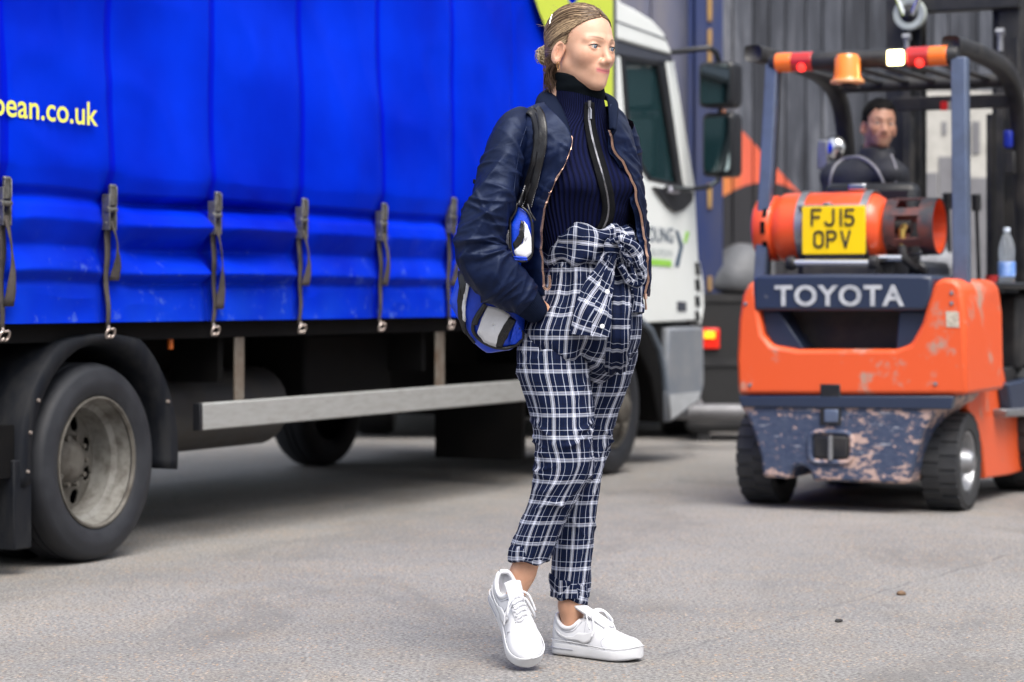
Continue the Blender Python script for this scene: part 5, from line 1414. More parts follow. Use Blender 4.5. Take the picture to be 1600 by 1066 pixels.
# ---------------- hair
hair_m, nt, b = new_mat("dark_blonde_hair")
at = nd(nt, "ShaderNodeVertexColor", layer_name="tint"); nt.links.new(at.outputs[0], b.inputs["Base Color"])
b.inputs["Roughness"].default_value = .42; b.inputs["Specular IOR Level"].default_value = .4
HC = np.array([-.014, 0, .03]); HR = np.array([.1035, .0775, .0885])
HU = [-.11, -.08, -.05, -.03, -.01, .01, .03, .045, .06, .078, .1, .13]
HF = [-.058, -.045, -.032, -.026, +.004, .018, .022, .034, .050, .070, .095, .13]
def whair(p):
    q = p.copy(); q[..., 1] = np.abs(q[..., 1])
    d = sd_ell(q, HC, HR)
    d = smin(d, sd_ell(q, (-.050, 0, -.035), (.052, .056, .062)), .03)
    cut = q[..., 0] - np.interp(q[..., 2], HU, HF)
    earc = .0
    d = smax(d, cut*.72, .006)
    d = smax(d, -sd_ell(q, (-.002, .083, -.022), (.0185, .022, .029)), .006)
    ang = np.arctan2(q[..., 2]+.02, q[..., 0]+.12)
    part = np.exp(-(p[..., 1]/.004)**2)*(q[..., 2] > .06)
    return d + .0012*np.sin(ang*95+6*noise3(p*30, 3)) + part*.003
V, F = surfnet(whair, (-.125, -.09, -.11), (.11, .09, .13), .0024)
ang = np.arctan2(V[:, 2]+.02, V[:, 0]+.12)
tt = noise3(np.stack([ang*16, V[:, 1]*30, ang*0], -1), 2)
ct = np.array([.055, .030, .016])*(1-tt[:, None]) + np.array([.20, .125, .07])*tt[:, None]
HV = [V @ HM.T + HO]; HFc = [F]; HCc = [ct]; nb = len(V)
def add_strand(pts, r0, col):
    global nb
    pts = np.asarray(pts); n = len(pts); rad = r0*np.linspace(1, .55, n)
    Gt = tube_grid(pts, rad, rad, 5)
    idx = np.arange(n*5).reshape(n, 5)
    Fq = np.stack([idx[:-1], np.roll(idx, -1, 1)[:-1], np.roll(idx, -1, 1)[1:], idx[1:]], -1).reshape(-1, 4)
    HV.append(Gt.reshape(-1, 3) @ HM.T + HO); HFc.append(Fq+nb); HCc.append(np.tile(col, (n*5, 1))); nb += n*5
BUN = np.array([-.126, -.006, -.020])
rs = np.random.RandomState(3)
def surf_pt(dv, lift):
    dv = dv/np.linalg.norm(dv); r_ = 1/np.sqrt(((dv/(HR+lift))**2).sum()); return HC+dv*r_
uh = np.linspace(-.02, .0775, 200); fh = np.interp(uh, HU, HF)
yh = 1-((fh-HC[0])/HR[0])**2-((uh-HC[2])/HR[2])**2; ok = yh > 0; uh, fh, sh_ = uh[ok], fh[ok], HR[1]*np.sqrt(yh[ok])
lh = np.concatenate([[0], np.cumsum(np.hypot(np.hypot(np.diff(uh), np.diff(fh)), np.diff(sh_)))])
for i in range(1300):
    s_ = rs.choice([-1, 1])
    if i < 700:      # from the hairline
        k = rs.uniform(0, lh[-1]); p0 = np.array([np.interp(k, lh, fh)-rs.exponential(.006), s_*np.interp(k, lh, sh_), np.interp(k, lh, uh)])
    else:            # from the centre parting over the crown
        f0 = rs.uniform(-.06, .068); p0 = np.array([f0, s_*rs.uniform(.001, .012), HC[2]+HR[2]*math.sqrt(max(.05, 1-((f0-HC[0])/HR[0])**2))])
    d0 = p0-HC; d1 = BUN+np.array([.02, s_*rs.uniform(0, .012), rs.uniform(-.012, .014)])-HC
    d0 /= np.linalg.norm(d0); d1 /= np.linalg.norm(d1); om = math.acos(np.clip(d0.dot(d1), -1, 1)); pts = []
    side = rs.uniform(.1, .55); up = rs.uniform(.0, .15); wob = rs.uniform(-.03, .03)
    lift = rs.uniform(.0004, .0022)
    for t in np.linspace(0, 1, 13):
        dv = (math.sin((1-t)*om)*d0+math.sin(t*om)*d1)/math.sin(om)
        dv = dv+np.array([0, s_*side if i >= 700 else 0, up])*math.sin(math.pi*t)*.8+np.array([0, 0, wob])*math.sin(2*math.pi*t)
        sp_ = surf_pt(dv, .0002+lift*math.sin(math.pi*min(1, t*1.05+.04))); fm = np.interp(sp_[2], HU, HF)
        if sp_[0] > fm and sp_[2] > .0: sp_ = surf_pt(np.array([fm-HC[0], sp_[1]-HC[1]+s_*.004, sp_[2]-HC[2]+.004]), .001)
        pts.append(sp_)
    g_ = np.clip(rs.normal(.33, .27)+.30*math.sin(p0[2]*90+p0[0]*60), 0, 1.1)
    add_strand(pts, rs.uniform(.0006, .0012), np.array([.060, .032, .017])*(1-g_)+np.array([.66, .48, .29])*g_)
for i in range(260):   # rolled bun
    a0 = rs.uniform(0, 6.28); ax = rs.normal(size=3); ax /= np.linalg.norm(ax); r_ = rs.uniform(.012, .027)
    e1 = np.cross(ax, [0, 0, 1.]); e1 /= np.linalg.norm(e1); e2 = np.cross(ax, e1)
    c_ = BUN+rs.normal(size=3)*.003
    add_strand([c_+e1*r_*math.cos(a)+e2*r_*math.sin(a) for a in np.linspace(a0, a0+rs.uniform(1.5, 4), 10)], .0010, np.array([.62, .50, .33])*rs.uniform(.5, 1.4))
for i in range(260):   # soft fine hairs along the hairline
    k = rs.uniform(0, lh[-1]); s_ = rs.choice([-1, 1]); p0 = np.array([np.interp(k, lh, fh)+rs.exponential(.0025), s_*np.interp(k, lh, sh_), np.interp(k, lh, uh)])
    dv = p0-HC; pts = [surf_pt(dv+np.array([-1, s_*.12, -.05])*t*.016, -.0028+.0040*t) for t in np.linspace(0, 1, 5)]
    add_strand(pts, .0004, np.array([.34, .22, .13])*rs.uniform(.6, 1.3))
for i in range(60):    # loose frizz round the bun
    dv = rs.normal(size=3)*np.array([.8, .9, 1]); dv[0] = -abs(dv[0]); dv /= np.linalg.norm(dv); L = rs.uniform(.006, .013)
    cv = rs.normal(size=3)*.020
    add_strand([BUN+dv*.018+dv*L*.6*math.sin(t*1.6)+np.cross(dv, cv/np.linalg.norm(cv))*.012*t*t for t in np.linspace(0, 1, 7)], .0006, np.array([.66, .56, .40])*rs.uniform(.7, 1.3))
for i in range(300):   # short lengths at the nape and behind the ears
    s_ = rs.choice([-1, -1, 1]); p0 = np.array([-.045+rs.uniform(-.025, .022), s_*rs.uniform(.03, .064), -.035+rs.uniform(-.02, .02)])
    e_ = np.array([-.052+rs.uniform(-.020, .022), s_*rs.uniform(.028, .058), -.108+rs.uniform(-.018, .014)])
    bow = np.array([-.012, s_*.012, 0])*rs.uniform(.2, 1)
    add_strand([p0*(1-t)+e_*t+bow*math.sin(math.pi*t) for t in np.linspace(0, 1, 8)], rs.uniform(.0007, .0013), np.array([.075, .042, .025])*rs.uniform(.7, 2.0))
for i in range(40):    # fine fly-aways
    dv = np.array([rs.uniform(-1, .6), rs.normal()*.6, rs.uniform(.1, 1)]); p0 = surf_pt(dv, .001); t_ = np.array([-1, rs.normal()*.4, rs.normal()*.5])
    add_strand([p0+t_*.022*t+dv/np.linalg.norm(dv)*.006*math.sin(t*2.6) for t in np.linspace(0, 1, 6)], .00028, np.array([.40, .29, .18]))
raw_mesh("hair", np.concatenate(HV), np.concatenate(HFc), hair_m, woman, col=np.concatenate(HCc))
pin = [surf_pt(np.array(v), .0045) for v in ((-.062, -.075, .068), (-.052, -.082, .050), (-.043, -.086, .030))]
mb = MB(); mb.tube([HM @ p_+HO for p_ in pin], .0016, 8); mb.build("hair_pin", mat("pin_silver", (.75, .72, .72), .25, .9), woman)
er = [HL(.003+.009*math.sin(a)*.5, -.0810-.002*math.cos(a), -.058+.0110*math.cos(a)) for a in np.linspace(0, 2*math.pi, 21)]
mb = MB(); mb.tube(er, .0011, 6, caps=False); mb.build("earring", mat("gold", (.85, .55, .25), .2, 1.0), woman)

# ---------------- zipped sweater
keys = [(126, 868, 941, .98, -.045), (150, 867, 943, .98, -.042), (172, 864, 947, .95, -.038), (186, 858, 952, .85, -.035), (200, 838, 962, .72, -.03), (230, 818, 976, .66, -.03), (262, 812, 984, .70, -.03), (295, 816, 989, .74, -.03), (325, 822, 986, .70, -.03), (350, 832, 982, .66, -.03), (372, 840, 978, .62, -.03), (390, 846, 974, .58, -.03)]
G, th, q = rings(keys, 120, 96, 2.0, 2.1)
ts = (th+np.pi) % (2*np.pi)-np.pi
bust = np.exp(-((q[:, None]-288)/26)**2)*(np.exp(-((ts[None]-.55)/.42)**2)+np.exp(-((ts[None]+.55)/.42)**2))
n_ = grid_normals(G, True); n_ *= np.sign((n_*(G-G.mean(1, keepdims=True))).sum(-1, keepdims=True))
G = G+n_*(bust*.026)[..., None]
G = G+n_*((ridge(G*np.array([9, 9, 16]), 2)-.5)*.006*np.clip((q-200)/60, 0, 1)[:, None])[..., None]
SW = G.reshape(-1, 3); sweater = grid_obj("sweater", G, sweat_m, woman, True)
# folded roll neck
keys = [(121, 869, 942, .97, -.047), (124, 866, 945, .97, -.047), (132, 865, 946, .97, -.046), (143, 866, 945, .97, -.044), (151, 866, 944, .97, -.042), (153, 869, 941, .97, -.042)]
G, th, q = rings(keys, 90, 40, 1.0, 2.1)
G[..., 2] += ((G[..., 0]-G[..., 0].mean())*-.20)     # collar dips towards the chin
G += grid_normals(G, True)*((noise3(G*np.array([10, 10, 60]), 4)-.5)*.007)[..., None]
RN = G.reshape(-1, 3)
grid_obj("roll_neck", G, black_knit, woman, True)
def ribbon_on(path, surf, wpx, off, name, m, parent, n=40, k=1.5, thick=.002, tail=False):
    """strip of cloth lying on a surface along a picture-plane path"""
    Pp = resample(np.array(path, float), n, k); T = np.gradient(Pp, axis=0); T /= np.linalg.norm(T, axis=1, keepdims=True); Nn = np.stack([T[:, 1], -T[:, 0]], 1)
    wpx = np.interp(np.linspace(0, 1, n), np.linspace(0, 1, len(np.atleast_1d(wpx))), np.atleast_1d(wpx))
    c0 = drape(Pp, surf, off)
    cols = []
    for t in (-1, -.5, 0, .5, 1): cols.append(drape(Pp+Nn*wpx[:, None]*.5*t, surf, off))
    Gr = np.stack(cols, 1)
    if tail: Gr = np.concatenate([[Gr[0]+np.array(v_) for v_ in ((-.010, .13, -.085), (-.007, .085, -.030), (-.003, .035, -.003))], Gr], 0)
    return grid_obj(name, Gr, m, parent, False, solid=thick), Gr
zp = [(921, 160), (920, 185), (924, 210), (930, 235), (937, 258), (943, 280), (948, 300), (951, 322), (949, 342), (941, 360), (934, 372)]
zt, Gz = ribbon_on(zp, SW, [15, 17, 19, 20, 20, 19, 17], .003, "zip_tape", tape_m, sweater, 60)
def teeth(line, name, m, parent, r_=.0016, every=None):
    Ls = resample(line, max(20, int(np.linalg.norm(np.diff(line, axis=0), axis=1).sum()/.0032)))
    T, N, B = path_frames(Ls); mb = MB()
    for i, p_ in enumerate(Ls):
        b_ = B[i]*r_*1.6; t_ = T[i]*.0010; nn = N[i]*r_
        v = [p_+sb*b_+st*t_+sn*nn for sn in (0, 1) for (sb, st) in ((-1, -1), (1, -1), (1, 1), (-1, 1))]
        mb.add(v, [(4, 5, 6, 7), (0, 1, 5, 4), (1, 2, 6, 5), (2, 3, 7, 6), (3, 0, 4, 7)])
    return mb.build(name, m, parent, smooth=False, kind="stuff")
teeth(Gz[:, 2]+np.array([0, -.002, 0]), "zip_teeth", gunmetal, sweater, .0017)
zc = drape([(921, 160), (923, 172), (923, 186)], SW, .010)
mb = MB(); mb.tube([zc[0]+(0, 0, .004), zc[0]-(0, 0, .012)], [.005, .004], 8); mb.tube([zc[0]-(0, 0, .012), zc[1], zc[2]], [.0022, .0032, .0036], 8); mb.build("zip_puller", gunmetal, sweater)

# ---------------- trousers
mats_fold = 0
def leg(keys, name, depth_off=0, seed=1, yaw=None, shift=0.0, knee=None):
    G, th, q = rings(keys, 96, 150, 2.5, 2.15, yaw)
    n_ = grid_normals(G, True); n_ *= np.sign((n_*(G-G.mean(1, keepdims=True))).sum(-1, keepdims=True))
    L = np.concatenate([[0], np.cumsum(np.linalg.norm(np.diff(G.mean(1), axis=0), axis=1))])
    c, s = np.cos(th), np.sin(th)
    # drag folds running round and along the cloth
    co = np.stack([np.tile((L*7)[:, None], (1, 96))+.8*c[None], np.tile(c[None]*1.1, (len(L), 1)), np.tile(s[None]*1.1, (len(L), 1))], -1)
    f1 = ridge(co, seed)**2
    co2 = np.stack([np.tile((L*17)[:, None], (1, 96))+1.9*s[None], np.tile(c[None]*1.7, (len(L), 1)), np.tile(s[None]*1.7, (len(L), 1))], -1)
    f2 = ridge(co2, seed+3)**3
    kz = np.exp(-((q-(knee or 700))/70)**2)
    env = .32+.9*kz+.6*np.exp(-((q-q[-1])/40)**2)
    d = (f1-.4)*.014*env[:, None]+(f2-.3)*.008*env[:, None]
    # vertical pleats
    d += .005*np.sin(th*5+seed+L[:, None]*2)*np.exp(-((q-q[0])/90)**2)[:, None]
    G2 = G+n_*d[..., None]
    tn_ = np.linspace(0, 1, len(q)); kt = ((knee or 700)-q[0])/(q[-1]-q[0])
    d = d*.8+creases(tn_[:, None], th[None], 26, seed+60, (kt-.22, kt+.22), (.0, .07), (.006, .016), (.004, .010), (.4, 1.0))+creases(tn_[:, None], th[None], 16, seed+90, (.05, 1.0), (.02, .16), (.008, .02), (.003, .007), (.4, .9))
    G2 = G+n_*d[..., None]
    per = np.linalg.norm(np.diff(np.concatenate([G, G[:, :1]], 1), axis=1), axis=2).sum(1)
    frac = np.linspace(-.5, .5, 97)
    Uu = frac[None]*np.mean(per[10:80])*(.55+.45*(per/np.mean(per[10:80])))[:, None]+shift
    Vv = np.tile(L[:, None], (1, 97))
    # grain pulled sideways by the folds
    Uu = Uu+.006*np.sin(L[:, None]*28+frac[None]*9)*env[:, None]
    roll = int(96/2)
    G2 = np.roll(G2, roll, 1)
    o = grid_obj(name, G2, plaid, trousers, True, uv=np.stack([Uu, Vv], -1))
    return o, G2
trousers = empty("trousers"); trousers.parent = woman
hipk = [(366, 856, 982, .70, -.03), (392, 852, 985, .72, -.03), (415, 848, 988, .76, -.03), (440, 843, 992, .80, -.03), (465, 835, 997, .82, -.03), (490, 822, 1001, .84, -.03), (515, 811, 1000, .85, -.03), (535, 812, 997, .84, -.03), (552, 818, 990, .80, -.03), (575, 832, 972, .70, -.03), (600, 856, 945, .55, -.03)]
G, th, q = rings(hipk, 128, 110, 2.5, 2.2)
n_ = grid_normals(G, True); n_ *= np.sign((n_*(G-G.mean(1, keepdims=True))).sum(-1, keepdims=True))
pl_ = .007*np.sin(th*13+1.5*np.sin(th*3))*np.clip(1.2-(q-366)/150, .1, 1)[:, None]
co = np.stack([np.cos(th)[None]*3+0*q[:, None], np.sin(th)[None]*3+0*q[:, None], .012*q[:, None]+0*th[None]], -1)
cr_h = creases(np.linspace(0, 1, len(q))[:, None], th[None], 40, 5, (.1, 1), (.1, .5), (.012, .035), (.003, .008), (.15, .5))
G = G+n_*(pl_+(ridge(co, 5)-.5)*.016+cr_h)[..., None]
# crotch crease
cr = np.exp(-((topx(G)[..., 0]-915)/14)**2)*np.clip((q-520)/50, 0, 1)[:, None]; G = G-n_*(cr*.035)[..., None]
HIP = G.reshape(-1, 3)
per = 1.02; frac = np.linspace(-.5, .5, 129)
grid_obj("hip_cloth", np.roll(G, 64, 1), plaid, trousers, True, uv=np.stack([np.tile(frac[None]*per, (len(q), 1)), np.tile((np.linspace(0, (600-366)/PPM, len(q)))[:, None], (1, 129))], -1))
lk = [(492, 890, 996, .85, .02), (520, 884, 999, .9, .025), (545, 880, 998, .92, .03), (565, 880, 994, .95, .04), (600, 880, 984, 1.0, .05), (640, 882, 968, 1.0, .055), (680, 882, 955, 1.0, .055), (720, 882, 944, 1.0, .05), (760, 880, 936, 1.0, .045), (800, 874, 931, 1.0, .04), (840, 867, 927, 1.0, .035), (880, 863, 923, 1.0, .03), (910, 862, 920, 1.0, .025), (932, 862, 918, 1.0, .02)]
legL, GL = leg(lk, "left_trouser_leg", seed=7, shift=.03, knee=730)
rk = [(488, 826, 914, .95, -.062), (515, 812, 916, 1.0, -.068), (540, 807, 918, 1.02, -.074), (585, 808, 921, 1.0, -.085), (620, 821, 925, .98, -.095), (650, 830, 927, .97, -.105), (680, 837, 927, .96, -.115), (705, 842, 928, .95, -.12), (725, 842, 929, .95, -.12), (745, 837, 923, .95, -.118), (765, 831, 911, .96, -.115), (790, 824, 896, .98, -.11), (820, 812, 882, 1.0, -.105), (850, 802, 868, 1.0, -.10), (872, 798, 859, 1.0, -.095)]
legR, GR = leg(rk, "right_trouser_leg", seed=4, knee=715)
for o in (legL, legR): o.name = "trouser_leg"
def cuff(rows, seed, nm="turn_up"):
    """rows of (px,py,half width px,tilt, depth)"""
    Gs = []; n = 72; thc = np.linspace(0, 2*np.pi, n, endpoint=False)
    for (px, py, hw, tl_, dep) in rows:
        C = W(px, py, dep); h = hw/PPM
        x = np.cos(thc)*h; y = np.sin(thc)*h*.95
        wv = .004*np.sin(thc*3+seed)+.003*np.sin(thc*5+2*seed)
        Gs.append(np.stack([C[0]+x*(1+wv*8), C[1]+y, C[2]+tl_*x+wv], -1))
    Gs = resample_grid(np.array(Gs), 22)
    Gs += (noise3(Gs*25, seed)[..., None]-.5)*.006
    return grid_obj(nm, Gs, plaid, trousers, True)
def resample_grid(Gs, rows):
    q0 = np.linspace(0, 1, len(Gs)); q1 = np.linspace(0, 1, rows); r_, c_ = Gs.shape[1:]
    flat_ = Gs.reshape(len(Gs), -1); return np.stack([np.interp(q1, q0, flat_[:, i]) for i in range(flat_.shape[1])], 1).reshape(rows, r_, c_)
cuff([(826, 852, 28, .0, -.098), (827, 858, 33, .0, -.098), (826, 868, 33, -.03, -.098), (826, 877, 32, -.03, -.098), (826, 879, 28, -.03, -.098), (826, 874, 25, -.03, -.098)], 2)
cuff([(889, 906, 29, -.28, .022), (890, 910, 31.5, -.28, .022), (890, 920, 31.5, -.30, .022), (890, 933, 30, -.30, .022), (890, 937, 27, -.30, .022), (890, 930, 23, -.30, .022)], 5)
# tied shirt waist: folded band, knot loop, hanging sleeves, buttons
wk = [(355, 846, 982, .84, -.03), (359, 840, 988, .88, -.03), (372, 836, 993, .92, -.03), (384, 838, 990, .92, -.03), (398, 837, 992, .93, -.03), (409, 839, 991, .92, -.03), (414, 846, 985, .86, -.03)]
G, th, q = rings(wk, 128, 36, 1.0, 2.1)
n_ = grid_normals(G, True); n_ *= np.sign((n_*(G-G.mean(1, keepdims=True))).sum(-1, keepdims=True))
G = G+n_*(.006*np.sin(th*9+.13*q[:, None])+(ridge(G*np.array([18, 18, 30]), 6)-.5)*.012)[..., None]
G[..., 2] += (.006*np.sin(th*7)+.004*np.sin(th*12+1))[None]*np.clip((385-q)/25, -.6, 1)[:, None]
BAND = G.reshape(-1, 3)
plaid2 = plaid_mat("checked_cotton_band", R(83)); plaid3 = plaid_mat("checked_cotton_sleeve", R(14), .060)
knot = empty("tied_waist"); knot.parent = woman
grid_obj("waistband", G, plaid2, knot, True)
def hang(path, wa, wb, name, m, seed, off=.02, n=44, turn=True):
    Pp = resample(np.array(path, float), n, 1.5)
    P3 = drape(Pp, np.concatenate([HIP, BAND]), off)
    wa_ = np.interp(np.linspace(0, 1, n), np.linspace(0, 1, len(wa)), wa); wb_ = np.interp(np.linspace(0, 1, n), np.linspace(0, 1, len(wb)), wb)
    Gt = tube_grid(P3, wb_, wa_, 40, 2.4)
    nn = grid_normals(Gt, True); nn *= np.sign((nn*(Gt-Gt.mean(1, keepdims=True))).sum(-1, keepdims=True))
    tcol = np.linspace(0, 2*np.pi, 40, endpoint=False)
    env = np.linspace(1, .35, n)[:, None]
    Gt = Gt+nn*(.0050*np.sin(tcol*9+seed)*env+(ridge(Gt*np.array([40, 40, 14]), seed)-.5)*.008)[..., None]
    return grid_obj(name, Gt, m, knot, True, caps=(True, False)), Gt
s1, Gs1 = hang([(955, 392), (943, 425), (932, 460), (925, 495), (922, 524)], [.012, .024, .036, .046, .048], [.012, .014, .014, .013, .011], "hanging_sleeve", plaid3, 2, .022)
s2, Gs2 = hang([(957, 392), (964, 430), (966, 470), (965, 520), (963, 556), (962, 578)], [.012, .026, .030, .029, .030, .030], [.011, .013, .013, .012, .012, .011], "hanging_sleeve", plaid, 5, .016)
s3, Gs3 = hang([(958, 392), (975, 420), (988, 455), (992, 490)], [.010, .022, .026, .022], [.010, .010, .010, .008], "hanging_tail", plaid3, 8, .010)
# bow loop
P3 = np.array([W(955, 380, -.17), W(972, 373, -.185), W(988, 385, -.18), W(1000, 408, -.165), W(1004, 430, -.15), W(998, 446, -.145), W(985, 440, -.15), W(968, 415, -.165)])
P3 = resample(P3, 40, 1.5); Gt = tube_grid(P3, np.interp(np.linspace(0, 1, 40), [0, .25, .6, 1], [.010, .016, .018, .010]), np.interp(np.linspace(0, 1, 40), [0, .25, .6, 1], [.009, .017, .013, .007]), 36, 2.3)
Gt += (noise3(Gt*45, 3)[..., None]-.5)*.009
grid_obj("bow_loop", Gt, plaid2, knot, True, caps=(True, True))
kb = drape([(955, 388)], np.concatenate([HIP, BAND]), .026)[0]
thk = np.linspace(0, np.pi, 16); phk = np.linspace(0, 2*np.pi, 28, endpoint=False)
Gk = np.stack([np.outer(np.sin(thk), np.cos(phk))*.021, np.outer(np.sin(thk), np.sin(phk))*.018, np.outer(np.cos(thk), np.ones(28))*.028], -1)
Gk = Gk*(1+.25*(noise3(Gk*90, 4)[..., None]-.5))+kb
grid_obj("knot", Gk, plaid2, knot, True, flip=True)
btn = mat("shirt_button", (.80, .82, .86), .35)
for (px, py, sf) in ((949, 456, Gs1), (941, 510, Gs1)):
    bp = drape([(px, py)], np.concatenate([Gs1.reshape(-1, 3), Gs2.reshape(-1, 3)]), .003)[0]
    mb = MB(); mb.lathe([(0, -.0015), (.0045, -.0018), (.006, -.0012), (.006, .001)], 'y', tuple(bp), 18); mb.build("button", btn, knot)

# ---------------- bomber jacket
jacket = empty("bomber_jacket"); jacket.parent = woman
jk_ = [(166, 842, 960, .80, -.03), (174, 824, 966, .76, -.03), (184, 806, 974, .72, -.03), (200, 794, 984, .70, -.03), (225, 788, 990, .72, -.03), (260, 790, 994, .78, -.03), (300, 792, 998, .84, -.03), (340, 792, 1004, .90, -.03), (375, 792, 1010, .94, -.03), (410, 793, 1014, .96, -.03), (440, 795, 1014, .97, -.03), (462, 798, 1011, .95, -.03)]
G, th, q = rings(jk_, 360, 130, 2.0, 2.2)
# open the front: keep theta from the left zip edge round the back to the right zip edge
RZ = np.array([(166, 852), (172, 856), (186, 868), (200, 882), (214, 889), (225, 893), (245, 888), (265, 880), (290, 866), (310, 857), (330, 850), (350, 847), (390, 846), (430, 849), (462, 852)], float)
LZ = np.array([(166, 950), (172, 951), (186, 952), (205, 952), (225, 957), (245, 965), (280, 984), (320, 995), (345, 1004), (370, 1011), (400, 1017), (440, 1017), (462, 1013)], float)
ts = (th+np.pi) % (2*np.pi)-np.pi; order = np.argsort(ts); ts_s = ts[order]
nc = 220; GJ = []
for i, y in enumerate(q):
    row = G[i][order]; px = topx(row)[:, 0]
    xr = np.interp(y, RZ[:, 0], RZ[:, 1]); xl = np.interp(y, LZ[:, 0], LZ[:, 1])
    imin = np.argmin(px); imax = np.argmax(px)
    fr = np.where((ts_s > ts_s[imin]) & (ts_s < ts_s[imax]) if ts_s[imin] < ts_s[imax] else np.abs(ts_s) < 1.6)[0]
    tr = ts_s[fr][np.argmin(np.abs(px[fr]-xr))]; tl_ = ts_s[fr][np.argmin(np.abs(px[fr]-min(xl, px.max()-.5)))]
    GJ.append((tl_, tr))
tlr = np.array(GJ); tlr = np.stack([smooth1(tlr[:, 0], 2.5), smooth1(tlr[:, 1], 2.5)], 1)
GJ = []; TH2 = []
for i in range(len(q)):
    a0, a1 = tlr[i, 0], tlr[i, 1]+2*np.pi
    tq = np.linspace(a0, a1, nc); tm = np.concatenate([ts_s-2*np.pi, ts_s, ts_s+2*np.pi]); rowx = np.concatenate([G[i][order]]*3)
    GJ.append(np.stack([np.interp(tq, tm, rowx[:, k]) for k in range(3)], 1)); TH2.append(tq)
G = np.array(GJ); TH2 = np.array(TH2)
n_ = grid_normals(G, False); C_ = G.mean(1, keepdims=True); n_ *= np.sign((n_*(G-C_)).sum(-1, keepdims=True))
co = np.stack([np.cos(TH2)*1.6+.01*q[:, None], np.sin(TH2)*1.6, .020*q[:, None]+.6*np.cos(TH2*2)], -1)
co2 = np.stack([np.cos(TH2)*3.4+.02*q[:, None], np.sin(TH2)*3.4, .030*q[:, None]+0*TH2], -1)
co3 = np.stack([np.cos(TH2)*6+.035*q[:, None], np.sin(TH2)*6, .045*q[:, None]+0*TH2], -1)
wv = (ridge(co, 3)**2-.4)*.016+(ridge(co2, 6)**3-.3)*.010+(ridge(co3, 9)**3-.3)*.004
wv *= np.clip((q-185)/60, .15, 1)[:, None]
wv = wv*.7+creases(np.linspace(0, 1, len(q))[:, None], TH2 % (2*np.pi), 40, 77, (.05, 1), (.08, .3), (.012, .03), (.003, .008), (.25, .7))
G = G+n_*wv[..., None]
JK = G.reshape(-1, 3)
jb = grid_obj("jacket_body", G, jack_m, jacket, False, solid=.006)
RE, LE = G[:, -1], G[:, 0]
io = np.argmin(np.abs(q-222))
def edge_tube(line, r_, name, m, parent, off=(0, 0, 0)):
    Ls = resample(line, 80, 1.0)+np.array(off); return grid_obj(name, tube_grid(Ls, r_, r_, 8), m, parent, True, caps=(True, True))
zr = RE[io:]; ipx = np.argmin(np.abs(q-448)); zr2 = RE[io:ipx]
hook = np.array([RE[ipx-1]+np.array([dx/PPM, -.004, -dz/PPM]) for dx, dz in ((0, 2), (2, 6), (6, 7), (9, 2), (9, -6), (8, -14))])
edge_tube(np.concatenate([zr2, hook]), .0024, "zip_edge", tape_m, jb)
teeth(np.concatenate([zr2, hook])+np.array([0, -.0035, 0]), "zip_teeth", copper, jb, .0021)
io2 = np.argmin(np.abs(q-208)); zl = LE[io2:]
edge_tube(zl, .0022, "zip_edge", tape_m, jb)
teeth(zl+np.array([-.001, -.0035, 0]), "zip_teeth", copper, jb, .0019)
pe = zl[-1]
mb = MB(); mb.tube([pe+(0, -.004, .004), pe+(0, -.006, -.010)], .005, 8); mb.tube([pe+(0, -.006, -.010), pe+(.002, -.006, -.038)], [.002, .003], 8); mb.build("zip_puller", copper, jb)
# gathered placket inside the left edge
def placket():
    nrow = 150; ii = np.linspace(io2, len(q)-1, nrow); e = np.stack([np.interp(ii, np.arange(len(q)), LE[:, k]) for k in range(3)], 1)
    ys = np.interp(ii, np.arange(len(q)), q)
    wpx = np.interp(ys, [205, 240, 280, 320, 462], [3, 8, 10, 10, 11]); cols = []
    for j, t in enumerate(np.linspace(0, 1, 9)):
        dep = .010*math.sin(math.pi*t)+.012*t
        pt = e+np.stack([-wpx*t/PPM, np.full(nrow, dep*.6-.002), np.zeros(nrow)], 1)
        bumpy = .0055*(noise3(np.stack([ys*.22, np.full(nrow, t*3.0), np.zeros(nrow)], 1), 9)-.5)*(1 if 0 < j < 8 else 0)
        pt[:, 1] += bumpy*2; pt[:, 0] += bumpy*.6
        cols.append(pt)
    return grid_obj("placket", np.stack(cols, 1), nylon("placket_nylon", (.006, .014, .055), (.010, .021, .075)), jb, False, solid=.002)
placket()
# rib collar band round the neck, open at the front
def collar():
    inn = [(891, 216, -.140), (888, 196, -.125), (880, 172, -.100), (871, 152, -.055), (868, 140, -.015), (880, 137, .035), (905, 139, .055), (930, 143, .040), (944, 152, -.005), (947, 170, -.070), (950, 188, -.105), (952, 204, -.125)]
    out = [(893, 226, -.152), (872, 208, -.148), (855, 190, -.128), (845, 172, -.085), (842, 160, -.025), (862, 152, .065), (902, 151, .090), (940, 154, .070), (957, 165, .005), (957, 182, -.070), (955, 198, -.110), (953, 210, -.130)]
    I3 = resample(np.array([W(*p_) for p_ in inn]), 110, 2.5); O3 = resample(np.array([W(*p_) for p_ in out]), 110, 2.5)
    A = []
    for s_ in np.linspace(0, 1, 11):
        m_ = I3*(1-s_)+O3*s_; c_ = m_-m_.mean(0); c_[:, 2] = 0; c_ /= np.linalg.norm(c_, axis=1, keepdims=True)
        A.append(m_+c_*(.012*math.sin(math.pi*s_)+.006)+np.array([0, 0, .006])*math.sin(math.pi*s_))
    A = np.stack(A, 1)
    U_ = np.concatenate([[0], np.cumsum(np.linalg.norm(np.diff(A[:, 5], axis=0), axis=1))])
    uv = np.stack([np.tile(U_[:, None], (1, 11)), np.tile(np.linspace(0, .05, 11)[None], (len(A), 1))], -1)
    return grid_obj("rib_collar", A, rib_m, jb, False, uv=uv, solid=.006)
collar()
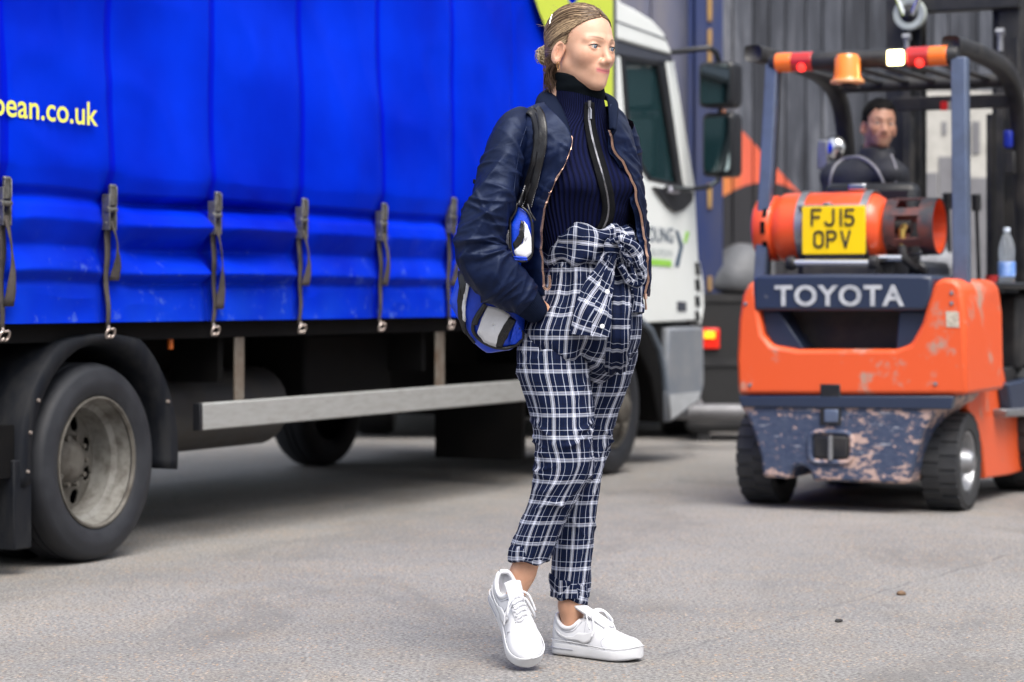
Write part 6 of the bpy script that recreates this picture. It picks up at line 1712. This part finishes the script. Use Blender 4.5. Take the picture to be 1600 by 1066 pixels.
def sleeve(keys, name, seed, n=120, rows=210):
    K = np.array([list(W(a, b_, d_))+[ra, rb] for a, b_, d_, ra, rb in keys])
    K = resample(K, rows, 7.0); P_, ra, rb = K[:, :3], K[:, 3], K[:, 4]
    Gt = tube_grid(P_, ra, rb, n, 2.05)
    nn = grid_normals(Gt, True); nn *= np.sign((nn*(Gt-Gt.mean(1, keepdims=True))).sum(-1, keepdims=True))
    L = np.linspace(0, np.linalg.norm(np.diff(P_, axis=0), axis=1).sum(), rows)
    t = np.linspace(0, 1, rows); thh = np.linspace(0, 2*np.pi, n, endpoint=False); c, s = np.cos(thh), np.sin(thh)
    env = np.interp(t, [0, .12, .3, .45, .58, .75, .95, 1], [.25, .35, .7, 1.15, 1.45, 1.3, 1.1, .6])
    def R_(f, tw, a, sd, pw):
        co = np.stack([L[:, None]*f+tw*c[None]+.5*np.sin(L[:, None]*9+2*s[None]), np.tile(c[None]*a, (rows, 1)), np.tile(s[None]*a, (rows, 1))], -1)
        return ridge(co, sd)**pw
    d = (R_(14, .9, .7, seed, 1.5)-.45)*.015+(R_(29, 1.3, .8, seed+2, 2)-.35)*.008+(R_(50, 1.8, 1.0, seed+4, 2)-.35)*.0028
    d = d*env[:, None]*.8+creases(t[:, None], thh[None], 44, seed+20, (.12, .97), (.0, .035), (.007, .018), (.004, .010), (.6, 1.4))*np.interp(t, [0, .2, .45, .6, .9, 1], [.3, .6, 1.1, 1.3, 1.0, .5])[:, None]
    d += creases(t[:, None], thh[None], 8, seed+40, (.1, .6), (.05, .12), (.014, .026), (.003, .006), (.5, 1.1))
    d = np.stack([smooth1(d[:, j], .6) for j in range(n)], 1)
    return grid_obj(name, Gt+nn*d[..., None], jack_m, jacket, True), Gt+nn*d[..., None]
slR, GSR = sleeve([(818, 188, -.10, .042, .036), (803, 200, -.13, .053, .048), (793, 228, -.155, .055, .050), (783, 265, -.175, .055, .050), (771, 312, -.20, .056, .052), (757, 355, -.215, .058, .059), (749, 386, -.22, .060, .061), (757, 410, -.225, .060, .061), (776, 432, -.22, .058, .059), (796, 449, -.205, .053, .055), (813, 462, -.195, .045, .048), (824, 471, -.19, .037, .040)], "sleeve", 3)
slL, GSL = sleeve([(968, 200, .06, .045, .04), (976, 225, .09, .052, .045), (980, 262, .11, .045, .036), (984, 310, .12, .045, .036), (987, 360, .11, .045, .036), (986, 400, .08, .045, .038), (983, 440, .03, .042, .036), (981, 462, .0, .036, .033)], "sleeve", 6)
def cuffrib(p0, p1, r0, r1, nm):
    K = np.linspace(0, 1, 14); P_ = np.array([p0*(1-t)+p1*t for t in K]); rr_ = np.interp(K, [0, .1, .5, .9, 1], [r0*.95, r0, (r0+r1)/2, r1, r1*.85])
    Gt = tube_grid(P_, rr_*.95, rr_*1.08, 64); A = np.transpose(Gt, (0, 1, 2))
    return grid_obj(nm, A, rib_m, jacket, True, caps=(False, True))
cuffrib(W(814, 463, -.195), W(842, 492, -.150), .041, .030, "rib_cuff")
cuffrib(W(981, 460, .0), W(976, 478, -.03), .036, .030, "rib_cuff")
# left sleeve pocket stub
mb = MB(); sp_ = drape([(740, 283)], GSR.reshape(-1, 3), .0)[0]; mb.box(tuple(sp_+np.array([-.002, .02, -.006])), tuple(sp_+np.array([.004, .03, .006]))); mb.build("zip_puller", tape_m, slR, bevel=.002)
# seam of the shoulder
grid_obj("seam", tube_grid(drape(resample(np.array([(845, 166), (832, 180), (822, 200), (812, 230), (806, 270), (803, 300)], float), 40, 1), np.concatenate([JK, GSR.reshape(-1, 3)]), .0005), .0016, .0016, 8), jack_m, jb, True)

# ---------------- bag on the shoulder
bag = empty("shoulder_bag", (WX0, WY0, 0), 0, "blue, black and white leather bag hanging under the woman's right arm", "bag")
bblk = mat("black_leather", (.008, .008, .010), .35, bump=.25, bscale=200); stitch = mat("white_stitch", (.55, .55, .60), .7)
bblue = mat("cobalt_leather", (.004, .055, .62), .38, var=.4, vscale=25, vc=(.003, .03, .45), bump=.25, bscale=150); bwhite = mat("white_bag_leather", (.66, .67, .71), .4, var=.2, vscale=20, bump=.2, bscale=150)
surf = np.concatenate([JK, GSR.reshape(-1, 3)])
for (path, w0) in (([(828, 173), (836, 180), (841, 198), (841, 226), (836, 254), (828, 282), (819, 306), (812, 322)], 13), ([(838, 171), (845, 180), (849, 200), (848, 230), (842, 258), (836, 284), (830, 306), (826, 324)], 13)):
    stp, Gq = ribbon_on(path, surf, [w0, w0, w0, w0-1, w0-2, w0-3], .010, "strap", bblk, bag, 44, 1.2, .005, True)
    for c_ in (0, 4):
        Ls = Gq[:, c_]*.82+Gq[:, 2]*.18+np.array([0, -.0035, 0]); mb = MB()
        for i in range(0, len(Ls)-1): mb.tube([Ls[i]*.85+Ls[i+1]*.15, Ls[i]*.3+Ls[i+1]*.7], .0008, 4)
        mb.build("stitching", stitch, stp, kind="stuff")
def bag_panel(poly, dep, bul, m, name, parent=bag, thick=.02, n=18, seed=1):
    """pillow shaped leather panel from an outline, depth dep, bulging by bul"""
    Po = resample(np.array(poly+[poly[0]], float), 73)[:-1]; c_ = Po.mean(0); rows = []
    for t in np.linspace(0, 1, n):
        r_ = math.sin(t*math.pi); 
        k_ = np.sin(t*np.pi)**.5 if True else 0
        zz_ = math.cos(t*math.pi)
        rows.append([W(*(c_+(p_-c_)*k_), dep-bul*zz_*(1 if zz_ > 0 else .6)) for p_ in Po])
    Gp = np.array(rows); Gp[1:-1] += (noise3(Gp[1:-1]*28, seed)[..., None]-.5)*.008
    return grid_obj(name, Gp, m, parent, True), Po
BD = -.11
main, _ = bag_panel([(790, 352), (806, 345), (824, 420), (822, 470), (819, 522), (801, 546), (763, 552), (736, 532), (716, 497), (702, 474), (712, 440), (724, 416), (748, 392)], BD, .055, bblue, "bag_body", n=24)
Sb = np.array([v.co[:] for v in main.data.vertices])
def patch(poly, m, name, off=.004, parent=main, k=0.6, solid=.003):
    """leather patch lying on the bag"""
    Po = resample(np.array(poly+[poly[0]], float), 65, 0)[:-1]; c_ = Po.mean(0)
    rows = [drape(c_+(Po-c_)*t, Sb, off, 9) for t in (1, .8, .6, .4, .2, .02)]
    return grid_obj(name, np.array(rows), m, parent, True, solid=solid)
patch([(716, 425), (727, 420), (729, 447), (722, 470), (722, 500), (730, 524), (724, 518), (717, 498), (715, 470), (719, 445)], bblk, "black_panel")
patch([(730, 440), (734, 446), (729, 465), (726, 482), (728, 503), (724, 500), (722, 480), (725, 458)], bwhite, "white_panel", .006)
patch([(762, 478), (782, 482), (797, 492), (796, 505), (783, 520), (776, 542), (758, 536), (746, 520), (752, 500)], bwhite, "white_panel", .006)
patch([(797, 494), (806, 500), (800, 512), (790, 530), (784, 542), (775, 541), (779, 524), (787, 508)], bblk, "black_panel", .007)
patch([(806, 500), (815, 515), (815, 528), (804, 538), (796, 538), (800, 520)], bblue, "blue_panel", .007)
patch([(790, 352), (798, 346), (797, 385), (791, 402), (784, 392)], bwhite, "white_panel", .006)
def piping(path, r_, surfp, off, name, m, parent, n=50):
    Pd = drape(resample(np.array(path, float), n, 1), surfp, off); return grid_obj(name, tube_grid(Pd, r_, r_, 8), m, parent, True, caps=(True, True))
piping([(758, 475), (748, 488), (740, 502), (738, 516), (744, 526), (756, 536), (772, 543), (790, 545), (806, 540), (816, 530), (817, 520), (810, 512)], .005, Sb, .006, "piping", bblk, main)
piping([(730, 432), (726, 455), (721, 480), (722, 503), (731, 523), (742, 536)], .0035, Sb, .006, "piping", bblk, main)
piping([(758, 476), (752, 486), (745, 498), (742, 508)], .007, Sb, .008, "zip", bblk, main, 20)
# gusset end between arm and body
gus, _ = bag_panel([(806, 326), (813, 322), (824, 328), (832, 345), (831, 380), (831, 402), (824, 410), (804, 408), (798, 396), (798, 350)], -.205, .018, bblue, "gusset", n=16, seed=4)
Sg = np.array([v.co[:] for v in gus.data.vertices]); Sb_keep = Sb; Sb = Sg
patch([(818, 345), (824, 352), (830, 372), (830, 396), (822, 404), (806, 400), (803, 392), (816, 384), (820, 366)], bwhite, "white_panel", .004, gus)
patch([(814, 344), (818, 347), (819, 368), (815, 380), (804, 390), (801, 382), (811, 366)], bblk, "black_panel", .005, gus)
patch([(802, 400), (823, 402), (824, 407), (804, 407)], bblue, "blue_panel", .006, gus)
for path in ([(808, 318), (806, 330), (797, 345), (792, 347)], [(824, 318), (828, 332), (836, 345)], [(797, 346), (797, 370), (798, 396), (806, 409), (824, 410), (832, 400), (832, 372), (832, 346), (824, 328), (812, 322)]):
    piping(path, .0034, Sg, .006, "piping", bblk, gus, 26)
Sb = Sb_keep

# ---------------- trainers
def shoe(M3, org, mirror, lift_name):
    sh = empty("trainer"); sh.parent = woman
    def T(p): p = np.array(p, float); p[..., 1] *= mirror; return p @ M3.T + org
    fl = mirror < 0
    xs = (1-np.cos(np.linspace(0, np.pi, 72)))/2; NX = 72; Lg = .272
    hwid = smooth1(np.interp(xs, [0, .12, .3, .5, .68, .78, 1], [.033, .0335, .034, .037, .0455, .0475, .047]), 2.0)
    hwid = hwid*np.where(xs < .13, np.clip(1-((.13-xs)/.13)**2.6, 0, 1)**(1/2.6), 1)*np.where(xs > .76, np.clip(1-((xs-.76)/.24)**2.2, 0, 1)**(1/2.2), 1)
    cen = .006*np.sin(xs*np.pi)*-1+.006*xs
    def sect(x, zlo, zhi, w, c, n=40, pw=2.6):
        t = np.linspace(0, 2*np.pi, n, endpoint=False); cc, ss = np.cos(t), np.sin(t)
        yy = np.sign(cc)*np.abs(cc)**(2/pw)*w; zz = np.sign(ss)*np.abs(ss)**(2/pw)
        return np.stack([np.full(n, x), c+yy, (zlo+zhi)/2+zz*(zhi-zlo)/2], -1)
    spring = np.where(xs > .78, (xs-.78)**2*.20, 0)
    sole_top = np.interp(xs, [0, .3, .7, 1], [.041, .040, .034, .031])+spring
    G = np.array([sect(x*Lg, s_, tp, w+.0035, c_, pw=5) for x, s_, tp, w, c_ in zip(xs, spring, sole_top, hwid*1.075-.0035, cen)])
    grid_obj("sole", T(G), white_rub, sh, True, flip=fl)
    # stitched welt and groove line
    for zf, nm, r_ in ((1.0, "welt", .0013), (.52, "sole_groove", .0012)):
        if nm == "welt":
            e = [np.stack([xs*Lg, cen+s_*(hwid+.0028), sole_top*zf+.0005], -1) for s_ in (1, -1)]
        else:
            e = [np.stack([xs[4:28]*Lg, (cen+s_*(hwid+.0035))[4:28], (spring+(sole_top-spring)*.5)[4:28]], -1) for s_ in (1, -1)]
        for l_ in e:
            grid_obj(nm, tube_grid(T(l_), r_, r_, 6), white_rub if nm == "welt" else mat("groove_grey", (.30, .31, .36), .7), sh, True)
    # upper
    htop = np.interp(xs, [0, .05, .16, .30, .36, .42, .50, .60, .70, .78, .88, .95, 1], [.103, .108, .098, .090, .104, .113, .104, .090, .076, .068, .062, .054, .040])
    htop = smooth1(htop, 1.2)+spring
    htop = np.where(xs > .82, sole_top+(htop-sole_top)*np.clip(1-((xs-.82)/.18)**2.4, 0, 1)**(1/2.4), htop)
    uw = hwid*np.interp(xs, [0, .3, .6, 1], [.95, .98, .99, .97])
    rowsU = []; rim = []
    for x, s_, tp, w, c_ in zip(xs, sole_top, htop, uw, cen):
        t = np.linspace(0, 1, 33); a = np.pi*t; pw = np.interp(x, [0, .3, .45, .7, 1], [3.2, 3.0, 2.5, 2.3, 2.2])
        cc, ss = np.cos(a), np.sin(a)
        yy = np.sign(cc)*np.abs(cc)**(2/pw)*w*(1-.22*np.clip((tp-.07)/.04, 0, 1)*ss); zz = np.abs(ss)**(2/pw)
        zc_ = s_-.006+(tp-s_+.006)*zz; yc_ = c_+yy
        o_ = (x-.045)/(.345-.045)
        kk = 10.5*max(0.0, math.sin(math.pi*min(1, max(0, o_))))**.38 if 0 < o_ < 1 else 0.0
        if kk > .6:
            j = np.arange(33)-16; yb = np.interp(16-kk, np.arange(33), yc_)-c_; zb_ = np.interp(16-kk, np.arange(33), zc_); ins = np.abs(j) < kk
            dd_ = np.clip(1-(np.abs(j)/kk)**2, 0, 1)
            yc_ = np.where(ins, c_-j/kk*np.abs(yb)*np.sign(-yb)*-1*.92*-1, yc_) if False else np.where(ins, c_+np.sign(yy)*np.abs(j)/kk*abs(yb)*.93, yc_)
            zc_ = np.where(ins, zb_-.010-.045*dd_, zc_); rim.append((x*Lg, abs(yb), zb_, c_))
        rowsU.append(np.stack([np.full(33, x*Lg), yc_, zc_], -1))
    G = np.array(rowsU)
    nn = grid_normals(G, False)
    UPR = T(G)
    # creases at the vamp, overlay step
    stepm = ((xs > .70)[:, None] & (np.abs(np.linspace(-1, 1, 33))[None] > .45)).astype(float)
    out = np.sign((nn*(G-np.stack([G[..., 0], 0*G[..., 0], 0*G[..., 0]+.04], -1))).sum(-1, keepdims=True)); nn = nn*out
    toe = np.exp(-((xs-.86)/.09)**2)[:, None]*np.clip(1.1-np.abs(np.linspace(-1, 1, 33))*2.2, 0, 1)[None]
    G2 = G+nn*(-.0016*(toe > .35)+.0012*(np.sin(xs*170)[:, None]*np.exp(-((xs-.66)/.05)**2)[:, None]))[..., None]
    up = grid_obj("upper", T(G2), white_leather, sh, False, solid=.002, flip=fl)
    # collar roll round the ankle opening
    rm = np.array(rim); ce = np.concatenate([np.stack([rm[:, 0], rm[:, 3]+rm[:, 1], rm[:, 2]], 1), np.stack([rm[::-1, 0], rm[::-1, 3]-rm[::-1, 1], rm[::-1, 2]], 1)])
    ce = resample(np.concatenate([ce, ce[:1]]), 80, 1.5); ce[-1] = ce[0]
    grid_obj("collar", tube_grid(T(ce), .0062, .0062, 12), white_leather, sh, True)
    # tongue
    tx = np.linspace(0, 1, 14); tw = np.linspace(-1, 1, 9)
    tg = np.array([[(.088+.085*t-.01*(1-t)**2, .023*w_*(1-.15*t), .133-.050*t-.006*w_*w_+.002) for w_ in tw] for t in tx])
    grid_obj("tongue", T(tg), white_leather, sh, False, solid=.007)
    # eyestay panels, laces, eyelets
    lace_x = np.linspace(.115, .175, 6)
    def topz(x): return np.interp(x/Lg, xs, htop)
    for i, x in enumerate(lace_x):
        wv_ = .020-.001*i
        pts = [(x+.003*math.sin(t*3.1), wv_*t, topz(x)+.004-.007*t*t) for t in np.linspace(-1, 1, 11)]
        grid_obj("lace", tube_grid(T(np.array(pts)), .0022, .0038, 8), white_lace, sh, True, caps=(True, True))
        if i < 5:
            pts = [(x+(lace_x[i+1]-x)*(t+1)/2, wv_*t, topz(x)+.007-.007*t*t) for t in np.linspace(-1, 1, 9)]
            grid_obj("lace", tube_grid(T(np.array(pts)), .0020, .0034, 8), white_lace, sh, True, caps=(True, True))
        for s_ in (-1, 1):
            mb = MB(); c_ = T(np.array([[x, s_*(wv_+.0045), topz(x)-.0055]]))[0]; mb.lathe([(0, -.0016), (.0016, -.001), (.0018, .0012)], 'y', tuple(c_), 8)
            if i in (0, 1, 5): mb.build("eyelet", dark_dot, sh)
    for pts in ([(.118, .0, .120), (.112, -.014, .127), (.122, -.031, .120), (.138, -.043, .092), (.145, -.046, .080)], [(.118, .0, .120), (.126, .018, .129), (.142, .032, .120), (.165, .040, .092), (.150, .036, .082), (.128, .012, .118)], [(.118, .0, .120), (.135, -.020, .118), (.155, -.040, .080), (.150, -.046, .060)], [(.118, .002, .120), (.14, .028, .122), (.158, .044, .085), (.165, .046, .066)]):
        Pn = resample(np.array(pts), 26, 1.5); grid_obj("lace_bow", tube_grid(T(Pn), .0017, .0026, 8), white_lace, sh, True, caps=(True, True))
    # side flash: curved swoosh laid on both flanks, heel tab, toe perforations
    def on_side(x, zfrac, s_, off):
        i = np.interp(x/Lg, xs, np.arange(NX)); i0 = int(min(NX-2, i)); row = G2[i0]*(1-(i-i0))+G2[i0+1]*(i-i0)
        half = row[:17] if s_ > 0 else row[::-1][:17]; kx_ = int(np.argmax(half[:, 2])); half = half[:kx_+1]; zz = half[:, 2]; z = zz[0]+(zz[-1]-zz[0])*zfrac
        return np.array([x, np.interp(z, zz, half[:, 1])+s_*off, z])
    for s_ in (1, -1):
        cl = resample(np.array([(.022, .66*.06, .0012), (.055, .50*.06, .0035), (.092, .34*.06, .0075), (.122, .26*.06, .0115), (.141, .40*.06, .0095), (.150, .62*.06, .0012)]), 30, 1.2)
        tn = np.gradient(cl[:, :2], axis=0); tn /= np.linalg.norm(tn, axis=1, keepdims=True); nr = np.stack([-tn[:, 1], tn[:, 0]], 1)
        rowsS = [[on_side(cl[i, 0]+nr[i, 0]*cl[i, 2]*k_, float(np.clip((cl[i, 1]+nr[i, 1]*cl[i, 2]*k_)/.06, .01, .98)), s_, .0030) for k_ in (-1, -.5, 0, .5, 1)] for i in range(30)]
        grid_obj("side_flash", T(np.array(rowsS)), white_rub, sh, False, solid=.0022)
    seam_g = mat("seam_shadow", (.42, .43, .48), .8)
    for s_ in (1, -1):
        for line in ([(.012, .55), (.035, .42), (.060, .25), (.078, .02)], [(.118, .80), (.120, .5), (.112, .25), (.105, .02)], [(.185, .62), (.178, .45), (.182, .25), (.195, .02)], [(.040, .90), (.060, .80), (.085, .78), (.105, .84)]):
            Pn = resample(np.array([on_side(x_, z_, s_, .0012) for x_, z_ in line]), 18, 1); grid_obj("seam", tube_grid(T(Pn), .0008, .0008, 6), seam_g, sh, True)
    mb = MB()
    for i in range(5):
        for j in range(-2, 3):
            x = .218+.010*i; ii = np.argmin(np.abs(xs*Lg-x)); c_ = T(np.array([[x, j*.0085, htop[ii]-.0006-.010*(j*.0085/.03)**2*1.2]]))[0]
            mb.lathe([(0, -.0007), (.0011, -.0006), (.0012, .0006)], 'y', tuple(c_), 6)
    mb.build("perforations", mat("perf_grey", (.34, .35, .40), .8), sh, kind="stuff")
    return sh
# left trainer, flat on the ground, toe towards the camera's right
def yawM(yaw, pitch=0.0, roll=0.0):
    M = orient(yaw, pitch, roll); return M      # columns: toe direction, her left, up
hl = W(868, 1006, .052)
ML = yawM(R(53)); shoe(ML, np.array([hl[0], hl[1]+.0, .001]), 1, "l")
# right trainer, heel lifted, rolling on the toe
MR = yawM(R(24), R(36), R(-8)); heelR = W(777, 934, -.055)
shoe(MR, heelR+np.array([0, 0, -.0]), -1, "r")
